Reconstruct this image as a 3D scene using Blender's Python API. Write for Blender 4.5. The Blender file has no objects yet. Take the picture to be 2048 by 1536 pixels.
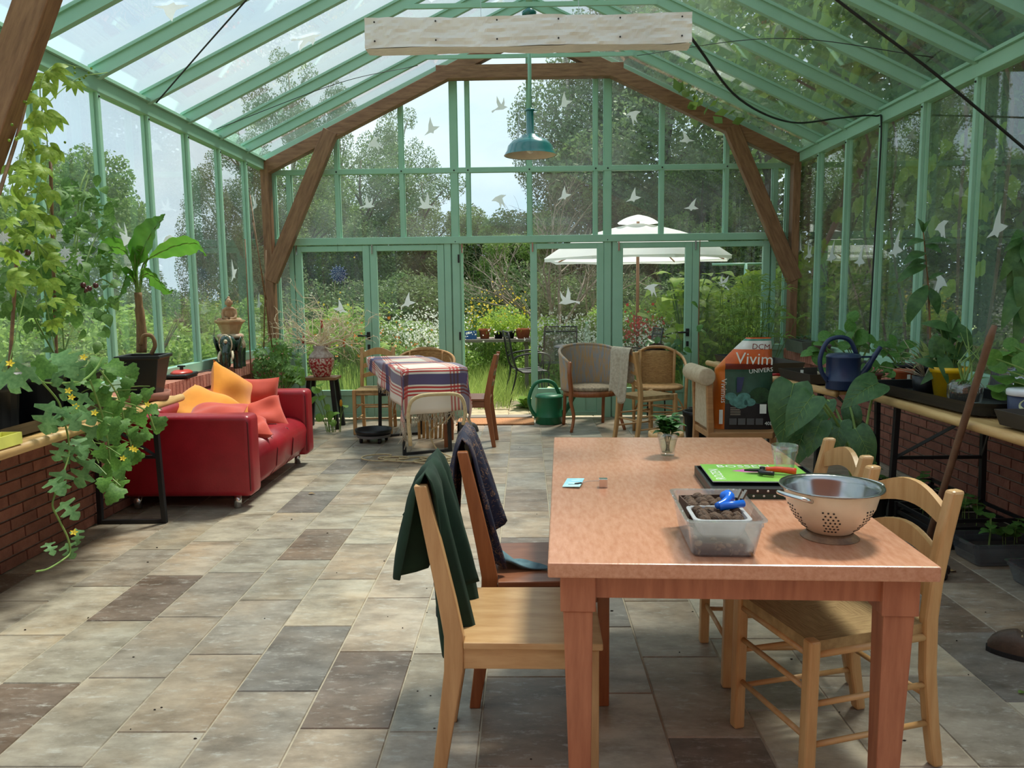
import bpy, bmesh, math, random
import numpy as np
from mathutils import Vector, Matrix, Euler, noise as mnoise

random.seed(7)
RNG = np.random.default_rng(11)
SC = bpy.context.scene
COL = SC.collection
PI = math.pi
R = math.radians

# ------------------------------------------------------------------ camera
CAM_H, CAM_F, CAM_PITCH, CAM_YAW, CAM_ROLL = 1.40, 1557.8, 0.1165, -0.01909, -0.0117
def cam_basis():
    cy, sy, cp, sp = math.cos(CAM_YAW), math.sin(CAM_YAW), math.cos(CAM_PITCH), math.sin(CAM_PITCH)
    fw = Vector((sy*cp, cy*cp, -sp)); rt = Vector((cy, -sy, 0)); up = rt.cross(fw)
    cr, sr = math.cos(CAM_ROLL), math.sin(CAM_ROLL)
    return rt*cr + up*sr, up*cr - rt*sr, fw
_r, _u, _f = cam_basis()
cam_data = bpy.data.cameras.new('camera'); cam = bpy.data.objects.new('camera', cam_data); COL.objects.link(cam)
cam.matrix_world = Matrix(((_r.x, _u.x, -_f.x, 0), (_r.y, _u.y, -_f.y, 0), (_r.z, _u.z, -_f.z, CAM_H), (0, 0, 0, 1)))
cam_data.sensor_width = 36; cam_data.sensor_fit = 'HORIZONTAL'; cam_data.lens = CAM_F/2048*36
cam_data.clip_start = 0.05; cam_data.clip_end = 500
SC.camera = cam
CAMP = Vector((0, 0, CAM_H))
def ray(x, y): return _f + _r*((x-1024)/CAM_F) + _u*((768-y)/CAM_F)
def pz(x, y, z=0.0):
    d = ray(x, y); return CAMP + d*((z-CAM_H)/d.z)
def py(x, y, Y):
    d = ray(x, y); return CAMP + d*(Y/d.y)
def pxx(x, y, X):
    d = ray(x, y); return CAMP + d*(X/d.x)

# ------------------------------------------------------------------ world, sun, exposure
SC.view_settings.view_transform = 'Standard'
SC.view_settings.look = 'None'
SC.view_settings.gamma = 1.0
SC.view_settings.use_curve_mapping = False
SC.view_settings.exposure = 0.93
try:
    SC.cycles.use_denoising = True
    SC.cycles.transparent_max_bounces = 24
    SC.cycles.max_bounces = 10
    SC.cycles.sample_clamp_indirect = 6.0
except Exception: pass
W = bpy.data.worlds.new('sky'); SC.world = W; W.use_nodes = True
nt = W.node_tree; nt.nodes.clear()
def wn(t): return nt.nodes.new(t)
tc = wn('ShaderNodeTexCoord'); mp = wn('ShaderNodeMapping'); mp.inputs['Scale'].default_value = (1.2, 1.2, 2.6)
nz = wn('ShaderNodeTexNoise'); nz.inputs['Scale'].default_value = 1.7; nz.inputs['Detail'].default_value = 5; nz.inputs['Roughness'].default_value = 0.5
rp = wn('ShaderNodeValToRGB'); rp.color_ramp.elements[0].position = 0.36; rp.color_ramp.elements[0].color = (0.40, 0.53, 0.68, 1)
rp.color_ramp.elements[1].position = 0.62; rp.color_ramp.elements[1].color = (0.66, 0.72, 0.78, 1)
bg = wn('ShaderNodeBackground'); bg.inputs['Strength'].default_value = 0.92
ow = wn('ShaderNodeOutputWorld')
nt.links.new(tc.outputs['Generated'], mp.inputs['Vector']); nt.links.new(mp.outputs['Vector'], nz.inputs['Vector'])
nt.links.new(nz.outputs['Fac'], rp.inputs['Fac']); nt.links.new(rp.outputs['Color'], bg.inputs['Color']); nt.links.new(bg.outputs['Background'], ow.inputs['Surface'])
SUN_DIR = Vector((-0.27, -0.40, -0.88)).normalized()
sd = bpy.data.lights.new('sun_offscreen', 'SUN'); sd.energy = 3.9; sd.angle = R(11.0); sd.color = (1.0, 0.93, 0.82)
so = bpy.data.objects.new('sun_offscreen', sd); COL.objects.link(so); so.rotation_euler = SUN_DIR.to_track_quat('-Z', 'Y').to_euler(); so.location = (8, 16, 24)

# ------------------------------------------------------------------ materials
MATS = {}
def lin(r, g, b):
    def c(v):
        v /= 255.0
        return v/12.92 if v <= 0.04045 else ((v+0.055)/1.055)**2.4
    return (c(r), c(g), c(b), 1)
def mat(name, col, rough=0.5, metal=0.0, col2=None, scale=8, stretch=(1, 1, 1), detail=4, lo=0.35, hi=0.7, bump=0.0, bscale=None,
        trans=0.0, spec=None, coord='Object', coat=0.0, alpha=None, sheen=0.0, objcol=False, randv=0.0):
    """a procedural material: two colours mixed by stretched noise, optional bump, translucency and per-object variation"""
    m = bpy.data.materials.new(name); m.use_nodes = True; t = m.node_tree; n = t.nodes; n.clear(); L = t.links.new
    out = n.new('ShaderNodeOutputMaterial'); b = n.new('ShaderNodeBsdfPrincipled')
    b.inputs['Roughness'].default_value = rough; b.inputs['Metallic'].default_value = metal
    if spec is not None: b.inputs['Specular IOR Level'].default_value = spec
    if coat: b.inputs['Coat Weight'].default_value = coat; b.inputs['Coat Roughness'].default_value = 0.15
    if sheen: b.inputs['Sheen Weight'].default_value = sheen
    tcn = n.new('ShaderNodeTexCoord'); mpn = n.new('ShaderNodeMapping'); mpn.inputs['Scale'].default_value = stretch
    L(tcn.outputs[coord], mpn.inputs['Vector'])
    oi = None
    if objcol or randv:
        oi = n.new('ShaderNodeObjectInfo')
        ml = n.new('ShaderNodeVectorMath'); ml.operation = 'SCALE'; ml.inputs[0].default_value = (37, 53, 71)
        L(oi.outputs['Random'], ml.inputs['Scale']); L(ml.outputs['Vector'], mpn.inputs['Location'])
    no = n.new('ShaderNodeTexNoise'); no.inputs['Scale'].default_value = scale; no.inputs['Detail'].default_value = detail; no.inputs['Roughness'].default_value = 0.6
    L(mpn.outputs['Vector'], no.inputs['Vector'])
    base = None
    if col2 is None: col2 = tuple(c*0.8 for c in col[:3]) + (1,)
    rm = n.new('ShaderNodeValToRGB'); rm.color_ramp.elements[0].position = lo; rm.color_ramp.elements[1].position = hi
    rm.color_ramp.elements[0].color = col; rm.color_ramp.elements[1].color = col2
    L(no.outputs['Fac'], rm.inputs['Fac']); base = rm.outputs['Color']
    if objcol:
        mx = n.new('ShaderNodeMix'); mx.data_type = 'RGBA'; mx.blend_type = 'MULTIPLY'; mx.inputs['Factor'].default_value = 1
        L(base, mx.inputs['A']); L(oi.outputs['Color'], mx.inputs['B']); base = mx.outputs['Result']
    if randv:
        hs = n.new('ShaderNodeHueSaturation'); mr = n.new('ShaderNodeMapRange'); mr.inputs['To Min'].default_value = 1-randv; mr.inputs['To Max'].default_value = 1+randv
        L(oi.outputs['Random'], mr.inputs['Value']); L(mr.outputs['Result'], hs.inputs['Value']); L(base, hs.inputs['Color']); base = hs.outputs['Color']
    L(base, b.inputs['Base Color'])
    if bump:
        bn = n.new('ShaderNodeBump'); bn.inputs['Strength'].default_value = bump; bn.inputs['Distance'].default_value = 0.01
        if bscale:
            n2 = n.new('ShaderNodeTexNoise'); n2.inputs['Scale'].default_value = bscale; n2.inputs['Detail'].default_value = 3
            L(mpn.outputs['Vector'], n2.inputs['Vector']); L(n2.outputs['Fac'], bn.inputs['Height'])
        else: L(no.outputs['Fac'], bn.inputs['Height'])
        L(bn.outputs['Normal'], b.inputs['Normal'])
    surf = b.outputs['BSDF']
    if trans:
        tr = n.new('ShaderNodeBsdfTranslucent'); L(base, tr.inputs['Color']); ms = n.new('ShaderNodeMixShader'); ms.inputs['Fac'].default_value = trans
        L(surf, ms.inputs[1]); L(tr.outputs['BSDF'], ms.inputs[2]); surf = ms.outputs['Shader']
    if alpha is not None:
        tp = n.new('ShaderNodeBsdfTransparent'); ms = n.new('ShaderNodeMixShader'); ms.inputs['Fac'].default_value = alpha
        L(tp.outputs['BSDF'], ms.inputs[1]); L(surf, ms.inputs[2]); surf = ms.outputs['Shader']
    L(surf, out.inputs['Surface'])
    MATS[name] = m
    return m
def glass_mat(name, tint, haze, f0=0.04, hazecol=(0.85, 0.9, 0.9, 1), scale=2.0, rough=0.0):
    """thin pane: transparent, a symmetric Schlick reflection and a film of dust"""
    m = bpy.data.materials.new(name); m.use_nodes = True; t = m.node_tree; n = t.nodes; n.clear(); L = t.links.new
    out = n.new('ShaderNodeOutputMaterial'); tp = n.new('ShaderNodeBsdfTransparent'); tp.inputs['Color'].default_value = tint
    gl = n.new('ShaderNodeBsdfGlossy'); gl.inputs['Roughness'].default_value = rough
    lw = n.new('ShaderNodeLayerWeight'); lw.inputs['Blend'].default_value = 0.5
    pw = n.new('ShaderNodeMath'); pw.operation = 'POWER'; pw.inputs[1].default_value = 3.0; L(lw.outputs['Facing'], pw.inputs[0])
    mr = n.new('ShaderNodeMapRange'); mr.inputs['To Min'].default_value = f0; mr.inputs['To Max'].default_value = 0.85; L(pw.outputs['Value'], mr.inputs['Value'])
    df = n.new('ShaderNodeBsdfDiffuse'); df.inputs['Color'].default_value = hazecol
    tl = n.new('ShaderNodeBsdfTranslucent'); tl.inputs['Color'].default_value = hazecol
    ad = n.new('ShaderNodeMixShader'); ad.inputs['Fac'].default_value = 0.5; L(df.outputs['BSDF'], ad.inputs[1]); L(tl.outputs['BSDF'], ad.inputs[2])
    tcn = n.new('ShaderNodeTexCoord'); no = n.new('ShaderNodeTexNoise'); no.inputs['Scale'].default_value = scale; no.inputs['Detail'].default_value = 6; L(tcn.outputs['Object'], no.inputs['Vector'])
    hm = n.new('ShaderNodeMapRange'); hm.inputs['From Min'].default_value = 0.3; hm.inputs['From Max'].default_value = 0.75; hm.inputs['To Min'].default_value = haze*0.4; hm.inputs['To Max'].default_value = haze*1.8; L(no.outputs['Fac'], hm.inputs['Value'])
    m1 = n.new('ShaderNodeMixShader'); L(hm.outputs['Result'], m1.inputs['Fac']); L(tp.outputs['BSDF'], m1.inputs[1]); L(ad.outputs['Shader'], m1.inputs[2])
    m2 = n.new('ShaderNodeMixShader'); L(mr.outputs['Result'], m2.inputs['Fac']); L(m1.outputs['Shader'], m2.inputs[1]); L(gl.outputs['BSDF'], m2.inputs[2])
    L(m2.outputs['Shader'], out.inputs['Surface']); MATS[name] = m; return m

GREEN = mat('green_paint', lin(158, 202, 178), 0.38, col2=lin(148, 194, 169), scale=3)
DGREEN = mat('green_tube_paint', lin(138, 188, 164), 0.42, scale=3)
TIMBER = mat('timber', lin(152, 110, 80), 0.6, col2=lin(116, 78, 54), scale=5, stretch=(9, 9, 1.2), bump=0.15)
TIMBER_X = mat('timber_across', lin(152, 110, 80), 0.6, col2=lin(116, 78, 54), scale=5, stretch=(1.2, 9, 9), bump=0.15)
GLASS = glass_mat('pane_glass', (0.95, 0.985, 0.965, 1), 0.045, 0.03)
DOORGLASS = glass_mat('door_glass', (0.96, 0.985, 0.97, 1), 0.012, 0.03)
ROOFGLASS = glass_mat('roof_glass', (0.93, 0.97, 0.96, 1), 0.055, 0.03, scale=3.5)
STICKER = mat('sticker_white', lin(244, 247, 247), 0.6, col2=lin(236, 240, 240), trans=0.5, alpha=0.93)
BRICK = mat('brick_red', lin(150, 96, 78), 0.85, col2=lin(126, 76, 62), scale=14, bump=0.5, bscale=60, randv=0.16)
COPING = mat('brick_coping', lin(182, 122, 102), 0.8, col2=lin(160, 102, 86), scale=14, bump=0.4, bscale=60, randv=0.16)
MORTAR = mat('mortar', lin(150, 140, 130), 0.95, scale=20, bump=0.3)
GROUT = mat('grout', lin(178, 166, 146), 0.95, scale=20)
def tile_material():
    """stone tile: object colour, cloudy mottling, brown tint patches, pale scuffs"""
    m = bpy.data.materials.new('stone_tile'); m.use_nodes = True; t = m.node_tree; n = t.nodes; L = t.links.new; b = n['Principled BSDF']
    oi = n.new('ShaderNodeObjectInfo'); tcn = n.new('ShaderNodeTexCoord'); mp_ = n.new('ShaderNodeMapping'); ml = n.new('ShaderNodeVectorMath'); ml.operation = 'SCALE'; ml.inputs[0].default_value = (37, 53, 71)
    L(oi.outputs['Random'], ml.inputs['Scale']); L(ml.outputs['Vector'], mp_.inputs['Location']); L(tcn.outputs['Object'], mp_.inputs['Vector'])
    def noise(sc_, det, rough, st=None):
        no = n.new('ShaderNodeTexNoise'); no.inputs['Scale'].default_value = sc_; no.inputs['Detail'].default_value = det; no.inputs['Roughness'].default_value = rough
        if st:
            m2 = n.new('ShaderNodeMapping'); m2.inputs['Scale'].default_value = st; L(mp_.outputs['Vector'], m2.inputs['Vector']); L(m2.outputs['Vector'], no.inputs['Vector'])
        else: L(mp_.outputs['Vector'], no.inputs['Vector'])
        return no.outputs['Fac']
    def ramp(f, p0, p1, c0, c1):
        r = n.new('ShaderNodeValToRGB'); r.color_ramp.elements[0].position = p0; r.color_ramp.elements[1].position = p1; r.color_ramp.elements[0].color = c0; r.color_ramp.elements[1].color = c1; L(f, r.inputs['Fac']); return r.outputs['Color']
    def mix(kind, a, bb, f):
        x = n.new('ShaderNodeMix'); x.data_type = 'RGBA'; x.blend_type = kind
        if isinstance(f, float): x.inputs['Factor'].default_value = f
        else: L(f, x.inputs['Factor'])
        L(a, x.inputs['A'])
        if isinstance(bb, tuple): x.inputs['B'].default_value = bb
        else: L(bb, x.inputs['B'])
        return x.outputs['Result']
    c = mix('MULTIPLY', oi.outputs['Color'], ramp(noise(4, 9, .68, (1, 1.9, 1)), .36, .66, (1.18, 1.18, 1.16, 1), (.54, .52, .49, 1)), 1.0)
    c = mix('MULTIPLY', c, ramp(noise(2.2, 4, .6), .45, .72, (1, 1, 1, 1), (.98, .82, .66, 1)), .8)
    c = mix('MIX', c, (.52, .50, .45, 1), ramp(noise(13, 10, .75, (1, 2.6, 1)), .54, .72, (0, 0, 0, 1), (.75, .75, .75, 1)))
    c = mix('MIX', c, (.07, .06, .05, 1), ramp(noise(22, 8, .7), .66, .78, (0, 0, 0, 1), (.5, .5, .5, 1)))
    L(c, b.inputs['Base Color']); b.inputs['Roughness'].default_value = .40; b.inputs['Specular IOR Level'].default_value = .45
    bn = n.new('ShaderNodeBump'); bn.inputs['Strength'].default_value = .12; bn.inputs['Distance'].default_value = .01; L(noise(11, 6, .6), bn.inputs['Height']); L(bn.outputs['Normal'], b.inputs['Normal'])
    return m
TILE = tile_material()
BLACKMETAL = mat('black_metal', lin(26, 27, 30), 0.45, scale=6)
CHROME = mat('chrome', (0.75, 0.75, 0.75, 1), 0.22, metal=1.0)
STEEL = mat('steel', (0.5, 0.51, 0.51, 1), 0.2, metal=1.0)
BLACKPLASTIC = mat('black_plastic', lin(26, 27, 30), 0.42, scale=5)
DARKBROWNPLASTIC = mat('brown_plastic', lin(62, 54, 46), 0.6, scale=5)
SOIL = mat('soil', lin(48, 36, 28), 0.98, col2=lin(30, 22, 18), scale=60, bump=0.8)
CABLE = mat('cable_black', lin(24, 25, 26), 0.55)

# ------------------------------------------------------------------ mesh helpers
class MB:
    def __init__(s): s.v = []; s.f = []
    def add(s, vs, fs):
        o = len(s.v); s.v += [tuple(p) for p in vs]; s.f += [tuple(i+o for i in q) for q in fs]; return s
    def box(s, c, d, rot=None):
        vs = [Vector((x*d[0]/2, y*d[1]/2, z*d[2]/2)) for x in (-1, 1) for y in (-1, 1) for z in (-1, 1)]
        if rot is not None:
            m = rot if isinstance(rot, Matrix) else Euler(rot).to_matrix()
            vs = [m @ p for p in vs]
        c = Vector(c)
        return s.add([p+c for p in vs], [(0, 1, 3, 2), (4, 6, 7, 5), (0, 4, 5, 1), (2, 3, 7, 6), (0, 2, 6, 4), (1, 5, 7, 3)])
    def b2(s, x0, x1, y0, y1, z0, z1): return s.box(((x0+x1)/2, (y0+y1)/2, (z0+z1)/2), (abs(x1-x0), abs(y1-y0), abs(z1-z0)))
    def bar(s, p0, p1, w, h, up=(0, 0, 1), w1=None, h1=None):
        p0 = Vector(p0); p1 = Vector(p1); d = (p1-p0).normalized(); up = Vector(up)
        sd_ = d.cross(up)
        if sd_.length < 1e-4: sd_ = d.cross(Vector((1, 0, 0)))
        sd_.normalize(); u = sd_.cross(d).normalized(); w1 = w1 or w; h1 = h1 or h; vs = []
        for p, a, b in ((p0, w, h), (p1, w1, h1)):
            for i, j in ((-1, -1), (1, -1), (1, 1), (-1, 1)): vs.append(p+sd_*(i*a/2)+u*(j*b/2))
        return s.add(vs, [(3, 2, 1, 0), (4, 5, 6, 7), (0, 1, 5, 4), (1, 2, 6, 5), (2, 3, 7, 6), (3, 0, 4, 7)])
    def tube(s, pts, r, n=8, cap=True):
        pts = [Vector(p) for p in pts]; k = len(pts); rs = r if isinstance(r, (list, tuple)) else [r]*k
        t0 = (pts[1]-pts[0]).normalized(); a = t0.orthogonal().normalized(); vs = []
        for i, p in enumerate(pts):
            t = (pts[min(i+1, k-1)]-pts[max(i-1, 0)])
            t = t.normalized() if t.length > 1e-9 else t0
            a = (a - t*a.dot(t)); a = a.normalized() if a.length > 1e-6 else t.orthogonal().normalized()
            b = t.cross(a)
            for j in range(n):
                q = 2*PI*j/n; vs.append(p + (a*math.cos(q)+b*math.sin(q))*rs[i])
        fs = [(i*n+j, i*n+(j+1) % n, (i+1)*n+(j+1) % n, (i+1)*n+j) for i in range(k-1) for j in range(n)]
        if cap: fs += [tuple(reversed(range(n))), tuple((k-1)*n+j for j in range(n))]
        return s.add(vs, fs)
    def cyl(s, p0, p1, r0, r1=None, n=12): return s.tube([p0, p1], [r0, r0 if r1 is None else r1], n)
    def lathe(s, prof, n=24, c=(0, 0, 0), closed=False, sx=1, sy=1, cap=True):
        vs = []; k = len(prof)
        for r, z in prof:
            for j in range(n):
                q = 2*PI*j/n; vs.append((c[0]+r*math.cos(q)*sx, c[1]+r*math.sin(q)*sy, c[2]+z))
        fs = [(i*n+j, i*n+(j+1) % n, (i+1)*n+(j+1) % n, (i+1)*n+j) for i in range(k-1) for j in range(n)]
        if closed: fs += [((k-1)*n+j, (k-1)*n+(j+1) % n, (j+1) % n, j) for j in range(n)]
        elif cap:
            if prof[0][0] > 1e-6: fs.append(tuple(reversed(range(n))))
            if prof[-1][0] > 1e-6: fs.append(tuple((k-1)*n+j for j in range(n)))
        return s.add(vs, fs)
    def sph(s, c, r, nu=12, nv=8, rot=None):
        r = (r, r, r) if not isinstance(r, (list, tuple)) else r; c = Vector(c); vs = []; m = Euler(rot).to_matrix() if rot else None
        for i in range(nv+1):
            a = PI*i/nv
            for j in range(nu):
                b = 2*PI*j/nu; p = Vector((r[0]*math.sin(a)*math.cos(b), r[1]*math.sin(a)*math.sin(b), r[2]*math.cos(a)))
                vs.append(c+(m @ p if m else p))
        return s.add(vs, [(i*nu+j, (i+1)*nu+j, (i+1)*nu+(j+1) % nu, i*nu+(j+1) % nu) for i in range(nv) for j in range(nu)])
    def prism(s, poly, axis, a, b):
        """extrude a 2D polygon along an axis ('x','y','z') from a to b"""
        def P(u, w, t): return {'x': (t, u, w), 'y': (u, t, w), 'z': (u, w, t)}[axis]
        n = len(poly); vs = [P(u, w, a) for u, w in poly]+[P(u, w, b) for u, w in poly]
        return s.add(vs, [tuple(range(n)), tuple(range(2*n-1, n-1, -1))]+[(i, i+n, (i+1) % n+n, (i+1) % n) for i in range(n)])
    def grid(s, fn, nu, nv, closeu=False):
        vs = [fn(i/(nu-1 if not closeu else nu), j/(nv-1)) for j in range(nv) for i in range(nu)]; fs = []
        for j in range(nv-1):
            for i in range(nu if closeu else nu-1):
                i2 = (i+1) % nu; fs.append((j*nu+i, j*nu+i2, (j+1)*nu+i2, (j+1)*nu+i))
        return s.add(vs, fs)
    def post(s, secs, y, w):
        """continuous square post through (x, z, depth) sections at a fixed y"""
        vs = []; n = len(secs)
        for x, z, d in secs: vs += [(x-d/2, y-w/2, z), (x+d/2, y-w/2, z), (x+d/2, y+w/2, z), (x-d/2, y+w/2, z)]
        return s.add(vs, [(3, 2, 1, 0), tuple(4*(n-1)+k for k in range(4))]+[(4*i+j, 4*i+(j+1) % 4, 4*i+4+(j+1) % 4, 4*i+4+j) for i in range(n-1) for j in range(4)])
    def rbox(s, x0, x1, y0, y1, z0, z1, r=0.03, seg=4):
        """box with rounded vertical profile edges along x (for upholstery)"""
        poly = []
        for cx, cz, a0 in ((x1-r, z1-r, 0), (x0+r, z1-r, 90), (x0+r, z0+r, 180), (x1-r, z0+r, 270)):
            for k in range(seg+1):
                q = R(a0+90*k/seg); poly.append((cx+r*math.cos(q), cz+r*math.sin(q)))
        return s.prism(poly, 'y', y0, y1)
    def mesh(s, name, m=None, smooth=False, fix=True):
        me = bpy.data.meshes.new(name); me.from_pydata(s.v, [], s.f); me.update()
        if fix:
            bm = bmesh.new(); bm.from_mesh(me); bmesh.ops.recalc_face_normals(bm, faces=bm.faces); bm.to_mesh(me); bm.free()
        if m: me.materials.append(m)
        if smooth: me.polygons.foreach_set('use_smooth', [True]*len(me.polygons))
        return me
    def build(s, name, m, parent=None, smooth=False, bevel=0, loc=None, rot=None, subsurf=0, solid=0, fix=True, autosmooth=None):
        o = bpy.data.objects.new(name, s.mesh(name, m, smooth, fix)); COL.objects.link(o)
        if parent is not None: o.parent = parent
        if loc is not None: o.location = loc
        if rot is not None: o.rotation_euler = rot
        if solid:
            md = o.modifiers.new('solid', 'SOLIDIFY'); md.thickness = solid; md.offset = 0
        if bevel:
            md = o.modifiers.new('bevel', 'BEVEL'); md.width = bevel; md.segments = 2; md.limit_method = 'ANGLE'
        if subsurf:
            md = o.modifiers.new('sub', 'SUBSURF'); md.levels = subsurf; md.render_levels = subsurf
        if autosmooth: 
            try: o.data.shade_smooth(); 
            except Exception: pass
        return o
def inst(name, me, parent=None, M4=None, color=None):
    o = bpy.data.objects.new(name, me); COL.objects.link(o)
    if parent is not None: o.parent = parent
    if M4 is not None: o.matrix_local = M4
    if color: o.color = color
    return o
def tag(o, label=None, cat=None, group=None, kind=None):
    if label: o['label'] = label
    if cat: o['category'] = cat
    if group: o['group'] = group
    if kind: o['kind'] = kind
    return o
def thing(name, label, cat, loc=(0, 0, 0), rz=0.0, group=None):
    o = bpy.data.objects.new(name, None); COL.objects.link(o); o.location = loc; o.rotation_euler = (0, 0, rz); o.empty_display_size = 0.1
    return tag(o, label, cat, group)
def part_label(o, label): o['label'] = label; return o
def copy_tree(o, parent=None):
    c = o.copy(); COL.objects.link(c)
    if parent is not None: c.parent = parent
    for ch in list(o.children): copy_tree(ch, c)
    return c
def frame_mat(p, d, n, s=1.0, sx=1.0):
    """matrix with +Y along d and +Z near n"""
    d = Vector(d).normalized(); n = Vector(n); x = d.cross(n)
    if x.length < 1e-4: x = d.orthogonal()
    x.normalize(); z = x.cross(d)
    return Matrix(((x.x*s*sx, d.x*s, z.x*s, p[0]), (x.y*s*sx, d.y*s, z.y*s, p[1]), (x.z*s*sx, d.z*s, z.z*s, p[2]), (0, 0, 0, 1)))
def bez(p0, p1, p2, n=10):
    p0, p1, p2 = Vector(p0), Vector(p1), Vector(p2)
    return [p0*(1-t)**2+p1*2*t*(1-t)+p2*t*t for t in (i/(n-1) for i in range(n))]
def spline(pts, n=6):
    """Catmull-Rom through points"""
    P = [Vector(p) for p in pts]; P = [P[0]*2-P[1]]+P+[P[-1]*2-P[-2]]; out = []
    for i in range(1, len(P)-2):
        a, b, c, d = P[i-1:i+3]
        for k in range(n):
            t = k/n; out.append(0.5*((2*b)+(c-a)*t+(2*a-5*b+4*c-d)*t*t+(3*b-a-3*c+d)*t**3))
    out.append(P[-2]); return out
def text_mesh(name, body, size, m, parent=None, M4=None, extrude=0.0004):
    cu = bpy.data.curves.new(name, 'FONT'); cu.body = body; cu.size = size; cu.extrude = extrude; cu.resolution_u = 2
    to = bpy.data.objects.new(name, cu); COL.objects.link(to)
    dg = bpy.context.evaluated_depsgraph_get(); me = bpy.data.meshes.new_from_object(to.evaluated_get(dg)); bpy.data.objects.remove(to); bpy.data.curves.remove(cu)
    me.materials.clear(); me.materials.append(m)
    return inst(name, me, parent, M4)

# ================================================================== SETTING
XL, XR, YF, YN = -2.84, 2.953, 8.70, -1.575
XC, ZE, ZR = 0.056, 2.86, 4.24
PITCH_Y = 0.685
SLOPE = (ZR-ZE)/(XC-XL)
def roofz(x): return ZE + SLOPE*(x-XL) if x < XC else ZE + SLOPE*(XR-x)*(XC-XL)/(XR-XC)
BAYS = [YF-k*PITCH_Y for k in range(16)]

# floor slab with single tiles
floor = MB().b2(-2.93, 3.03, YN-0.1, 8.78, -0.06, -0.004).build('floor', GROUT); tag(floor, 'weathered grey and brown stone tile floor', kind='structure')
TX0, TW, TL = -0.456, 0.2963, 0.546
def tile_mesh(i):
    b = MB(); e = 0.0025; w, l = TW-0.005, TL-0.005
    b.add([(-w/2, -l/2, -0.004), (w/2, -l/2, -0.004), (w/2, l/2, -0.004), (-w/2, l/2, -0.004), (-w/2+e, -l/2+e, 0), (w/2-e, -l/2+e, 0), (w/2-e, l/2-e, 0), (-w/2+e, l/2-e, 0)],
          [(4, 5, 6, 7), (0, 1, 5, 4), (1, 2, 6, 5), (2, 3, 7, 6), (3, 0, 4, 7)])
    return b.mesh('tile', TILE)
tmesh = tile_mesh(0)
TCOL = [lin(172, 162, 146), lin(162, 152, 138), lin(166, 153, 138), lin(154, 147, 134), lin(160, 144, 126), lin(150, 141, 130), lin(176, 167, 151)]
TDARK = [lin(118, 104, 94), lin(128, 112, 98), lin(124, 118, 112)]
known = {-5: 3.222, -2: 3.16, -1: 2.92, 3: 2.868, 4: 2.48, 2: 2.868-0.273}
trng = random.Random(5)
for ci in range(-8, 12):
    x0 = TX0+ci*TW; x1 = x0+TW
    off = known.get(ci+0, trng.choice((0.0, 0.18, 0.36))+2.9)
    off -= 0.0
    y = off - TL*10
    while y < 8.62:
        ya, yb = y, y+TL; y += TL
        if yb < 1.75 or ya > 8.60: continue
        cx0, cx1, cy0, cy1 = max(x0, -2.70), min(x1, 2.87), ya, min(yb, 8.62)
        if cx1-cx0 < 0.03 or cy1-cy0 < 0.03: continue
        r = trng.random(); c = trng.choice(TDARK) if r < 0.13 else trng.choice(TCOL)
        mid = ((x0+x1)/2, (ya+yb)/2)
        for (dx, dy, dc) in ((-0.6, 2.65, TDARK[0]), (-1.79, 3.5, TDARK[0]), (-0.9, 2.9, TDARK[2]), (1.75, 3.2, TDARK[1])):
            if abs(mid[0]-dx) < TW/2 and abs(mid[1]-dy) < TL/2: c = dc
        M4 = Matrix.Translation(((cx0+cx1)/2, (cy0+cy1)/2, 0)) @ Matrix.Diagonal(((cx1-cx0)/TW, (cy1-cy0)/TL, 1, 1))
        inst('tile', tmesh, floor, M4, c)

# ground outside
GRASS_M = mat('lawn_green', lin(150, 164, 92), 0.9, col2=lin(112, 134, 66), scale=2.5, bump=0.4, bscale=30)
PAVE_M = mat('paving', lin(176, 162, 132), 0.9, col2=lin(140, 128, 100), scale=9, bump=0.4, bscale=30)
lawn = MB().b2(-60, 60, -25, 90, -0.3, -0.065).build('lawn', GRASS_M); tag(lawn, 'green lawn and beds around the glasshouse', kind='structure')
# flat rounded paving stones before the open door
pave = MB().b2(-2.6, 2.9, 8.80, 10.6, -0.10, -0.058).build('pavement', PAVE_M); tag(pave, 'worn sandy paving outside the open door', kind='structure')
pst = random.Random(3); pm = MB().box((0, 0, 0), (0.24, 0.24, 0.03)).mesh('paving_stone', PAVE_M)
for i in range(12):
    for j in range(6):
        inst('paving_stone', pm, pave, Matrix.Translation((-1.6+i*0.25+pst.uniform(-.006, .006), 8.95+j*0.25, -0.055+pst.uniform(-.004, .004))))

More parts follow.
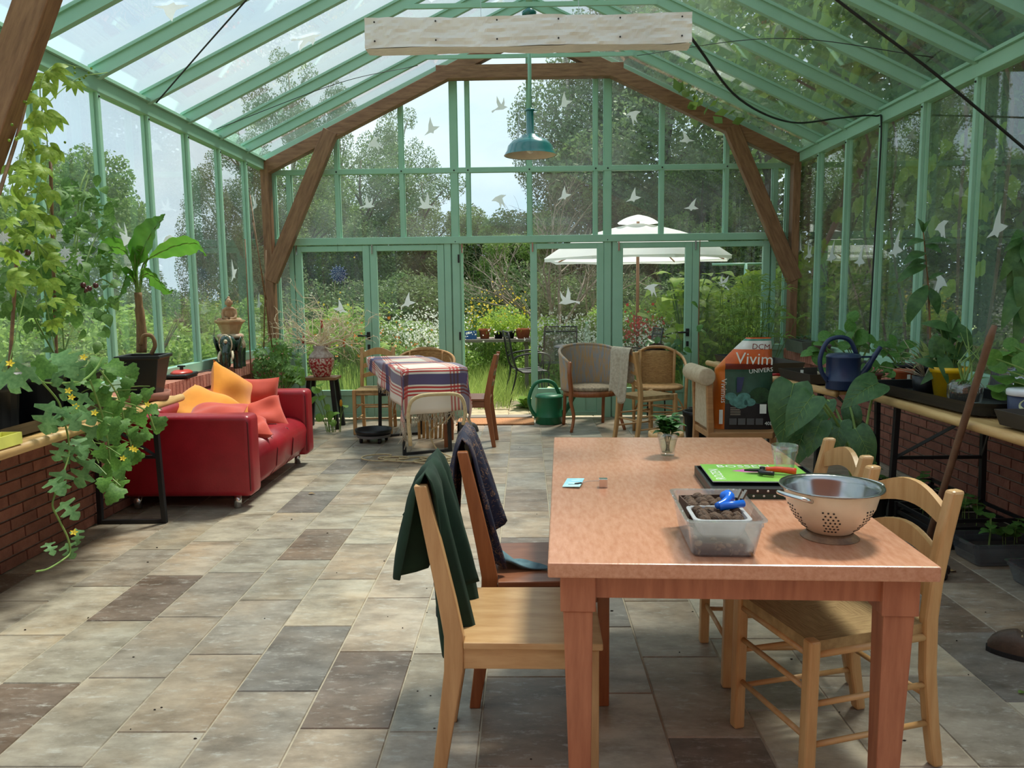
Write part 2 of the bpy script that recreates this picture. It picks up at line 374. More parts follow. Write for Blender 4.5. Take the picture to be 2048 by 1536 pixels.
# side walls: brick base, coping, sill, mullions, panes
brick_m = MB().box((0, 0, 0), (0.03, 0.208, 0.054)).mesh('brick', BRICK)
halfbrick_m = MB().box((0, 0, 0), (0.03, 0.098, 0.054)).mesh('brick', BRICK)
coping_m = MB().box((0, 0, 0), (0.235, 0.053, 0.103)).mesh('coping_brick', COPING)
PANES = []
def side_wall(side):
    s = -1 if side == 'left' else 1
    XG = XL if s < 0 else XR
    face = -2.69 if s < 0 else 2.865
    root = MB().b2(face+s*0.012, XG+s*0.10, YN, 8.66, -0.01, 0.655).build('wall_'+side, MORTAR)
    tag(root, 'low red brick wall below tall green-framed glazing, '+('behind the red sofa' if s < 0 else 'behind the potting benches'), kind='structure')
    for row in range(10):
        z = 0.033+row*0.0655; y = (2.35 if s < 0 else 2.6)+(0.11 if row % 2 else 0)
        while y < 8.62:
            inst('brick', brick_m, root, Matrix.Translation((face+s*0.012, y, z))); y += 0.2195
    y = 2.6
    while y < 8.62:
        inst('coping_brick', coping_m, root, Matrix.Translation((face-s*0.03+s*0.1175, y, 0.708))); y += 0.0625
    MB().b2(XG-0.035, XG+0.035, YN, YF, 0.76, 0.842).build('sill', GREEN, root, bevel=0.004)
    bolt = MB().sph((0, 0, 0), 0.008, 6, 4).mesh('bolt', BLACKMETAL)
    for k, y in enumerate(BAYS):
        if y < 0: continue
        m = MB().b2(XG-s*0.030, XG+s*0.012, y-0.011, y+0.011, 0.838, 2.752).b2(XG-s*0.008, XG+s*0.018, y-0.022, y+0.022, 0.838, 2.752).b2(XG-s*0.035, XG-s*0.030, y-0.017, y+0.017, 0.838, 2.752)
        o = m.build('mullion', GREEN, root)
        if k < 7: inst('bolt', bolt, o, Matrix.Translation((XG-s*0.037, y, 2.72)))
    for k in range(len(BAYS)-1):
        ya, yb = BAYS[k+1], BAYS[k]
        if yb < 0: continue
        p = MB().b2(XG-0.003, XG+0.003, ya+0.018, yb-0.018, 0.84, 2.75).build('pane', GLASS, root)
        PANES.append((side, p, ya, yb, 0.84, 2.75))
    MB().b2(XG-0.04, XG+0.04, YN, YF, 2.745, 2.84).build('eave_beam', GREEN, root, bevel=0.004)
    MB().b2(XG-0.065 if s > 0 else XG-0.10, XG+0.10 if s > 0 else XG+0.065, YN, YF, 2.84, 2.862).build('gutter_ledge', GREEN, root)
    return root
WL = side_wall('left'); WR = side_wall('right')

# roof
roof = MB().b2(XC-0.03, XC+0.03, YN, YF+0.04, ZR-0.10, ZR+0.05).build('ceiling', GREEN); tag(roof, 'pitched glass roof on green rafters', kind='structure')
ROOFP = []
for k, y in enumerate(BAYS):
    if y < 0.5: continue
    for s in (-1, 1):
        xe = XL if s < 0 else XR
        b = MB().bar((xe, y, ZE+0.0), (XC, y, ZR-0.0), 0.045, 0.095).bar((xe, y, ZE+0.04), (XC, y, ZR+0.04), 0.075, 0.02)
        b.build('rafter', GREEN, roof)
        if k in (1, 3, 5) and s < 0:
            zt = roofz(XC-1.0)-0.05
            MB().bar((XC-1.02, y-0.03, zt), (XC+1.02, y-0.03, zt), 0.025, 0.035).build('collar_tie', GREEN, roof)
for k in range(len(BAYS)-1):
    ya, yb = BAYS[k+1], BAYS[k]
    if yb < 0.5: continue
    for s in (-1, 1):
        xe = XL-0.06 if s < 0 else XR+0.06; ze = ZE+0.045-0.06*SLOPE; d = 0.006
        p = MB().add([(xe, ya+.015, ze), (xe, yb-.015, ze), (XC, yb-.015, ZR+0.045), (XC, ya+.015, ZR+0.045), (xe, ya+.015, ze+d), (xe, yb-.015, ze+d), (XC, yb-.015, ZR+0.045+d), (XC, ya+.015, ZR+0.045+d)],
                     [(0, 1, 2, 3), (7, 6, 5, 4), (0, 4, 5, 1), (1, 5, 6, 2), (2, 6, 7, 3), (3, 7, 4, 0)]).build('roof_pane', ROOFGLASS, roof)
        ROOFP.append((s, p, ya, yb))

# far gable
gable = MB().b2(XL-0.03, XR+0.03, 8.66, 8.74, 1.945, 2.022).build('wall_far', GREEN, bevel=0.004)
tag(gable, 'glazed green gable with mullions above the garden doors', kind='structure')
MB().b2(XL, XR, 8.67, 8.73, 2.705, 2.76).build('transom', GREEN, gable, bevel=0.003)
for s in (-1, 1):
    xe = XL if s < 0 else XR
    MB().bar((xe, 8.70, ZE-0.0), (XC, 8.70, ZR-0.0), 0.08, 0.10).build('gable_rafter', GREEN, gable)
gm = [(-0.77, 0.075, 0.0), (0.90, 0.075, 0.0), (-0.618, 0.04, 2.02), (0.769, 0.04, 2.02), (0.05, 0.045, 2.02), (-2.056, 0.045, 2.02), (-1.345, 0.045, 2.02), (1.488, 0.045, 2.02), (2.188, 0.045, 2.02),
      (-2.765, 0.05, 0.0), (2.86, 0.05, 0.0), (-2.59, 0.05, 0.0), (2.715, 0.05, 0.0), (-0.86, 0.07, 0.0), (0.98, 0.05, 0.0)]
gb = MB().sph((0, 0, 0), 0.009, 6, 4).mesh('bolt', BLACKMETAL)
for x, w, z0 in gm:
    top = roofz(x)-0.03 if (abs(x-XC) < 2.3 and w != 0.07 and x != 0.98) else (2.72 if abs(x-XC) > 2.6 else 1.95)
    b = MB().b2(x-w/2, x+w/2, 8.674, 8.738, z0, top).b2(x-w/2-0.008, x+w/2+0.008, 8.706, 8.733, z0, top)
    o = b.build('mullion', GREEN, gable)
    for zb in (2.73, 1.965):
        if z0 < zb <= top: inst('bolt', gb, o, Matrix.Translation((x, 8.665, zb)))
def gpane(xa, xb, z0, z1):
    n = 2; top = [(xb, min(z1, roofz(xb)-0.05)), (xa, min(z1, roofz(xa)-0.05))]
    if xa < XC < xb: top.insert(1, (XC, min(z1, roofz(XC)-0.05)))
    poly = [(xa, z0), (xb, z0)]+top
    p = MB().prism(poly, 'y', 8.716, 8.722).build('pane', GLASS, gable); PANES.append(('far', p, xa, xb, z0, z1))
ux = [-2.765, -2.056, -1.345, -0.77, -0.618, 0.05, 0.769, 0.90, 1.488, 2.188, 2.86]
for a, b in zip(ux, ux[1:]):
    gpane(a+.02, b-.02, 2.02, 2.706)
    gpane(a+.02, b-.02, 2.76, 9)
for a, b in ((-2.74, -2.615), (2.74, 2.835)):
    gpane(a, b, 0.80, 1.95)
    MB().b2(a-.03, b+.03, 8.66, 8.73, 0.74, 0.80).build('sill', GREEN, gable)
    MB().b2(a-.03, b+.03, 8.69, 8.73, 0.0, 0.74).build('apron_panel', GREEN, gable)

# doors
def door(n, x0, x1, label, handle=None, M4=None):
    w = 0.075; z0, z1 = 0.02, 1.935; y0, y1 = 8.675, 8.725
    b = MB().b2(x0, x0+w, y0, y1, z0, z1).b2(x1-w, x1, y0, y1, z0, z1).b2(x0+w, x1-w, y0, y1, z1-0.06, z1).b2(x0+w, x1-w, y0, y1, 0.27, 0.33).b2(x0+w, x1-w, y0, y1, z0, z0+0.05)
    o = b.build('door_%d' % n, GREEN, bevel=0.004); tag(o, label, kind='structure')
    MB().b2(x0+w, x1-w, 8.69, 8.71, z0+.05, 0.27).build('bottom_panel', GREEN, o, bevel=0.004)
    for i in range(1, 5):
        xx = x0+w+(x1-x0-2*w)*i/5; MB().b2(xx-.004, xx+.004, 8.684, 8.69, z0+.05, 0.27).build('panel_batten', GREEN, o)
    p = MB().b2(x0+w, x1-w, 8.70, 8.706, 0.33, z1-.06).build('pane', DOORGLASS, o); PANES.append(('far', p, x0+w, x1-w, .33, z1-.06))
    if handle:
        hx, dr = handle
        h = MB().b2(hx-.018, hx+.018, 8.662, 8.675, 0.90, 0.985).b2(hx-.014, hx+.014, 8.662, 8.675, 0.79, 0.845).cyl((hx, 8.67, .945), (hx, 8.62, .945), .010).cyl((hx, 8.625, .945), (hx+dr*.115, 8.625, .945), .010)
        part_label(h.build('handle', BLACKMETAL, o, bevel=0.002), 'black lever door handle with key plate')
    MB().b2(x0+.02, x0+.035, 8.66, 8.676, z1-.09, z1+.01).build('latch', STEEL, o)
    if M4 is not None:
        o.matrix_world = M4
    return o
door(1, -2.555, -1.725, 'green glazed door leaf with blue flower hung in it', (-1.76+.0, -1))
door(2, -1.72, -0.90, 'green glazed door leaf behind the cloth-covered table')
MO = Matrix.Translation((-0.735, 8.71, 0)) @ Matrix.Rotation(R(93), 4, 'Z') @ Matrix.Translation((0.735, -8.70, 0))
door(3, -0.735, 0.05, 'green glazed door leaf standing open to the garden', None, MO)
door(4, 0.05, 0.86, 'green glazed door leaf behind the green watering can')
door(5, 0.995, 1.828, 'green glazed door leaf behind the rattan armchair', (1.785, -1))
door(6, 1.833, 2.675, 'green glazed door leaf behind the soil bag')
for zz in (1.78, 0.93, 0.25): 
    MB().b2(-0.745, -0.725, 8.64, 8.66, zz-.045, zz+.045).build('hinge', BLACKMETAL, gable)
thr = MB().b2(-0.76, 0.06, 8.62, 8.80, -0.02, 0.018).build('trim_3', mat('threshold_stone', lin(120, 112, 100), 0.8)); tag(thr, 'worn threshold under the open garden door', kind='structure')

# timber portals
def portal(n, Y, label):
    t = MB().b2(-2.845, -2.755, Y-.06, Y+.06, 0.0, 2.80).build('trim_%d' % n, TIMBER, bevel=0.006); tag(t, label, kind='structure')
    MB().b2(2.855, 2.935, Y-.06, Y+.06, 0.0, 2.80).build('post', TIMBER, t, bevel=0.006)
    for s in (-1, 1):
        xe = XL+.02 if s < 0 else XR-.02
        MB().bar((xe, Y, ZE-0.105), (XC, Y, ZR-0.10), 0.112, 0.13).build('timber_rafter', TIMBER_X, t, bevel=0.006)
    MB().b2(-0.93, 1.05, Y-.055, Y+.055, 3.655, 3.795).build('collar_beam', TIMBER_X, t, bevel=0.006)
    for b0, b1 in (((-2.80, 1.56), (-2.07, 3.14)), ((2.91, 1.50), (2.19, 3.12))):
        b0 = Vector((b0[0], Y-.02, b0[1])); b1 = Vector((b1[0], Y-.02, b1[1]))
        o = MB().bar((0, 0, 0), (0, 0, (b1-b0).length), 0.10, 0.155, up=(1, 0, 0)).build('brace', TIMBER, t, bevel=0.006)
        o.matrix_local = Matrix.Translation(b0) @ (b1-b0).to_track_quat('Z', 'Y').to_matrix().to_4x4() @ Matrix.Rotation(PI/2 if abs(((b1-b0).to_track_quat('Z', 'Y') @ Vector((1, 0, 0))).y) > .7 else 0, 4, 'Z')
    return t
portal(1, 8.585, 'brown timber portal frame with braces at the far gable')
portal(2, 3.76, 'brown timber portal frame with braces above the tables')
wn_ = MB().b2(-3.1, 3.2, YN-.25, YN, -0.05, 4.3).build('wall_near', BRICK); tag(wn_, 'brick house wall closing the glasshouse', kind='structure')

# bird stickers on the glass
BA = [(-.55, -.42), (-.3, -.3), (-.12, -.18), (-.22, .1), (-.2, .5), (-.05, .2), (.08, -.02), (.18, .15), (.24, .42), (.3, .1), (.26, -.1), (.38, -.14), (.5, -.2), (.36, -.24), (.2, -.34), (-.1, -.36), (-.32, -.38), (-.5, -.55)]
BB = [(-.5, -.42), (-.2, -.22), (-.1, .1), (.12, .5), (.12, .2), (.15, -.05), (.5, -.15), (.3, -.25), (.12, -.3), (.05, -.44), (-.1, -.35)]
BC = [(-.5, .05), (-.25, .25), (.1, .35), (.4, .3), (.15, .15), (.2, -.1), (.3, -.5), (.08, -.15), (0, -.45), (-.08, -.1), (-.25, .02)]
def bird(px, pyy, shape, size, side, flip=1, rot=0.0):
    poly = []
    for u, w in shape:
        u *= flip; c, s = math.cos(rot), math.sin(rot); poly.append(((u*c-w*s)*size, (u*s+w*c)*size))
    if side == 'far':
        P = py(px, pyy, 8.695); pts = [(P.x+u, P.z+w) for u, w in poly]; b = MB().prism(pts, 'y', 8.6975, 8.699); key = (P.x, P.z)
    elif side == 'roof':
        # on the left roof slope
        d = ray(px, pyy); n = Vector((-SLOPE, 0, 1)).normalized(); p0 = Vector((XL, 0, ZE+0.035)); t = (p0-CAMP).dot(n)/d.dot(n); P = CAMP+d*t
        ux_ = Vector((1, 0, SLOPE)).normalized(); uy_ = Vector((0, 1, 0))
        b = MB(); m = len(poly); b.add([P+ux_*u+uy_*w for u, w in poly]+[P+ux_*u+uy_*w-n*.0015 for u, w in poly], [tuple(range(m)), tuple(range(2*m-1, m-1, -1))]+[(i, (i+1) % m, (i+1) % m+m, i+m) for i in range(m)])
        par = next((p for s, p, ya, yb in ROOFP if s < 0 and ya <= P.y <= yb), ROOFP[0][1]); b.build('bird_sticker', STICKER, par); return
    else:
        XG = XL+.006 if side == 'left' else XR-.006; P = pxx(px, pyy, XG); b = MB().prism([(P.y+u, P.z+w) for u, w in poly], 'x', XG-.0007, XG+.0007); key = (P.y, P.z)
    par = next((p for sd_, p, a, bb, z0, z1 in PANES if sd_ == side and a-.02 <= key[0] <= bb+.02 and z0-.05 <= key[1] <= z1+.05), None)
    if par is None: par = gable if side == 'far' else (WL if side == 'left' else WR)
    b.build('bird_sticker', STICKER, par)
    return
for a in [(1000, 208, BA, .17, 'far', 1, 0), (1128, 200, BB, .18, 'far', 1, .2), (1268, 233, BC, .18, 'far', -1, .5), (1372, 274, BB, .16, 'far', -1, .3), (861, 252, BB, .19, 'far', 1, .25), (751, 289, BC, .19, 'far', 1, .5),
          (736, 405, BA, .16, 'far', 1, -.2), (852, 404, BA, .20, 'far', -1, .2), (1000, 402, BC, .19, 'far', 1, .1), (1128, 386, BB, .16, 'far', 1, .1), (1267, 390, BB, .17, 'far', 1, 0), (1385, 409, BB, .16, 'far', 1, -.3),
          (681, 613, BB, .17, 'far', -1, 0), (815, 600, BB, .18, 'far', 1, 0), (1134, 594, BA, .22, 'far', -1, .3), (1304, 579, BC, .18, 'far', 1, 0), (1448, 563, BA, .16, 'far', -1, -.3),
          (247, 471, BA, .20, 'left', 1, .3), (466, 540, BB, .20, 'left', 1, .4), (509, 404, BA, .18, 'left', 1, .2), (518, 602, BB, .18, 'left', 1, 0), (338, 487, BC, .20, 'left', 1, 0),
          (1884, 461, BC, .2, 'right', -1, 0), (1793, 488, BB, .24, 'right', -1, .2), (1995, 444, BB, .22, 'right', -1, 0), (1721, 512, BB, .22, 'right', -1, .3), (1664, 504, BB, .24, 'right', -1, .2), (1618, 502, BA, .2, 'right', -1, .2), (1878, 570, BC, .22, 'right', 1, .2), (1600, 486, BB, .2, 'right', 1, .2),
          (340, 24, BB, .24, 'roof', 1, .6), (613, 84, BA, .26, 'roof', 1, .4), (1000, 2, BC, .2, 'roof', 1, .4)]:
    bird(*a)
# blue glass flower hung in the first door
fl = thing('flower_ornament', 'dark blue dahlia-shaped ornament hung in the door glass', 'ornament', py(677, 548, 8.655))
BLUEG = mat('blue_glass', lin(34, 66, 116), 0.25, col2=lin(206, 216, 224), scale=60, lo=.5, hi=.62)
pet = MB()
pet.add([(0, 0, 0), (.022, .03, .004), (.016, .075, .006), (0, .112, 0), (-.016, .075, .006), (-.022, .03, .004), (0, .05, .012)], [(0, 1, 6), (1, 2, 6), (2, 3, 6), (3, 4, 6), (4, 5, 6), (5, 0, 6)])
pm_ = pet.mesh('petal', BLUEG)
for ring, (n, s, dy) in enumerate(((14, 1.0, 0), (11, .75, -.006), (8, .5, -.012))):
    for i in range(n):
        a = 2*PI*i/n+ring*.2
        inst('petal', pm_, fl, frame_mat((0, dy, 0), (math.cos(a), 0, math.sin(a)), (0, -1, 0), s))
MB().cyl((0, 0, .05), (0, 0.005, .33), .0015, n=5).build('hanging_thread', CABLE, fl)

# ================================================================== GARDEN
def leafmat(name, c1, c2, trans=0.4, rough=0.5, scale=1.5, randv=0.08): return mat(name, c1, rough, col2=c2, scale=scale, detail=3, lo=0.3, hi=0.7, trans=trans, randv=randv, spec=0.3)
LBIRCH = leafmat('birch_leaf', lin(132, 150, 108), lin(96, 116, 78), scale=2.2)
LDARK = leafmat('dark_leaf', lin(116, 138, 88), lin(78, 102, 62), scale=2.0)
LMID = leafmat('mid_leaf', lin(136, 164, 84), lin(94, 126, 60), scale=2.0)
LLIGHT = leafmat('light_leaf', lin(166, 194, 98), lin(118, 154, 68), scale=2.0)
LYELLOW = leafmat('yellow_leaf', lin(176, 196, 74), lin(128, 164, 52), scale=1.6)
BARK = mat('bark', lin(96, 84, 70), 0.9, col2=lin(60, 52, 44), scale=12, stretch=(3, 3, 0.6), bump=0.6)
BARKRED = mat('bark_reddish', lin(112, 84, 70), 0.9, col2=lin(74, 54, 46), scale=10, bump=0.6)
BIRCHBARK = mat('birch_bark', lin(176, 170, 158), 0.8, col2=lin(70, 64, 58), scale=9, stretch=(1, 1, 5), lo=0.5, hi=0.62)
TWIG = mat('grey_twig', lin(150, 138, 122), 0.85, col2=lin(112, 100, 86), scale=20)

def leaf_cloud(name, P, size, m, droop=0.0, aspect=0.55, rng=RNG, jitter=0.35):
    """one mesh of rhombic leaves at points P (N,3)"""
    n = len(P); d = rng.normal(size=(n, 3)); d[:, 2] -= droop; d /= np.linalg.norm(d, axis=1, keepdims=True)
    q = rng.normal(size=(n, 3)); x = np.cross(d, q); x /= np.linalg.norm(x, axis=1, keepdims=True)
    s = (size*(1+jitter*rng.uniform(-1, 1, n)))[:, None]
    v = np.empty((n, 4, 3), np.float32); v[:, 0] = P-d*s*.5; v[:, 1] = P+x*s*aspect*.5-d*s*.08; v[:, 2] = P+d*s*.5; v[:, 3] = P-x*s*aspect*.5-d*s*.08
    return quads(name, v.reshape(-1, 3), n, m)
def quads(name, v, n, m):
    me = bpy.data.meshes.new(name); me.vertices.add(4*n); me.vertices.foreach_set('co', np.ascontiguousarray(v, np.float32).ravel())
    me.loops.add(4*n); me.loops.foreach_set('vertex_index', np.arange(4*n, dtype=np.int32)); me.polygons.add(n)
    me.polygons.foreach_set('loop_start', np.arange(0, 4*n, 4, dtype=np.int32)); me.polygons.foreach_set('loop_total', np.full(n, 4, np.int32))
    me.update(); me.materials.append(m); return me
def cluster_pts(cl, n, rng=RNG, shell=0.5):
    """cl: list of (cx,cy,cz,rx,ry,rz) ellipsoids"""
    cl = np.array(cl, float); w = cl[:, 3]*cl[:, 4]*cl[:, 5]; w = w**0.75; idx = rng.choice(len(cl), n, p=w/w.sum())
    d = rng.normal(size=(n, 3)); d /= np.linalg.norm(d, axis=1, keepdims=True); r = rng.uniform(0, 1, n)**(1/3*shell+.12)
    return cl[idx, :3]+d*r[:, None]*cl[idx, 3:]
def tree_kind(kind, h, rad, n, leaf, m, bark, seed, nclu=26, z0=0.25, droop=0.2, narrow=1.0):
    rng = np.random.default_rng(seed); cl = []
    for i in range(nclu):
        t = rng.uniform(0, 1)**0.85; z = h*(z0+(0.97-z0)*t); env = rad*math.sin(PI*min(1, .12+.80*t))**narrow
        a = rng.uniform(0, 2*PI); r = env*math.sqrt(rng.uniform(0.05, 1)); s = rad*rng.uniform(.20, .42)*(1.1-.45*t)
        cl.append((r*math.cos(a), r*math.sin(a), z, s, s, s*rng.uniform(.7, 1.3)*(1+droop)))
    me = leaf_cloud('crown', cluster_pts(cl, n, rng), leaf, m, droop, rng=rng)
    b = MB(); pr = random.Random(seed)
    pts = [(0, 0, -0.1)]+[(pr.uniform(-.08, .08)*rad*.3, pr.uniform(-.08, .08)*rad*.3, h*t) for t in (.2, .4, .6, .8, .95)]
    b.tube(pts, [h*.018, h*.015, h*.012, h*.009, h*.005, h*.002], 8)
    for c in cl[:18]:
        zb = max(h*.15, c[2]-rad*.6); b.tube(bez((0, 0, zb), (c[0]*.4, c[1]*.4, zb+(c[2]-zb)*.7), c[:3], 5), [h*.006, h*.005, h*.004, h*.003, h*.001], 5)
    return me, b.mesh('trunk', bark, True), h
TK = {
 'birch': tree_kind('birch', 10, 1.9, 34000, .085, LBIRCH, BIRCHBARK, 1, 34, .15, .7, .8),
 'birch2': tree_kind('birch', 10, 2.1, 34000, .085, LBIRCH, BARKRED, 2, 30, .12, .7, .9),
 'dense': tree_kind('dense', 8, 2.8, 42000, .10, LDARK, BARK, 3, 34, .05, .2, .6),
 'dense2': tree_kind('dense', 8, 2.6, 40000, .10, LMID, BARK, 4, 30, .05, .2, .6),
 'light': tree_kind('light', 6, 2.4, 26000, .11, LMID, BARK, 5, 24, .1, .3, .7),
 'canopy': tree_kind('canopy', 7.5, 3.4, 30000, .13, LMID, BARKRED, 6, 30, .45, .2, .6),
}
def bush_kind(rad, h, n, leaf, m, seed, nclu=12):
    rng = np.random.default_rng(seed); cl = []
    for i in range(nclu):
        a = rng.uniform(0, 2*PI); r = rad*math.sqrt(rng.uniform(0, .8)); s = rad*rng.uniform(.25, .5); z = rng.uniform(.15, .85)*h*(1-.4*(r/rad)**2)
        cl.append((r*math.cos(a), r*math.sin(a), z, s, s, h*rng.uniform(.14, .26)))
    P = cluster_pts(cl, n, rng); P[:, 2] = np.abs(P[:, 2])
    b = MB(); pr = random.Random(seed)
    for i in range(9):
        a = pr.uniform(0, 2*PI); r = rad*pr.uniform(.2, .7); b.tube(bez((0, 0, -.05), (r*.3*math.cos(a), r*.3*math.sin(a), h*.5), (r*math.cos(a), r*math.sin(a), h*.8), 5), [.02, .016, .012, .008, .003], 5)
    return leaf_cloud('foliage', P, leaf, m, .1, .5, rng=rng), b.mesh('stem', BARK, True), h
BK = {
 'low': bush_kind(1.0, 1.4, 9000, .06, LLIGHT, 21), 'low2': bush_kind(1.0, 1.4, 9000, .055, LMID, 22), 'hedge': bush_kind(1.3, 2.4, 14000, .07, LDARK, 23, 16),
 'yellow': bush_kind(0.9, 1.5, 5000, .09, LYELLOW, 24), 'bamboo': bush_kind(0.9, 1.9, 9000, .085, LLIGHT, 25),
}
def plant_tree(name, kind, x, y, ztop, label, cat='tree', group=None, wx=1.0, rz=None, lib=None, z=-0.065):
    lib = lib or TK; me, tr, h = lib[kind]; s = (ztop-z)/h; o = thing(name, label, cat, (x, y, z), rz if rz is not None else random.uniform(0, 6.28), group); o.scale = (s*wx, s*wx, s)
    inst('crown' if lib is TK else 'foliage', me, o); inst('trunk' if lib is TK else 'stem', tr, o); return o
def at(px, Y): return py(px, 600, Y).x
def topz(px_, ypx, Y): return py(px_, ypx, Y).z
random.seed(31)
G1 = 'trees closing the view beyond the garden doors'
plant_tree('birch_tree', 'birch', at(598, 25), 25, topz(598, 95, 25), 'tallest drooping birch rising above the roofline behind the sofa corner', wx=.9)
plant_tree('birch_tree', 'birch2', at(505, 19), 19, topz(505, 270, 19), 'reddish-trunked birch seen through the glass behind the Buddha statue', wx=1.15)
plant_tree('birch_tree', 'birch', at(445, 18), 18, topz(445, 305, 18), 'slim dark-green birch beyond the glass near the Buddha statue', wx=1.0)
plant_tree('birch_tree', 'birch2', at(690, 27), 27, topz(690, 170, 27), 'pale drooping birch just beside the tallest birch', wx=.9)
plant_tree('birch_tree', 'birch', at(812, 24), 24, topz(812, 185, 24), 'feathery birch bordering the open gap of sky', wx=.85)
for px_, Y, t, k, lb in ((620, 21, 330, 'dense2', 'rounded mid-green tree right behind the blue flower ornament'), (730, 22, 300, 'dense', 'dark broadleaf tree between the two birches beyond the first doors'), (850, 22.5, 345, 'dense', 'dark broadleaf tree below the feathery birch'), (560, 20, 400, 'dense', 'low dark tree behind the timber corner brace by the vase'), (905, 23, 420, 'dense2', 'mid-green tree at the edge of the sky gap')):
    plant_tree('dense_tree', k, at(px_, Y), Y, topz(px_, t, Y), lb, group=G1, wx=1.15)
plant_tree('birch_tree', 'birch', at(1135, 23), 23, topz(1135, 20, 23), 'tall birch at the far side of the sky gap, behind the pendant lamp', wx=.95)
for px_, Y, t, k, lb in ((1240, 25, -40, 'birch2', 'tall loose birch above the parasol vent cap'), (1330, 23, -20, 'dense', 'tall dark tree directly behind the parasol top'), (1450, 24, -60, 'dense2', 'tall mid-green tree behind the diagonal brace by the soil bag'), (1530, 21, 60, 'dense', 'dark tree beyond the corner post near the papyrus'), (1180, 22, 300, 'dense2', 'lower mid-green tree behind the bare branches'), (1400, 20, 330, 'dense2', 'lower mid-green tree past the washing line post'), (1290, 20, 380, 'dense', 'low dark tree under the parasol canopy')):
    plant_tree('dense_tree', k, at(px_, Y), Y, topz(px_, t, Y), lb, group='trees behind the parasol', wx=1.1)
plant_tree('garden_shrub', 'light', at(985, 22), 22, topz(985, 430, 22), 'low rounded green tree filling the foot of the sky gap', 'shrub', wx=1.2)
plant_tree('garden_shrub', 'light', at(1040, 20), 20, topz(1040, 470, 20), 'shrubby green tree behind the bare branches', 'shrub', wx=1.2)
for px_, Y, t, lb in ((960, 18.5, 520, 'in line with the open doorway'), (870, 17.5, 500, 'above the white umbel flowers'), (1100, 18, 480, 'behind the bare-branched shrub'), (760, 17.5, 520, 'behind the second door leaf'), (660, 17, 520, 'behind the red vase twigs'), (1220, 17.5, 500, 'between parasol pole and bare shrub'), (1340, 17, 510, 'past the parasol pole')):
    plant_tree('hedge_bush', 'hedge', at(px_, Y), Y, topz(px_, t, Y), 'dark hedge bush '+lb, 'bush', 'hedge bushes behind the flower bed', wx=1.3, lib=BK)
# trees past the long glass sides
for X_, Y_, zt, k, wx in ((5.6, 8.6, 8.2, 'canopy', 1.05), (7.4, 12.6, 8.4, 'canopy', .85), (7.6, 6.0, 7.6, 'dense2', 1.0), (6.4, 3.2, 7.4, 'canopy', .95), (8.2, 10.5, 8.5, 'dense', 1.1), (9.5, 14, 9, 'dense', 1.2)):
    plant_tree('shade_tree', k, X_, Y_, zt, 'broad tree overhanging the roof on the potting bench side', group='shade trees over the roof', wx=wx)
lt = thing('leaning_trunk', 'thick brown leaning trunk outside the glass above the blue watering can', 'tree', py(1612, 600, 11.2)-Vector((0, 0, 1.5)))
MB().tube([(0, 0, -.1), (.05, 0, .9), (.25, 0, 1.9), (.62, .1, 2.8), (1.15, .2, 3.9), (1.7, .3, 5.2)], [.2, .18, .165, .15, .13, .09], 10).build('trunk', BARKRED, lt, True)
for X_, Y_, zt, k, wx in ((-6.6, 11.5, 3.4, 'light', 1.0), (-8.6, 15.0, 4.2, 'birch2', 1.6), (-5.9, 7.8, 2.7, 'light', .9), (-7.2, 6.4, 3.3, 'light', 1.0), (-10, 11.0, 3.4, 'light', 1.2)):
    plant_tree('orchard_tree', k, X_, Y_, zt, 'airy green tree outside the glass behind the climbing plants', group='airy trees beyond the climbers', wx=wx)
G2 = 'leafy shrubs outside the sofa-side glass'
for X_, Y_, zt, k in ((-4.3, 8.6, 1.45, 'bamboo'), (-4.9, 9.8, 1.5, 'low'), (-4.6, 11.2, 1.5, 'bamboo'), (-4.5, 7.2, 1.3, 'low'), (-5.6, 12.5, 1.6, 'low2'), (-4.6, 5.9, 1.4, 'low'), (-4.6, 10.2, 1.1, 'low2'), (-6.5, 14.5, 1.9, 'hedge'), (-8.5, 17, 2.2, 'hedge'), (-5.4, 16, 2.0, 'bamboo'), (-3.6, 12.6, 1.5, 'bamboo'), (-4.2, 4.9, 1.6, 'bamboo'), (-6.8, 9.3, 1.8, 'low2'), (-9, 13, 2.2, 'hedge'), (-12, 16, 2.4, 'hedge'), (-14, 20, 2.6, 'hedge')):
    plant_tree('leafy_shrub', k, X_, Y_, zt, {'bamboo': 'bamboo-leaved', 'low': 'pale green low', 'low2': 'mid-green low', 'hedge': 'dark green dense', 'yellow': 'yellow-green broad'}[k]+' shrub outside the sofa-side glass', 'shrub', G2, wx=1.15, lib=BK)
G3 = 'leafy shrubs outside the bench-side glass'
for X_, Y_, zt, k in ((4.4, 9.2, 1.5, 'bamboo'), (5.0, 7.6, 1.4, 'low2'), (4.5, 6.0, 1.5, 'bamboo'), (4.3, 10.6, 2.2, 'yellow'), (4.4, 4.6, 1.4, 'low2'), (5.3, 12, 2.2, 'hedge'), (5.6, 7, 2.0, 'hedge'), (6.6, 9, 2.3, 'hedge')):
    plant_tree('leafy_shrub', k, X_, Y_, zt, {'bamboo': 'bamboo-leaved', 'low': 'pale green low', 'low2': 'mid-green low', 'hedge': 'dark green dense', 'yellow': 'yellow-green broad'}[k]+' shrub outside the bench-side glass', 'shrub', G3, wx=1.1, lib=BK)
G4 = 'flower bed bushes beyond the paving'
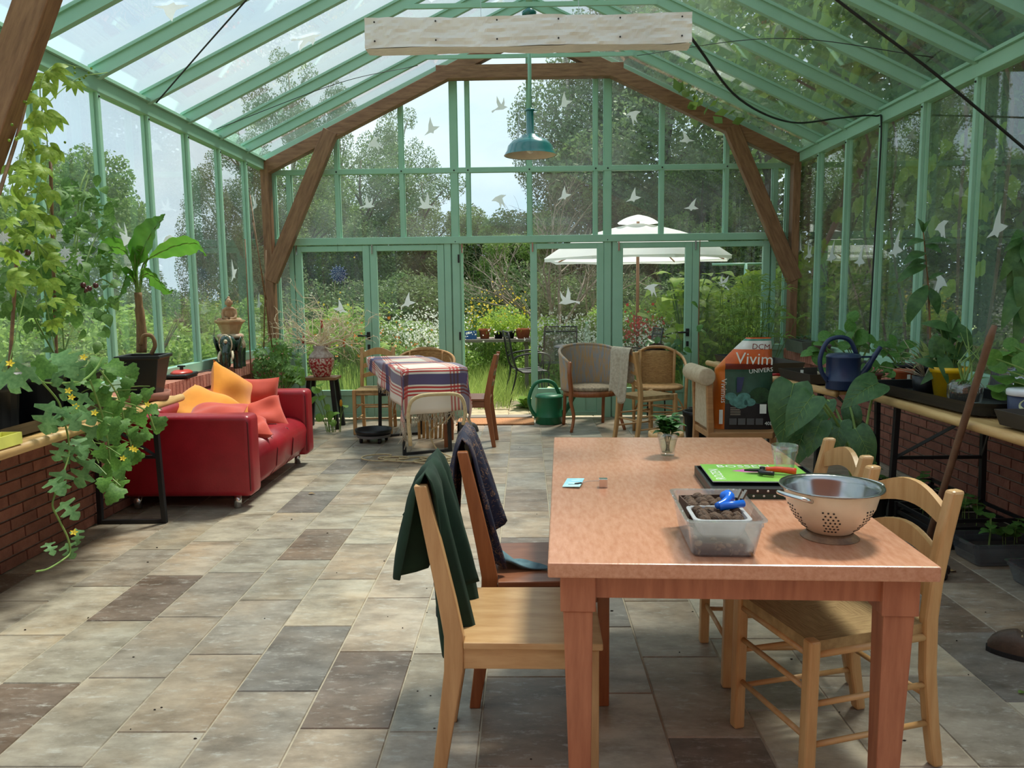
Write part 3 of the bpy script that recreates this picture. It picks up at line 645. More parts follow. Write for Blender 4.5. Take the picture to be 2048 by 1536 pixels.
for px_, Y, t, k in ((640, 12.5, 640, 'low2'), (720, 13.0, 600, 'low'), (800, 13.4, 620, 'low2'), (880, 13.2, 630, 'low'), (960, 14.0, 610, 'low2'), (1040, 13.6, 600, 'low'), (1110, 13.2, 620, 'low'), (1180, 13.4, 610, 'low2'), (1260, 13.6, 600, 'low'), (1340, 13.2, 560, 'low2'), (1420, 12.0, 540, 'yellow'), (1490, 11.6, 560, 'bamboo'), (1560, 11.0, 520, 'yellow'), (590, 11.6, 640, 'low')):
    plant_tree('bed_bush', k, at(px_, Y), Y, topz(px_, t, Y), {'bamboo': 'bamboo-leaved', 'low': 'pale green low', 'low2': 'mid-green low', 'hedge': 'dark green dense', 'yellow': 'yellow-green broad'}[k]+' bush in the flower bed beyond the paving', 'bush', G4, lib=BK)

# stuff: grass and flower heads
rng = np.random.default_rng(77)
def blades(n, x0, x1, y0, y1, h, w):
    bx = rng.uniform(x0, x1, n); by = rng.uniform(y0, y1, n); hh = h*rng.uniform(.4, 1.2, n); a = rng.uniform(0, 2*PI, n); ln = rng.normal(0, .35, (n, 2))*hh[:, None]
    v = np.empty((n, 4, 3)); dx, dy = np.cos(a)*w/2, np.sin(a)*w/2
    v[:, 0] = np.stack([bx-dx, by-dy, np.full(n, -.065)], 1); v[:, 1] = np.stack([bx+dx, by+dy, np.full(n, -.065)], 1)
    v[:, 2] = np.stack([bx+ln[:, 0]+dx*.2, by+ln[:, 1], hh-.065], 1); v[:, 3] = np.stack([bx+ln[:, 0]-dx*.2, by+ln[:, 1], hh-.065], 1)
    return v.reshape(-1, 3)
GL = leafmat('grass_blade', lin(176, 192, 108), lin(132, 160, 76), .4, scale=3)
va = np.concatenate([blades(16000, -3.2, 4.2, 10.4, 14.5, .16, .008), blades(9000, -3.5, -.2, 9.6, 12.8, .34, .008), blades(3000, 1.2, 3.2, 9.5, 12, .3, .008), blades(14000, -9, -3.2, 5, 14, .25, .012)])
go = inst('grass', quads('grass', va, len(va)//4, GL)); tag(go, 'long green grass growing outside the open door', 'grass', kind='stuff')
def flowers(name, label, spots, n, size, c, hvar=.3):
    P = []
    for (x, y, z, r) in spots: P.append(rng.normal(0, 1, (n, 3))*np.array([r, r*.6, hvar*r])+np.array([x, y, z]))
    P = np.concatenate(P); me = leaf_cloud(name, P, size, mat(name+'_petal', c, .7, trans=.3, scale=4), -.6, .9, rng=rng); o = inst(name, me); tag(o, label, 'flowers', kind='stuff')
    b = MB(); pr = random.Random(4)
    for (x, y, z, r) in spots:
        for i in range(12): q = (x+pr.gauss(0, r), y+pr.gauss(0, r*.5)); b.tube([(q[0], q[1], -.06), (q[0]+pr.uniform(-.05, .05), q[1], z*.6), (q[0]+pr.uniform(-.1, .1), q[1], z)], [.005, .004, .003], 4)
    b.build('flower_stem', LMID, o)
def sp(px_, ypx, Y, r): p = py(px_, ypx, Y); return (p.x, p.y, p.z, r)
flowers('white_umbel_flowers', 'white umbel flowers massed in the bed beyond the doors', [sp(850, 640, 12.0, .35), (sp(830, 665, 11.6, .35)), sp(870, 680, 11.4, .3), sp(1150, 650, 12.2, .4), sp(1120, 680, 11.8, .35), sp(1180, 690, 11.6, .3), sp(1330, 655, 12, .35), sp(1310, 690, 11.6, .25)], 420, .035, lin(236, 238, 226))
flowers('red_flowers', 'red flowers beside the parasol pole', [sp(1275, 645, 12.4, .16), sp(1290, 660, 12.2, .14), sp(1265, 672, 12.2, .14)], 110, .05, lin(206, 70, 52), .8)
flowers('yellow_flowers', 'yellow flowers above the outdoor plank table', [sp(990, 610, 13.2, .25), sp(1010, 640, 12.8, .3), sp(950, 635, 12.9, .2), sp(700, 640, 11.5, .3)], 90, .04, lin(222, 196, 60), .7)
flowers('orange_flowers', 'orange lilies low behind the cloth-covered table', [sp(800, 690, 11, .25), sp(770, 665, 11.5, .2), sp(700, 668, 11, .2)], 40, .05, lin(216, 130, 50), .6)

# parasol
PW = mat('parasol_cloth', lin(246, 247, 246), .8, col2=lin(240, 242, 242), trans=.5, scale=2)
par = thing('garden_parasol', 'white garden parasol with vent cap on a wooden pole', 'parasol', (py(1275, 600, 12.5).x, 12.5, -0.065))
def canopy(z0, z1, r0, r1, sag, n=8):
    b = MB(); N = n*6
    def fn(u, v):
        a = 2*PI*u; k = (u*n) % 1; e = (math.cos(PI/n)/math.cos((k-.5)*2*PI/n)); r = (r0+(r1-r0)*v)*(1*(1-v)+e*v if v > 0 else 1)
        z = z1+(z0-z1)*(.55*v+.45*v**3)-sag*math.sin(PI*v)*math.sin(PI*k)
        return (r*math.cos(a+.2), r*math.sin(a+.2), z)
    return b.grid(fn, N, 8, True)
canopy(1.98, 2.52, .10, 1.52, .05).build('canopy', PW, par, True)
v_ = MB()
for i in range(8):
    a0, a1 = 2*PI*i/8+.2, 2*PI*(i+1)/8+.2; r = 1.52*.995
    v_.add([(r*math.cos(a0), r*math.sin(a0), 1.98), (r*math.cos(a1), r*math.sin(a1), 1.98), (r*math.cos(a1), r*math.sin(a1), 1.93), (r*.5*(math.cos(a0)+math.cos(a1)), r*.5*(math.sin(a0)+math.sin(a1)), 1.95), (r*math.cos(a0), r*math.sin(a0), 1.93)], [(0, 1, 2, 3, 4)])
v_.build('valance', PW, par)
canopy(2.53, 2.66, .02, .34, .01).build('vent_cap', PW, par, True)
PWOOD = mat('parasol_wood', lin(146, 98, 62), .5, scale=6, stretch=(6, 6, 1))
MB().cyl((0, 0, 0), (0, 0, 2.6), .026).build('pole', PWOOD, par, True)
rb = MB().bar((.06, 0, 2.48), (1.46, 0, 1.97), .015, .02).mesh('rib', PWOOD)
for i in range(8): inst('rib', rb, par, Matrix.Rotation(2*PI*i/8+.2, 4, 'Z'))
MB().lathe([(.24, 0), (.24, .06), (.06, .09), (.045, .30)], 16).build('base', BLACKMETAL, par)

# garden furniture
MESHB = mat('black_mesh', lin(52, 54, 54), .6, alpha=.62)
def garden_chair(loc, rz, label):
    t = thing('garden_chair', label, 'chair', loc, rz)
    for s in (-1, 1):
        x = s*.25
        MB().tube(spline([(x, .26, 0), (x, .22, .30), (x, .20, .44), (x, -.18, .46), (x*.96, -.30, .95)], 5), .012, 7).build('side_frame', BLACKMETAL, t, True)
        MB().tube(spline([(x, -.30, 0), (x, -.2, .42), (x*1.05, -.22, .62), (x*1.08, .1, .68), (x*1.05, .24, .62), (x, .22, .45)], 5), .012, 7).build('armrest', BLACKMETAL, t, True)
    MB().grid(lambda u, v: ((u-.5)*.46, .2-v*.38, .445-.02*math.sin(PI*v)), 4, 6).build('seat', MESHB, t)
    MB().grid(lambda u, v: ((u-.5)*.46, -.18-v*.12, .46+v*.47), 4, 6).build('backrest', MESHB, t)
    MB().cyl((-.24, -.30, .95), (.24, -.30, .95), .012).cyl((-.24, -.285, .88), (.24, -.285, .88), .010).build('top_rail', BLACKMETAL, t, True)
    return t
garden_chair((0.02, 10.35, -.06), R(-80), 'black mesh garden chair standing in the open doorway view')
garden_chair((0.46, 11.35, -.06), R(170), 'black mesh garden chair on the far side of the round garden table')
garden_chair((1.52, 10.75, -.06), R(95), 'black mesh garden chair behind the rattan armchair glass')
gt = thing('garden_table', 'round black metal garden table with curled legs', 'table', (.78, 10.35, -.065))
MB().lathe([(.0, .73), (.40, .73), (.42, .745), (.40, .76), (0, .76)], 28).build('tabletop', BLACKMETAL, gt)
for i in range(4): 
    a = i*PI/2+.5; c, s = math.cos(a), math.sin(a)
    MB().tube(spline([(c*.3, s*.3, .73), (c*.34, s*.34, .6), (c*.12, s*.12, .5), (c*.10, s*.10, .3), (c*.32, s*.32, 0)], 5), .012, 6).build('leg', BLACKMETAL, gt, True)
BOTG = glass_mat('bottle_glass', (.82, .9, .84, 1), .08, .06)
bt = thing('glass_bottle', 'clear glass bottle standing on the round garden table', 'bottle', (.80, 10.3, .695))
MB().lathe([(0, .0), (.045, .0), (.048, .02), (.048, .2), (.02, .26), (.018, .30)], 16).build('body', BOTG, bt, True)
MB().cyl((0, 0, .29), (0, 0, .315), .02).build('cap', GREEN, bt)
pt = thing('plank_table', 'low outdoor plank table carrying seedling pots', 'table', (-.85, 11.9, -.065))
PLK = mat('grey_plank', lin(120, 112, 100), .85, scale=5, stretch=(1, 6, 6))
for i in range(3): MB().b2(-.27, 1.0, -.36+i*.24, -.14+i*.24, .74, .78).build('plank', PLK, pt)
for x in (-.17, .85):
    for y in (-.25, .25): MB().b2(x-.03, x+.03, y-.03, y+.03, 0, .74).build('leg', PLK, pt)
TERRA = mat('terracotta', lin(186, 104, 70), .85, col2=lin(160, 84, 56), scale=12)
bc = thing('plastic_crate', 'blue plastic crate on the outdoor plank table', 'crate', (-.87, 11.75, .715)); BLUEP = mat('blue_plastic', lin(40, 92, 150), .5)
for a in ((-.12, .12, -.09, -.08), (-.12, .12, .08, .09), (-.12, -.11, -.08, .08), (.11, .12, -.08, .08)): MB().b2(a[0], a[1], a[2], a[3], 0, .12).build('side', BLUEP, bc)
MB().b2(-.11, .11, -.08, .08, 0, .01).build('bottom', BLUEP, bc)
def simple_pot(name, label, loc, r, h, m, cat='pot', group=None, rim=True, tuft=None, taper=.72, soil=True):
    t = thing(name, label, cat, loc, random.uniform(0, 6), group)
    pr = [(r*taper*.9, 0), (r*taper, 0), (r*.96, h*.82)]+([(r*1.04, h*.82), (r*1.06, h)] if rim else [(r, h)])+[(r*.92, h), (r*.88, h*.8), (r*taper*.85, .01)]
    MB().lathe(pr, 20).build('pot_body', m, t, True, bevel=0)
    if soil: MB().lathe([(0, h*.84), (r*.45, h*.88), (r*.89, h*.84)], 16).build('soil', SOIL, t, True)
    return t
for i, (x, r_) in enumerate(((-.63, .09), (-.05, .12))):
    t = simple_pot('terracotta_pot', ('small' if i == 0 else 'wide')+' terracotta pot on the outdoor plank table', (x, 11.8, .715), r_, .15, TERRA)
    inst('foliage', leaf_cloud('foliage', rng.normal(0, .07, (160, 3))+np.array([0, 0, .22]), .05, LYELLOW, 0, .5, rng=rng), t)
for x in (-.42, -.25):
    t = simple_pot('nursery_pot', 'black nursery pot on the outdoor plank table', (x, 11.8, .715), .08, .11, BLACKPLASTIC, group='nursery pots outdoors')
    inst('foliage', leaf_cloud('foliage', rng.normal(0, .08, (160, 3))+np.array([0, 0, .2]), .05, LYELLOW, 0, .5, rng=rng), t)

# bare-branched bush
bb = thing('bare_shrub', 'leafless grey-branched shrub beyond the round garden table', 'shrub', (py(1118, 690, 14.9).x, 14.9, -.065))
br = MB(); prr = random.Random(12)
def branch(p, d, L, r, depth):
    pts = [Vector(p)]; dd = Vector(d).normalized()
    for i in range(4):
        dd = (dd+Vector((prr.uniform(-.22, .22), prr.uniform(-.22, .22), prr.uniform(-.12, .2)))).normalized(); pts.append(pts[-1]+dd*L/4)
    br.tube(pts, [r, r*.85, r*.7, r*.55, r*.4], 5 if depth > 1 else 4, cap=False)
    if depth > 0:
        for i in range(4 if depth > 1 else 3):
            k = prr.choice((1, 2, 3, 4)); nd = (dd+Vector((prr.uniform(-1, 1), prr.uniform(-.8, .8), prr.uniform(-.5, .7)))).normalized()
            branch(pts[k], nd, L*prr.uniform(.5, .8), r*.5, depth-1)
branch((0, 0, -.05), (.05, 0, 1), .8, .07, 0)
for d in ((-.9, 0, .75), (-.5, .2, 1), (.5, -.1, .9), (.9, .2, .7), (-.15, -.3, 1), (.2, .3, 1), (-1, -.2, .45), (-.7, .1, 1.0)): branch((0, 0, prr.uniform(.45, .8)), d, prr.uniform(1.2, 1.7), .035, 3)
br.build('branches', TWIG, bb)

# broad-leaved garden plants
def leaf_shape(kind):
    """unit leaf along +Y (length 1), flat in XY with a fold; returns MB"""
    b = MB()
    if kind == 'heart': prof = [(0, 0), (.12, .40), (.3, .46), (.5, .40), (.7, .27), (.87, .12), (1, 0)]; lobe = .16
    elif kind == 'oval': prof = [(0, .02), (.15, .20), (.35, .29), (.55, .29), (.75, .2), (.9, .09), (1, 0)]; lobe = 0
    elif kind == 'lance': prof = [(0, .02), (.15, .10), (.35, .16), (.55, .15), (.75, .10), (.9, .05), (1, 0)]; lobe = 0
    elif kind == 'round': prof = [(0, .1), (.08, .30), (.25, .46), (.5, .50), (.75, .43), (.92, .24), (1, 0)]; lobe = .06
    elif kind == 'strap': prof = [(0, .03), (.2, .045), (.4, .05), (.6, .045), (.8, .03), (1, 0)]; lobe = 0
    elif kind == 'melon': prof = [(0, .06), (.05, .34), (.16, .50), (.28, .40), (.42, .50), (.55, .34), (.68, .36), (.8, .20), (.9, .16), (1, 0)]; lobe = .12
    elif kind == 'water': prof = [(0, .03), (.12, .10), (.2, .42), (.3, .40), (.34, .10), (.46, .10), (.54, .40), (.64, .33), (.68, .09), (.80, .22), (.92, .14), (1, 0)]; lobe = 0
    cs = []
    if kind in ('heart', 'oval', 'lance', 'round'):
        q = spline([(t, w, 0) for t, w in prof], 3); prof = [(p.x, max(0, p.y)) for p in q]
    for t, w in prof:
        zb = .10*math.sin(PI*t)-.16*t*t
        yo = -lobe*max(0, 1-t/.32)*min(1, w/.3)*1.3
        cs.append(((-w, t+yo, zb+.10*w), (-w*.5, t+yo*.75, zb+.07*w), (0, t, zb), (w*.5, t+yo*.75, zb+.07*w), (w, t+yo, zb+.10*w)))
    vs = [p for c in cs for p in c]; fs = [(i*5+j, i*5+j+1, (i+1)*5+j+1, (i+1)*5+j) for i in range(len(cs)-1) for j in range(4)]
    return b.add(vs, fs)
LM = {}
def leafmesh(kind, m):
    k = (kind, m.name)
    if k not in LM: LM[k] = leaf_shape(kind).mesh('leaf', m, True, fix=False)
    return LM[k]
bl = thing('broadleaf_shrub', 'bright yellow-green broad-leaved shrub beyond the parasol pole', 'shrub', (py(1370, 690, 10.8).x, 10.8, -.065))
lm = leafmesh('heart', LYELLOW); pr = random.Random(9); stx = MB()
for i in range(70):
    c = py(pr.gauss(1375, 42), pr.uniform(545, 690), 10.8+pr.uniform(-.35, .35)); p = c-bl.location
    a = pr.uniform(0, 2*PI); inst('leaf', lm, bl, frame_mat(p, (math.cos(a), math.sin(a)*.6-.4, pr.uniform(-.5, .2)), (0, -.2, 1), pr.uniform(.16, .26)))
    if i % 3 == 0: stx.tube(bez((0, 0, 0), (p.x*.3, p.y*.3, p.z*.7), p, 6), .008, 5)
stx.build('stem', LMID, bl)
LVAR = leafmat('variegated_leaf', lin(150, 186, 96), lin(222, 226, 178), .35, scale=6); lv = leafmesh('oval', LVAR)
def rosette(name, label, loc, n, L, lm_, cat='plant', tilt=(.2, 1.1), seed=1, group=None, wide=1.0, h0=0.0, stem=None):
    t = thing(name, label, cat, loc, 0, group); pr = random.Random(seed); sb = MB()
    for i in range(n):
        a = 2.4*i+pr.uniform(-.3, .3); e = pr.uniform(*tilt); d = Vector((math.cos(a)*math.cos(e), math.sin(a)*math.cos(e), math.sin(e)))
        base = Vector((0, 0, h0))+d*(L*.35 if stem else 0); l_ = L*pr.uniform(.7, 1.1)
        inst('leaf', lm_, t, frame_mat(base, d, (0, 0, 1), l_, wide))
        if stem: sb.tube([Vector((0, 0, h0)), Vector((0, 0, h0))+d*L*.2+Vector((0, 0, .02)), base], .006, 5)
    if stem: sb.build('stem', stem, t)
    return t
rosette('hosta_plant', 'pale variegated hosta outside the door behind the green can', (.36, 9.25, -.06), 16, .34, lv, seed=3, stem=LMID)
rosette('hosta_plant', 'dark green broad plant beside the open doorway paving', (.02, 9.7, -.06), 14, .30, leafmesh('oval', LMID), seed=4)
# washing line post
wl = thing('clothes_line_post', 'green metal washing line post among the trees', 'post', (py(1490, 600, 14.2).x, 14.2, -.065))
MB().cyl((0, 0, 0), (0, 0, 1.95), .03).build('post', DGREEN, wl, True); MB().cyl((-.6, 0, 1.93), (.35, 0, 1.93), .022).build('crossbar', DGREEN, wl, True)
# papyrus clumps
def papyrus(label, loc, n, h, seed, spread=.3, group=None):
    t = thing('papyrus_plant', label, 'plant', loc, 0, group); pr = random.Random(seed); b = MB(); P = []; um = MB()
    for i in range(n):
        x, y = pr.gauss(0, spread*.5), pr.gauss(0, spread*.4); hh = h*pr.uniform(.6, 1.05); tx, ty = x+pr.gauss(0, .12), y+pr.gauss(0, .1)
        b.tube([(x, y, 0), (x+(tx-x)*.4, y, hh*.6), (tx, ty, hh)], [.005, .004, .003], 4, False)
        for k in range(12):
            a = pr.uniform(0, 2*PI); e = pr.uniform(-.15, .5); L = pr.uniform(.12, .2); d = Vector((math.cos(a)*math.cos(e), math.sin(a)*math.cos(e), math.sin(e))); s = d.orthogonal().normalized()*.006; p = Vector((tx, ty, hh))
            m_ = p+d*L*.55+Vector((0, 0, .01)); q = p+d*L+Vector((0, 0, -.03)); um.add([p, m_+s, q, m_-s], [(0, 1, 2, 3)])
    b.build('stem', LMID, t); tag(um.build('frond', LLIGHT, t, fix=False), kind='stuff')
    return t
papyrus('tall papyrus clump seen through the glass behind the red vase', (-1.98, 9.42, -.06), 42, 1.25, 8, .42)
papyrus('tall papyrus clump between soil bag and corner post', (2.36, 8.26, .0), 46, 1.45, 9, .26)
vine = thing('grape_vine', 'grape vine with sunlit yellow-green leaves on the bench-side glass', 'vine', (3.25, 6.2, -.06)); gv = leafmesh('melon', LYELLOW); pr = random.Random(40); sb = MB()
for i in range(9):
    y0 = -2.4+i*.55; sb.tube(spline([(0, y0*.4, 0), (.05, y0*.7, 1.0), (.0, y0, 2.0), (.05, y0+.1, 2.85), (-.2, y0+.2, 3.22), (-.6, y0+.25, 3.48)], 5), .012, 5)
for i in range(120):
    y = pr.uniform(-2.2, 2.2); z = pr.choice((pr.uniform(1.2, 2.55), pr.uniform(2.0, 2.6))); x = pr.uniform(.0, .34)
    if pr.random() < .4: x = pr.uniform(-1.1, -.3); z = roofz(3.25+x)+.34+pr.uniform(0, .2)
    a = pr.uniform(0, 6.28); inst('leaf', gv, vine, frame_mat((x, y, z), (-.2+pr.gauss(0, .3), math.cos(a), math.sin(a)-.5), (-1, 0, .2), pr.uniform(.12, .22)))
sb.build('stem', BARKRED, vine)

# ================================================================== FURNITURE
def wood(name, c1, c2, rough=.4, stretch=(9, 9, 1), scale=4, **k): return mat(name, c1, rough, col2=c2, scale=scale, stretch=stretch, detail=5, bump=.05, **k)
TABLEW = wood('table_wood', lin(196, 142, 114), lin(178, 120, 90), .27, (9, 2.2, 9), 9, coat=.3)
TABLEW2 = wood('table_leg_wood', lin(170, 106, 76), lin(146, 84, 58), .42, (9, 9, 1), 5)
PINE = wood('pine', lin(206, 164, 112), lin(186, 140, 88), .38)
PINEH = wood('pine_across', lin(206, 164, 112), lin(186, 140, 88), .38, (1.2, 9, 9))
LIGHTW = wood('light_chair_wood', lin(196, 158, 112), lin(172, 130, 84), .36, (1.5, 7, 9))
LIGHTWV = wood('light_post_wood', lin(190, 150, 104), lin(166, 122, 78), .42)
BROWNW = wood('brown_chair_wood', lin(160, 98, 58), lin(132, 74, 40), .38)
BROWNWH = wood('brown_seat_wood', lin(152, 98, 70), lin(126, 76, 52), .32, (1.5, 8, 9))
LOG = wood('bench_pine', lin(214, 176, 118), lin(190, 146, 90), .5, (8, 1, 8), 5)
RUSH = mat('rush_seat', lin(178, 148, 100), .8, col2=lin(132, 102, 62), scale=16, stretch=(1, 14, 1), bump=.5)
RUSH2 = mat('rush_seat_side', lin(178, 148, 100), .8, col2=lin(132, 102, 62), scale=16, stretch=(14, 1, 1), bump=.5)

# dining table
dt = thing('dining_table', 'large reddish wooden dining table with a worn top and tapered legs', 'table', (.545, 2.624, 0), R(-2.6))
MB().b2(-.462, .462, -.825, .825, .712, .75).build('tabletop', TABLEW, dt, bevel=.005)
for a in ((-.37, .37, -.775, -.75), (-.37, .37, .75, .775), (-.415, -.39, -.72, .72), (.39, .415, -.72, .72)): MB().b2(*a, .645, .712).build('apron', TABLEW2, dt)
for sx in (-1, 1):
    for sy in (-1, 1):
        x, y = sx*.388, sy*.745
        lg = MB().b2(x-.044, x+.044, y-.044, y+.044, .612, .712); lg.bar((x, y, .612), (x-sx*.006, y-sy*.006, 0), .074, .074, (0, 1, 0), .05, .05)
        lg.build('leg', TABLEW2, dt, bevel=.003)

# solid-seat chair: seat centre at the origin, front towards +X
def plain_chair(name, label, loc, rz, mv, mh, h=.87):
    t = thing(name, label, 'chair', loc, rz)
    for s in (-1, 1):
        y = s*.18
        MB().post([(-.262, 0, .036), (-.235, .18, .044), (-.207, .36, .054), (-.205, .46, .054), (-.222, .56, .05), (-.25, .70, .044), (-.288, h, .034)], y, .034).build('back_post', mv, t, bevel=.004)
        MB().b2(.155, .195, y-.02, y+.02, 0, .425).build('leg', mv, t, bevel=.004)
        MB().b2(-.18, .16, y-.011, y+.011, .365, .425).build('seat_rail', mh, t, bevel=.002)
    MB().b2(.165, .187, -.16, .16, .365, .425).b2(-.215, -.195, -.16, .16, .365, .425).build('seat_rail', mh, t)
    sm = MB(); sm.prism([(-.178, -.205), (.205, -.21), (.205, .21), (-.178, .205), (-.178, .158), (-.225, .158), (-.225, -.158), (-.178, -.158)], 'z', .427, .447)
    sm.build('seat', mh, t, bevel=.004)
    for za, zb in ((h-.10, h-.015), (h-.20, h-.155), (h-.30, h-.255)):
        xx = -.205-.08*((za+zb)/2-.47)/(h-.47)
        MB().grid(lambda u, v: (xx-.018*math.sin(PI*u)-(v-.5)*.012, -.165+.33*u, za+(zb-za)*v), 9, 2).build('back_slat', mh, t, solid=.018)
    return t
plain_chair('wooden_chair', 'pale wooden chair with a dark green shirt over its back', (0, 2.24, 0), R(-1), LIGHTWV, LIGHTW, .885)
plain_chair('wooden_chair', 'brown wooden chair with a navy patterned shirt over its back', (.068, 2.70, 0), R(2), BROWNW, BROWNWH, .885)
plain_chair('wooden_chair', 'brown wooden chair turned sideways at the cloth-covered table', (-.56, 7.2, 0), R(178), BROWNW, BROWNWH, .85)

# rush-seated chair: front towards +X
def rush_chair(name, label, loc, rz, h=.83, tall=1.0):
    t = thing(name, label, 'chair', loc, rz)
    for s in (-1, 1):
        y = s*.165
        MB().post([(-.245, 0, .036), (-.22, .14, .040), (-.200, .30, .043), (-.195, .46, .044), (-.205, .56, .044), (-.232, .70, .044), (-.264, h, .042)], y, .036).build('back_post', PINE, t, bevel=.009)
        MB().bar((.205, y*1.08, 0), (.20, y*1.08, .452), .036, .036, (1, 0, 0)).build('leg', PINE, t, bevel=.007)
        MB().cyl((-.2, y*1.02, .405), (.2, y*1.06, .405), .011).build('seat_rail', PINEH, t, True)
        for z in (.26, .14): MB().cyl((-.21, y*1.02, z), (.2, y*1.06, z), .0085).build('stretcher', PINEH, t, True)
    for z in (.30, .16): MB().cyl((.2, -.17, z), (.2, .17, z), .0085).build('stretcher', PINE, t, True)
    MB().cyl((-.205, -.165, .22), (-.205, .165, .22), .0085).build('stretcher', PINE, t, True); MB().cyl((.2, -.17, .405), (.2, .17, .405), .011).build('seat_rail', PINE, t, True)
    # woven seat in four triangles sloping to the centre
    H = .445
    c = Vector((0, 0, H-.012)); P = [Vector((-.205, -.165, H)), Vector((.205, -.18, H)), Vector((.205, .18, H)), Vector((-.205, .165, H))]
    for i in range(4):
        a, b = P[i], P[(i+1) % 4]; lo = Vector((0, 0, -.032))
        MB().add([a, b, c, a+lo, b+lo, c+lo*.5], [(0, 1, 2), (5, 4, 3), (0, 3, 4, 1)]).build('rush_seat', RUSH if i % 2 == 0 else RUSH2, t)
    for z0, amp, th in ((h-.085, .045, .055), (h-.20, .04, .045), (h-.30, .03, .04)):
        xx = -.195-.067*(z0-.50)/(h-.50)
        MB().grid(lambda u, v: (xx-.02*math.sin(PI*u), -.155+.31*u, z0+amp*math.sin(PI*u)*(1 if v > .5 else .95)+th*(v-.5)*(1+.25*math.sin(PI*u))), 13, 2).build('back_rail', PINE, t, solid=.018)
    return t
rush_chair('rush_chair', 'pine rush-seated chair beside the enamel colander', (.915, 2.27, 0), R(180+16))
rush_chair('rush_chair', 'pine rush-seated chair beside the empty drinking glass', (.905, 2.82, 0), R(180))
rush_chair('rush_chair', 'pine rush-seated chair with a beige towel on its back', (1.12, 7.28, 0), R(30), .86)
rush_chair('rush_chair', 'pine rush-seated chair behind the cloth-covered table', (-1.56, 7.92, 0), R(-88), .85)

# beer-garden trestle table; length along Y, origin at its centre on the floor
def trestle(name, label, loc, rz, L=2.2, Wd=.5, brace=True):
    t = thing(name, label, 'table', loc, rz)
    for i in range(4):
        w = Wd/4; MB().b2(-Wd/2+i*w+.002, -Wd/2+(i+1)*w-.002, -L/2, L/2, .742, .764).build('board', LOG, t, bevel=.002)
    for s in (-1, 1):
        MB().tube([(s*Wd/2, -L/2, .752), (s*Wd/2, L/2, .752)], .024, 12).build('edge_rail', LOG, t, True)
    for e in (-1, 1):
        y = e*(L/2-.28); f = MB()
        for s in (-1, 1): f.bar((s*(Wd/2-.03), y, 0), (s*(Wd/2-.05), y, .735), .03, .03, (0, 1, 0))
        f.bar((-(Wd/2-.03), y, .012), (Wd/2-.03, y, .012), .024, .024).bar((-(Wd/2-.05), y, .72), (Wd/2-.05, y, .72), .03, .03).bar((-(Wd/2-.04), y, .42), (Wd/2-.04, y, .42), .02, .02)
        f.build('leg_frame', BLACKMETAL, t, bevel=.002)
        if brace:
            for s in (-1, 1): MB().bar((s*(Wd/2-.05), y, .42), (s*.05, y-e*.42, .735), .018, .006, (1, 0, 0)).build('brace', BLACKMETAL, t)
    return t
trestle('trestle_bench_table', 'pine trestle table with melon pots along the sofa-side wall', (-2.45, 3.86, 0), R(1), 2.2, .46)
trestle('trestle_bench_table', 'pine trestle table with the yellow pot and black tray', (2.40, 3.68, 0), R(0.5), 2.2, .60)
trestle('trestle_bench_table', 'pine trestle table carrying the blue watering can', (2.03, 5.98, 0), R(7.7), 2.2, .50)
trestle('trestle_bench_table', 'short trestle table under the plaid cloth', (-1.07, 7.19, 0), R(23.5), 1.5, .48)

# sofa, front towards +X
RED = mat('red_leather', lin(158, 26, 40), .36, col2=lin(138, 18, 32), scale=6, bump=.06, bscale=90, spec=.5)
REDP = mat('red_piping', lin(92, 8, 18), .45)
sf = thing('sofa', 'low red leather two-seat sofa with chrome legs', 'sofa', (-2.24, 5.705, 0))
def soft(b, name, m, par, bev=.035, seg=4):
    o = b.build(name, m, par); md = o.modifiers.new('bevel', 'BEVEL'); md.width = bev; md.segments = seg; md.limit_method = 'ANGLE'
    o.data.polygons.foreach_set('use_smooth', [True]*len(o.data.polygons)); return o
soft(MB().b2(-.42, .44, -.755, -.565, .09, .63), 'armrest', RED, sf, .04)
soft(MB().b2(-.42, .44, .565, .755, .09, .63), 'armrest', RED, sf, .04)
soft(MB().b2(-.43, -.22, -.57, .57, .09, .655), 'backrest', RED, sf, .05)
seat = MB(); poly = []
for k in range(9): q = R(90*k/8-0); poly.append((.30+.13*math.cos(q), .30+.115*math.sin(q)))
poly += [(-.23, .40), (-.23, .10), (.36, .10), (.415, .17)]
seat.prism(poly, 'y', -.563, .563); o = seat.build('seat', RED, sf); o.data.polygons.foreach_set('use_smooth', [len(p.vertices) == 4 for p in o.data.polygons])
for y in (-.19, .19): MB().tube([(-.2, y, .402), (.1, y, .411), (.30, y, .417), (.392, y, .383), (.432, y, .30), (.42, y, .18), (.37, y, .11)], .004, 6).build('seam', REDP, sf, True)
for s in (-1, 1):
    y = s*.755 if s < 0 else .567
    MB().tube([(-.38, y+.008, .605), (.40, y+.008, .605), (.425, y+.008, .58), (.425, y+.008, .13)], .004, 6).build('seam', REDP, sf, True)
for x in (-.36, .31):
    for y in (-.68, .68): MB().cyl((x, y, 0), (x, y, .095), .025, n=16).build('leg', CHROME, sf, True)
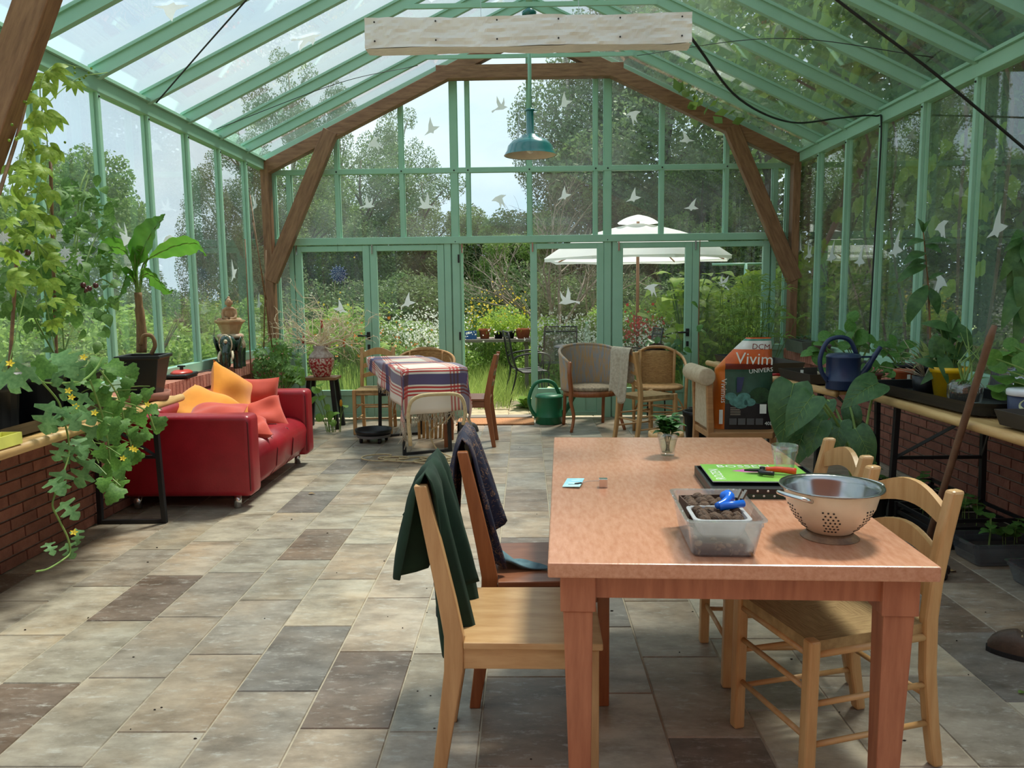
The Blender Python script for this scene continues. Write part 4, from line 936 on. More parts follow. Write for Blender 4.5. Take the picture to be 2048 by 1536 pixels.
# cushions
def cushion(name, label, c, ex, ey, size, thick, m, seed, group=None):
    """c centre, ex/ey in-plane axes"""
    t = thing(name, label, 'cushion', c); ex = Vector(ex).normalized(); ey = Vector(ey); ey = (ey-ex*ey.dot(ex)).normalized(); n = ex.cross(ey); pr = random.Random(seed); ph = [pr.uniform(0, 6) for _ in range(4)]
    b = MB()
    def fn(sgn):
        def f(u, v):
            a, bb = 2*u-1, 2*v-1; pin = 1-.10*(1-abs(a)**2)*abs(bb)**3-.10*(1-abs(bb)**2)*abs(a)**3*0; px_ = a*(1-.09*(1-bb*bb)*abs(a)**2.0); py_ = bb*(1-.09*(1-a*a)*abs(bb)**2.0)
            e = max(0, (1-a**4)*(1-bb**4))**.55; z = sgn*thick*.5*e+.014*math.sin(3*a+ph[0]+2*bb)*e+.012*math.sin(5*bb+ph[1]-2*a)*e+.02*a*bb
            return ex*(px_*size/2)+ey*(py_*size/2)+n*z
        return f
    b.grid(fn(1), 17, 17); b.grid(fn(-1), 17, 17)
    b.build('cover', m, t, True); q = [ex*(a*size/2)*1+ey*(bb*size/2) for a, bb in ((-1, -1), (1, -1), (1, 1), (-1, 1), (-1, -1))]
    return t
ORANGE = mat('orange_cotton', lin(236, 150, 34), .85, col2=lin(222, 132, 24), scale=5, sheen=.3)
REDC = mat('red_cotton', lin(200, 70, 46), .85, col2=lin(184, 56, 38), scale=5, sheen=.3)
cushion('cushion', 'large orange cushion standing on one corner against the sofa back', (-2.27, 5.90, .615), (.3, .75, -.50), (-.10, .45, .85), .47, .13, ORANGE, 1)
cushion('cushion', 'orange cushion lying slanted behind the near sofa arm', (-2.36, 5.52, .60), (.3, .8, .30), (-.8, .3, .25), .44, .12, ORANGE, 2)
cushion('cushion', 'red cushion lying flat on the arm end of the sofa', (-2.17, 5.33, .575), (.9, .2, .0), (-.2, .9, .12), .40, .11, REDC, 3)
cushion('cushion', 'red cushion upright at the far sofa arm', (-2.17, 6.15, .575), (.75, .35, -.05), (-.15, .2, 1), .36, .12, REDC, 4)
cushion('cushion', 'red cushion slumped before the upright red one', (-2.06, 6.00, .475), (.8, .5, .1), (-.4, .5, .5), .32, .11, REDC, 5)
cushion('cushion', 'small red cushion peeking out under the orange cover', (-1.99, 5.48, .455), (.9, .5, 0), (-.4, .8, .12), .28, .09, REDC, 6)

# drapes over rails -------------------------------------------------
def drape(name, label, cat, rail0, rail1, front, back, m, out=(1, 0, 0), fold=.02, nf=4.0, seed=1, flare=(.05, .16), thickness=.004, taper=(1.0, .75), hem=.05, r=.024):
    """cloth folded over a rail from rail0 to rail1; out = side of the long front fall"""
    p0, p1 = Vector(rail0), Vector(rail1); ax = p1-p0; out = Vector(out).normalized(); t = thing(name, label, cat, (p0+p1)/2); c = (p0+p1)/2; pr = random.Random(seed); ph = [pr.uniform(0, 6) for _ in range(6)]
    def f(u, v):
        s = -back+(front+back)*v; k = abs(s)/(front if s > 0 else back); tp = taper[0]+(1-taper[0])*(1-k) if s > 0 else taper[1]+(1-taper[1])*(1-k)
        q = (u-.5)*tp+.5; base = p0+ax*q-c; sg = 1 if s > 0 else -1; L = (front if s > 0 else back)*(1+hem*math.sin(5.3*u+ph[0])*2*(1 if s > 0 else 1.6))
        d = k*L; rr = min(1, abs(s)/.05); w = fold*k**.7*(math.sin(nf*2*PI*u+ph[1]+1.2*k)+.5*math.sin(nf*3.7*u*PI+ph[2]))
        fl = (flare[0] if s > 0 else flare[1])*k
        return base+out*(sg*(r*math.sin(rr*PI/2)+fl)+w)+Vector((0, 0, r*math.cos(rr*PI/2)-d+.4*r))
    MB().grid(f, 30, 34).build('cloth', m, t, True, solid=thickness); return t
GREENC = mat('dark_green_cotton', lin(20, 50, 34), .95, col2=lin(13, 36, 24), scale=8)
drape('green_shirt', 'dark green shirt hung over the pale chair back', 'shirt', (-.278, 2.06, .885), (-.282, 2.40, .885), .44, .22, GREENC, (1, 0, 0), .040, 2.6, 3, (.05, .035), taper=(.72, .8), hem=.10)
# navy shirt with feather print
NAVY = bpy.data.materials.new('navy_print'); NAVY.use_nodes = True; _t = NAVY.node_tree; _n = _t.nodes; _b = _n['Principled BSDF']; _b.inputs['Roughness'].default_value = .85
_tc = _n.new('ShaderNodeTexCoord'); _w = _n.new('ShaderNodeTexNoise'); _w.inputs['Scale'].default_value = 7; _w.inputs['Detail'].default_value = 2; _w.inputs['Distortion'].default_value = 1.2
_v = _n.new('ShaderNodeTexNoise'); _v.inputs['Scale'].default_value = 26; _v.inputs['Distortion'].default_value = 3
_r1 = _n.new('ShaderNodeValToRGB'); _r1.color_ramp.elements[0].position = .50; _r1.color_ramp.elements[1].position = .53; _r1.color_ramp.elements[0].color = (0, 0, 0, 1); _r1.color_ramp.elements[1].color = (1, 1, 1, 1)
_e = _r1.color_ramp.elements.new(.57); _e.color = (0, 0, 0, 1)
_r2 = _n.new('ShaderNodeValToRGB'); _r2.color_ramp.elements[0].position = .42; _r2.color_ramp.elements[1].position = .52
_m = _n.new('ShaderNodeMath'); _m.operation = 'MULTIPLY'; _mx = _n.new('ShaderNodeMix'); _mx.data_type = 'RGBA'; _mx.inputs['A'].default_value = lin(26, 28, 52); _mx.inputs['B'].default_value = lin(150, 112, 78)
for a, b in ((_tc.outputs['Object'], _w.inputs['Vector']), (_tc.outputs['Object'], _v.inputs['Vector']), (_v.outputs['Fac'], _r1.inputs['Fac']), (_w.outputs['Fac'], _r2.inputs['Fac']), (_r1.outputs['Color'], _m.inputs[0]), (_r2.outputs['Color'], _m.inputs[1]), (_m.outputs['Value'], _mx.inputs['Factor']), (_mx.outputs['Result'], _b.inputs['Base Color'])): _t.links.new(a, b)
drape('patterned_shirt', 'navy shirt with golden feather print over the brown chair back', 'shirt', (-.212, 2.53, .895), (-.222, 2.87, .895), .36, .50, NAVY, (1, 0, 0), .032, 2.4, 8, (.07, .07), taper=(.95, .85), hem=.10)
LINEN = mat('beige_linen', lin(188, 176, 156), .9, col2=lin(160, 148, 128), scale=40, bump=.4)
drape('beige_towel', 'beige linen towel hung over the pine chair back', 'towel', (.80, 7.24, .868), (.945, 7.02, .868), .44, .26, LINEN, (-.83, -.55, 0), .012, 2.0, 5, (.04, .02), taper=(.9, .9), hem=.06)
BLUET = mat('blue_denim', lin(104, 136, 146), .9, col2=lin(82, 112, 124), scale=30, bump=.2)
jt = thing('blue_cloth', 'faded blue cloth on the brown chair seat', 'cloth', (-.02, 2.62, .449))
MB().grid(lambda u, v: (-.09+.20*u-.05*v*u, -.03+.13*v*(1-.6*u), .006+.05*(1-u)**2*(.6+.4*math.sin(5*v))+.012*math.sin(7*u+3*v)*(1-u)), 16, 12).build('cloth', BLUET, jt, True, solid=.004)

# plaid cloth over the far trestle
PLAID = bpy.data.materials.new('plaid_cloth'); PLAID.use_nodes = True; _t = PLAID.node_tree; _n = _t.nodes; _b = _n['Principled BSDF']; _b.inputs['Roughness'].default_value = .9
_uv = _n.new('ShaderNodeUVMap'); _sx = _n.new('ShaderNodeSeparateXYZ'); _t.links.new(_uv.outputs['UV'], _sx.inputs[0])
def stripes(sock, k, off):
    a = _n.new('ShaderNodeMath'); a.operation = 'MULTIPLY_ADD'; a.inputs[1].default_value = k; a.inputs[2].default_value = off; _t.links.new(sock, a.inputs[0])
    fr = _n.new('ShaderNodeMath'); fr.operation = 'FRACT'; _t.links.new(a.outputs[0], fr.inputs[0])
    rp_ = _n.new('ShaderNodeValToRGB'); rp_.color_ramp.interpolation = 'CONSTANT'; e = rp_.color_ramp.elements; cr, rd, pu = lin(226, 216, 202), lin(186, 64, 62), lin(92, 82, 118)
    e[0].position = 0; e[0].color = cr; e[1].position = .34; e[1].color = rd
    for p_, c_ in ((.365, cr), (.39, rd), (.415, cr), (.44, rd), (.465, cr), (.49, pu), (.64, cr), (.665, rd), (.69, cr), (.715, rd), (.74, cr), (.765, rd), (.79, cr)): q = e.new(p_); q.color = c_
    _t.links.new(fr.outputs[0], rp_.inputs['Fac']); return rp_.outputs['Color']
c1, c2 = stripes(_sx.outputs['X'], 2.2, .1), stripes(_sx.outputs['Y'], 1.6, .22)
_mx = _n.new('ShaderNodeMix'); _mx.data_type = 'RGBA'; _mx.blend_type = 'DARKEN'; _mx.inputs['Factor'].default_value = .8; _t.links.new(c1, _mx.inputs['A']); _t.links.new(c2, _mx.inputs['B']); _t.links.new(_mx.outputs['Result'], _b.inputs['Base Color'])
pc = thing('plaid_cloth', 'cream, purple and red plaid cloth with knotted fringe on the small trestle', 'tablecloth', (-1.07, 7.19, .772), R(23.5))
NA, NBk = 40, 40; pv = []
def clothpt(u, v):
    a = -1.15+1.78*u                       # along the table, near end negative
    b0 = -.25-.34*(1-u)**.8-.06; b1 = .25+.20*(1-u*.6); b = b0+(b1-b0)*v
    ea = max(0, -.76-a); eb = max(0, abs(b)-.255); sb_ = 1 if b > 0 else -1
    x = b if eb == 0 else sb_*(.290+.05*eb+.022*math.sin(13*a+2)*min(1, eb*5)); y = a if ea == 0 else -.768-.06*ea-.025*math.sin(15*b+1)*min(1, ea*5)
    drop = eb+ea if not (eb > 0 and ea > 0) else math.hypot(ea, eb)*1.12
    z = .014+.006*math.sin(9*a)*math.sin(8*b)-drop*.97
    if eb > 0 and ea > 0: x -= sb_*.08*min(ea, eb)
    return (x, y, z)
cb = MB().grid(clothpt, NA, NBk); me = cb.mesh('cloth', PLAID, True); uvl = me.uv_layers.new(name='UVMap')
for lp in me.loops: i, j = lp.vertex_index % NA, lp.vertex_index//NA; uvl.data[lp.index].uv = (i/(NA-1)*1.3, j/(NBk-1))
co = inst('cloth', me, pc); md = co.modifiers.new('solid', 'SOLIDIFY'); md.thickness = .003
fr = MB(); pr = random.Random(2)
for k in range(90):
    v = k/89; p = Vector(clothpt(0, v)); q = p+Vector((pr.gauss(0, .02), pr.gauss(0, .015)-.01, -pr.uniform(.06, .11))); fr.tube([p, (p+q)/2+Vector((pr.gauss(0, .008), 0, 0)), q], .0028, 4)
for k in range(60):
    u = k/59*.75; p = Vector(clothpt(u, 0)); q = p+Vector((pr.gauss(0, .01)-.005, pr.gauss(0, .01), -pr.uniform(.03, .06))); fr.tube([p, q], .0025, 4)
tag(fr.build('fringe', LINEN, pc), kind='stuff')
hm = thing('net_hammock', 'cream net hammock bunched under the small trestle table', 'hammock', (-1.07, 7.19, 0), R(23.5)); nb = MB()
for i in range(22):
    u = i/21; nb.tube(spline([(-.2+.4*u, -.62, .60), (-.18+.36*u+.04*math.sin(9*u), -.58, .42), (-.1+.2*u, -.5, .30), (-.05+.1*u, -.3, .34), (-.1+.2*u, 0, .45)], 4), .0035, 4)
for z in (.55, .5, .45, .40, .35): nb.tube([(-.2+.4*k/8, -.61+.1*(0.6-z)/.3+.012*math.sin(k*2), z-.04*math.sin(PI*k/8)) for k in range(9)], .003, 4)
nb.build('netting', LINEN, hm)
CREAMR = mat('cream_rope', lin(206, 184, 142), .9, scale=40, bump=.3)
nb = MB().tube(spline([(-.26, -.87, .16), (-.27, -.87, .45), (-.2, -.88, .56), (0, -.88, .575), (.17, -.88, .55), (.22, -.87, .42), (.2, -.87, .3)], 6), .016, 7); nb.build('braided_edge', CREAMR, hm, True)
rp1 = thing('rope', 'cream rope lying in loose coils on the floor tiles', 'rope', (-.9, 6.4, 0)); pts = []
pr = random.Random(5)
for i in range(120):
    t_ = i/119; a = t_*2*PI*7; R0 = .10+.05*math.sin(t_*17); cx = -.42+.75*t_+.05*math.sin(t_*30); cy = .12-.18*t_; pts.append((cx+R0*math.cos(a)*1.3, cy+R0*math.sin(a)*.8, .010+.007*(1+math.sin(a*.5+1))))
MB().tube(pts, .0065, 6).build('coil', CREAMR, rp1, True)
MB().tube(spline([(.3, .05, .012), (.12, .25, .05), (.05, .32, .20), (.2, .36, .30), (.28, .40, .42)], 6), .0065, 6).build('loose_end', CREAMR, rp1, True)

# wicker and rattan seats
WICK = mat('wicker_plaid', lin(196, 160, 116), .75, col2=lin(158, 162, 168), scale=11, stretch=(6, 6, .7), lo=.42, hi=.62, bump=.6, bscale=120)
RATTAN = mat('rattan', lin(196, 150, 92), .6, col2=lin(150, 104, 56), scale=30, stretch=(1, 1, 4), bump=.6, bscale=140)
CANE = mat('cane_pole', lin(192, 146, 90), .45, col2=lin(160, 112, 62), scale=8)
WICKSEAT = mat('wicker_seat', lin(176, 158, 132), .85, col2=lin(112, 98, 84), scale=40, bump=.4)
def shell_back(t, name, m, w, d, zs, zt, arm, n=26, lean=.08, th=.02, a0=200, a1=-20):
    """wrap-round back: half ellipse open to the front (-Y)"""
    def f(u, v):
        a = R(a0+(a1-a0)*u); k = math.sin(max(0, min(1, u))*PI)**.7; zz = zs+(arm+(zt-arm)*k-zs)*v
        e = 1+lean*v; return (w/2*math.cos(a)*e, d/2*math.sin(a)*e, zz)
    o = MB().grid(f, n, 12).build(name, m, t, True, solid=th)
    MB().tube([f(i/(n-1), 1) for i in range(n)], .016, 8).build('top_roll', m, t, True)
    return f
def wicker_chair(label, loc, rz):
    t = thing('wicker_chair', label, 'chair', loc, rz); shell_back(t, 'backrest', WICK, .60, .54, .40, .85, .68, a0=212, a1=-32)
    MB().lathe([(0, .40), (.27, .40), (.285, .42), (.27, .445), (0, .455)], 24, sx=1, sy=.9).build('seat', WICKSEAT, t, True)
    MB().lathe([(.25, .345), (.285, .345), (.285, .40), (.25, .40)], 24, sx=1, sy=.9, closed=True).build('seat_frame', BROWNW, t, True)
    for s in (-1, 1):
        MB().tube(spline([(s*.27, -.15, .70), (s*.285, -.185, .60), (s*.27, -.19, .42), (s*.275, -.2, .30), (s*.25, -.21, .15), (s*.285, -.24, 0)], 5), [.02]*5+[.023]*10+[.018]*6+[.016]*5, 9).build('leg', BROWNW, t, True)
        MB().tube(spline([(s*.22, .2, .42), (s*.215, .21, .25), (s*.22, .24, 0)], 5), .018, 8).build('leg', BROWNW, t, True)
    return t
wicker_chair('plaid-woven wicker armchair on curved brown legs beside the green can', (.66, 8.02, 0), R(14))
def rattan_chair(label, loc, rz):
    t = thing('rattan_chair', label, 'chair', loc, rz)
    MB().grid(lambda u, v: ((-.17+.34*u)*(1+.18*v), .20+.06*v-.05*math.sin(PI*u)+.05, .42+.36*v-.02*(2*u-1)**2), 14, 10).build('backrest', RATTAN, t, True, solid=.014)
    MB().tube(spline([(-.25, -.2, 0), (-.26, -.2, .40), (-.27, -.12, .60), (-.25, .15, .72), (-.12, .28, .80), (0, .30, .815), (.12, .28, .80), (.25, .15, .72), (.27, -.12, .60), (.26, -.2, .40), (.25, -.2, 0)], 5), .016, 8).build('hoop_frame', CANE, t, True)
    MB().lathe([(0, .415), (.24, .41), (.255, .425), (.24, .445), (0, .44)], 22).build('seat', RATTAN, t, True)
    for s in (-1, 1): MB().tube([(s*.18, .22, .79), (s*.17, .22, .42), (s*.19, .24, 0)], .015, 8).build('leg', CANE, t, True)
    MB().tube([(.25*math.cos(i*PI/12), .25*math.sin(i*PI/12)-.0, .20) for i in range(25)], .010, 6).build('stretcher', CANE, t, True)
    for s in (-1, 1): MB().tube(bez((s*.25, -.2, .16), (s*.22, -.15, .38), (s*.02, -.2, .40), 8), .008, 6).build('brace', CANE, t, True)
    return t
rattan_chair('rattan hoop armchair with brown woven back', (1.35, 7.96, 0), R(-6))
t = rattan_chair('pale rattan tub chair behind the cloth-covered table', (-1.05, 8.12, 0), R(8))
bpy.data.objects.remove(next(c for c in t.children if c.name.startswith('backrest')))
shell_back(t, 'backrest', RATTAN, .54, .54, .41, .80, .62, a0=205, a1=-25)
# linen roll-top chair with the soil bag
LCH = mat('linen_cover', lin(190, 172, 144), .9, col2=lin(172, 152, 124), scale=30, bump=.2); OAK = wood('oak', lin(178, 130, 84), lin(150, 104, 64), .45, (1, 8, 8))
lc = thing('scroll_back_chair', 'oak chair with linen scroll-top back holding the soil bag', 'chair', (1.50, 5.52, 0), R(3))
MB().prism([(-.26, -.20), (.17, -.24), (.28, -.05), (.26, .22), (-.26, .20)], 'z', .385, .43).build('seat', OAK, lc, bevel=.006)
for s in (-1, 1):
    MB().post([(-.29, 0, .036), (-.25, .30, .042), (-.245, .45, .044), (-.262, .80, .04)], s*.18, .04).build('back_post', OAK, lc, bevel=.006)
    MB().bar((.2, s*.16, 0), (.2, s*.16, .385), .04, .04, (1, 0, 0)).build('leg', OAK, lc, bevel=.006)
MB().b2(-.265, -.225, -.16, .16, .45, .80).build('backrest', LCH, lc, bevel=.01)
MB().tube([(-.285, -.215, .815), (-.285, .215, .815)], .062, 18).build('scroll_top', LCH, lc, True, bevel=.01)

# stools
st = thing('vase_stool', 'small wooden stool with splayed black legs carrying the red vase', 'stool', (-2.16, 8.16, 0))
MB().b2(-.17, .17, -.13, .13, .515, .545).build('seat', wood('stool_top', lin(156, 112, 74), lin(126, 86, 54), .5, (1, 7, 7)), st, bevel=.004)
for sx in (-1, 1):
    for sy in (-1, 1): MB().bar((sx*.17, sy*.13, 0), (sx*.12, sy*.09, .515), .045, .045, (0, 1, 0)).build('leg', BLACKMETAL, st, bevel=.003)
rs = thing('round_stool', 'small round cream-rimmed stool just past the dining table end', 'stool', (py(1332, 865, 5.2).x, 5.2, 0)); zt = py(1332, 864, 5.2).z
MB().lathe([(0, zt-.012), (.10, zt-.012), (.105, zt), (.118, zt), (.12, zt-.03), (.11, zt-.045), (0, zt-.045)], 26).build('seat', PINE, rs, True)
for i in range(3):
    a = i*2*PI/3+.4; MB().cyl((.14*math.cos(a), .14*math.sin(a), 0), (.08*math.cos(a), .08*math.sin(a), zt-.04), .012, .014).build('leg', PINE, rs, True)

# pendant lamp
TEAL = mat('teal_enamel', lin(20, 112, 112), .18, col2=lin(14, 96, 98), scale=3, coat=.6); WENAM = mat('white_enamel', lin(220, 206, 190), .4)
pl = thing('pendant_lamp', 'teal enamel pendant lamp on a long rod', 'lamp', (.047, 6.615, 2.525))
MB().lathe([(.218, 0), (.214, .008), (.196, .035), (.185, .075), (.150, .115), (.075, .145), (.07, .16), (.032, .175), (.030, .36)], 40, cap=False).build('shade', TEAL, pl, True)
part_label(MB().lathe([(.214, .002), (.19, .034), (.178, .072), (.145, .108), (.06, .135), (.0, .138)], 40, cap=False).build('reflector', WENAM, pl, True), 'cream inner reflector')
MB().lathe([(.034, .352), (.040, .36), (.034, .372)], 16).build('collar', TEAL, pl, True)
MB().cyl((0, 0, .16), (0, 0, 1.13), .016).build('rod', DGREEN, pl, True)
MB().lathe([(.055, 1.10), (.06, 1.13), (.02, 1.16)], 20).build('ceiling_cap', TEAL, pl, True)
MB().tube([(-.10, 0, .125), (-.085, 0, .36), (.06, 0, .365)], .005, 5).build('pull_arm', CHROME, pl)
MB().sph((0, 0, .07), (.04, .04, .055), 14, 10).build('bulb', mat('bulb_glass', lin(235, 232, 222), .2), pl, True)
# paper-wrapped strip light
PAPER = mat('crumpled_paper', lin(234, 231, 230), .85, col2=lin(214, 210, 208), scale=3, bump=1.0, bscale=9)
sl = thing('wrapped_strip_light', 'long strip light wrapped in crumpled white paper', 'light', (.02, 3.85, 2.545))
def paper(u, v):
    a = v*4; x = (u-.5)*1.525; k = int(min(3, a)); f = a-k; W2, H2 = .055, .135
    y, z = ((-W2, H2*f), (-W2+2*W2*f, H2), (W2, H2*(1-f)), (W2-2*W2*f, 0))[k]
    P = Vector((x*7.0, y*22, z*22)); q = abs(mnoise.noise(P))*1.7+abs(mnoise.noise(P*2.3+Vector((5, 1, 2))))*.8-.6
    sy_ = -1 if k == 0 else (1 if k == 2 else 0)
    return (x, y-sy_*.010*q, z-(.004*q if k == 3 else -.004*q if k == 1 else 0)+.003*math.sin(x*9+v*5))
MB().grid(paper, 200, 41).build('paper_wrap', PAPER, sl)
MB().b2(-.755, .755, -.045, .045, .01, .12).build('housing', WENAM, sl)
tk = MB().sph((0, 0, 0), .0045, 6, 4).mesh('tack', BLACKMETAL)
for i in range(6):
    for z in (.03, .115): inst('tack', tk, sl, Matrix.Translation((-.715+i*.286, -.062, z)))
for x in (-.22, .24): MB().cyl((x, 0, .13), (x, 0, roofz(x)-.06-2.545), .0012, n=5).build('suspension_wire', STEEL, sl)
# cables
def cable(label, pts, r=.006, n=8): 
    o = MB().tube(spline(pts, n), r, 6).build('cable', CABLE, smooth=True); return tag(o, label, 'cable')
cable('black power cable drooping from the strip light to the bench-side wall and down', [(.80, 3.9, 2.60), (1.25, 4.7, 2.50), (1.85, 5.6, 2.55), (2.45, 6.3, 2.72), (2.86, 6.62, 2.80), (2.90, 6.58, 2.70), (2.895, 6.60, 1.9), (2.89, 6.62, 1.0)], .007)
cable('black cable running slantwise below the bench-side roof slope', [(1.35, 4.3, 3.30), (1.52, 4.4, 3.06), (2.25, 4.45, 2.55), (2.88, 4.5, 2.08)], .008)
def roofpt(x, y, off=.07): return (x, y, roofz(x)-off)
cable('taut dark wire crossing the sofa-side roof bays', [roofpt(-2.74, 5.96), roofpt(-2.2, 5.55), roofpt(-1.6, 5.1), roofpt(-1.0, 4.6)], .006)
cable('thin wire along the sofa-side roof slope', [roofpt(-2.7, 7.0), roofpt(-1.7, 7.4), roofpt(-1.05, 8.0)], .003)
cable('thin wire along the bench-side roof slope', [roofpt(2.7, 5.4), roofpt(1.9, 6.2), roofpt(1.1, 7.9)], .003)

# doormat, caddy, shoe
COIR = mat('coir', lin(176, 126, 84), .95, col2=lin(146, 98, 62), scale=70, bump=.8)
dm = MB().b2(-.76, .075, 8.19, 8.59, 0.002, .016).build('doormat', COIR, bevel=.004); tag(dm, 'brown coir doormat inside the open door', 'doormat')
pcad = thing('plant_caddy', 'black plant saucer on a wheeled caddy', 'plant caddy', (-1.47, 7.33, 0))
MB().lathe([(0, .085), (.15, .085), (.165, .12), (.178, .125), (.17, .09), (.155, .075), (0, .075)], 28).build('saucer', BLACKPLASTIC, pcad, True)
MB().lathe([(.10, .05), (.16, .05), (.165, .075), (.10, .075)], 24, closed=True).build('ring_frame', mat('grey_plastic', lin(120, 120, 120), .5), pcad)
for i in range(4):
    a = i*PI/2+.6; c = (.13*math.cos(a), .13*math.sin(a)); MB().cyl((c[0]-.012, c[1], .025), (c[0]+.012, c[1], .025), .025, n=14).build('castor', BLACKPLASTIC, pcad, True)
def shoe(name, label, loc, rz, m, L=.27):
    t = thing(name, label, 'shoe', loc, rz)
    def f(u, v):
        y = (u-.5)*L; w = .045*(1+.25*math.sin(PI*(u-.1)))*(math.sin(PI*min(1, max(.06, u*.96+.03)))**.35); h = .10-.045*u if u < .62 else .085*math.sqrt(max(0, 1-((u-.55)/.46)**2)); a = v*PI
        return (w*math.cos(a), y, .018+h*math.sin(a)**.8)
    MB().grid(f, 18, 14).build('upper', m, t, True); MB().grid(lambda u, v: (.05*(1+.25*math.sin(PI*(u-.1)))*(math.sin(PI*min(1, max(.06, u*.96+.03)))**.35)*(2*v-1), (u-.5)*L*1.03, .0), 18, 4).build('sole', BLACKPLASTIC, t, solid=.036)
    for i in range(3): MB().cyl((-.03, .0+i*.025, .092-i*.006), (.03, .0+i*.025, .092-i*.006), .003, n=5).build('lace', CREAMR, t)
    return t
GREYSH = mat('grey_rubber', lin(78, 76, 76), .6, col2=lin(60, 58, 58), scale=30, bump=.3); BROWNSH = mat('brown_leather', lin(82, 64, 50), .6, col2=lin(60, 46, 36), scale=20, bump=.4)
shoe('garden_clog', 'grey clog by the doormat', (-.60, 7.80, 0), R(-60), GREYSH, .22)
shoe('leather_shoe', 'worn brown leather shoe on the floor beside the potting bench', (1.90, 2.86, 0), R(60), BROWNSH)

# ================================================================== THINGS ON TABLES AND FLOOR
TZ = .7505
CLEAR = glass_mat('clear_glass', (.95, .975, .965, 1), .03, .10, scale=8)
CLEARP = glass_mat('clear_plastic', (.90, .92, .93, 1), .16, .05, scale=5, hazecol=(.8, .82, .84, 1))
WATERM = glass_mat('water', (.86, .93, .84, 1), .02, .03)
def tumbler(name, label, loc, r1, r0, h, water=False):
    t = thing(name, label, 'glass', loc); n = 36
    def ring(r, z, facet):
        return [((r*(1-(.05 if facet and (j//2) % 2 else 0)))*math.cos(2*PI*j/n), (r*(1-(.05 if facet and (j//2) % 2 else 0)))*math.sin(2*PI*j/n), z) for j in range(n)]
    prof = [(r0*.9, 0, 0), (r0, .004, 1), (r0*1.06, h*.25, 1), (r0+(r1-r0)*.6, h*.62, 1), (r1*.95, h*.74, 0), (r1, h, 0), (r1-.003, h, 0), (r1*.91, h*.74, 0), (r0*.98, h*.3, 0), (r0*.85, .012, 0)]
    b = MB(); vs = [p for r, z, f in prof for p in ring(r, z, f)]; k = len(prof)
    b.add(vs, [(i*n+j, i*n+(j+1) % n, (i+1)*n+(j+1) % n, (i+1)*n+j) for i in range(k-1) for j in range(n)]+[tuple(reversed(range(n))), tuple((k-1)*n+j for j in range(n))])
    b.build('glass_body', CLEAR, t, True)
    if water: MB().lathe([(r0*.82, .013), (r0*.95, h*.3), (r1*.86, h*.68)], 24).build('water', WATERM, t, True)
    return t
tumbler('drinking_glass', 'empty faceted drinking glass beside the green magazine', (.868, 2.60, .7825), .044, .030, .098)
mg = tumbler('mint_glass', 'faceted glass of water holding a mint sprig', (.559, 3.065, TZ), .041, .029, .092, True)
LMINT = leafmat('mint_leaf', lin(70, 120, 56), lin(44, 88, 40), .3, .45, 10)
ml_ = leafmesh('oval', LMINT); pr = random.Random(3); stm = MB()
for k in range(7):
    a = k*.9; top = Vector((.03*math.cos(a), .025*math.sin(a), .115+.035*pr.random())); stm.tube(bez((.008*math.cos(a+2), .008*math.sin(a+2), .015), (.012*math.cos(a), .012*math.sin(a), .07), top, 6), .0016, 5)
    for j in range(13):
        q = pr.uniform(0, 2*PI); p = top*(.60+.40*j/12)+Vector((0, 0, .004)); e = pr.uniform(-.2, .7)
        inst('leaf', ml_, mg, frame_mat(p, (math.cos(q)*math.cos(e), math.sin(q)*math.cos(e), math.sin(e)), (0, 0, 1), pr.uniform(.032, .052), 1.25))
stm.build('stem', LMINT, mg)
# trays and magazine
DKGREEN = mat('dark_green_plastic', lin(24, 50, 40), .4)
for i, (dz, lab) in enumerate(((0, 'dark green seedling tray, lower of two under the magazine'), (.016, 'dark seedling tray directly under the green magazine'))):
    t = thing('seedling_tray', lab, 'tray', (.775, 2.555, TZ+dz), R(-3))
    MB().b2(-.19, .19, -.165, .165, 0, .005).build('base', DKGREEN if i == 0 else BLACKPLASTIC, t)
    MB().b2(-.19, .19, -.165, -.158, .005, .0155).b2(-.19, .19, .158, .165, .005, .0155).b2(-.19, -.183, -.158, .158, .005, .0155).b2(.183, .19, -.158, .158, .005, .0155).build('rim', DKGREEN if i == 0 else BLACKPLASTIC, t)
    dot = MB().sph((0, 0, 0), .0038, 6, 4).mesh('rivet', WENAM); 
    for k in range(8): inst('rivet', dot, t, Matrix.Translation((-.06+k*.032+(.012 if i else 0), -.1655, .009)))
MAGG = mat('magazine_green', lin(150, 208, 92), .3, col2=lin(128, 192, 76), scale=8); MAGW = mat('print_white', lin(238, 242, 232), .4); MAGP = mat('print_pink', lin(222, 130, 188), .4, col2=lin(190, 92, 158), scale=12)
mz = thing('magazine', 'bright green gardening magazine with white lettering', 'magazine', (.772, 2.60, TZ+.0322), R(-3))
MB().b2(-.165, .165, -.125, .125, 0, .003).build('pages', MAGW, mz); MB().b2(-.165, .165, -.125, .125, .003, .0036).build('cover', MAGG, mz)
text_mesh('title', 'BOSSEN', .052, MAGW, mz, Matrix.Translation((-.115, .075, .0037)))
text_mesh('title_side', 'ROZEN', .046, MAGW, mz, Matrix.Translation((-.118, -.105, .0037)) @ Matrix.Rotation(PI/2, 4, 'Z'))
tu = MB(); tu.prism([(-.075, .02), (-.03, .05), (.03, .045), (.07, .03), (.02, .0), (-.03, .0)], 'z', .0036, .0040); tu.build('printed_tulip', MAGP, mz)
sc = thing('secateurs', 'secateurs with orange handles lying on the magazine', 'secateurs', (.79, 2.585, TZ+.038), R(-8)); ORP = mat('orange_plastic', lin(236, 78, 28), .35)
MB().tube(spline([(.01, -.004, .012), (.05, -.006, .014), (.105, -.022, .012)], 5), [.009]*4+[.010]*4+[.011]*3, 9).build('handle', ORP, sc, True)
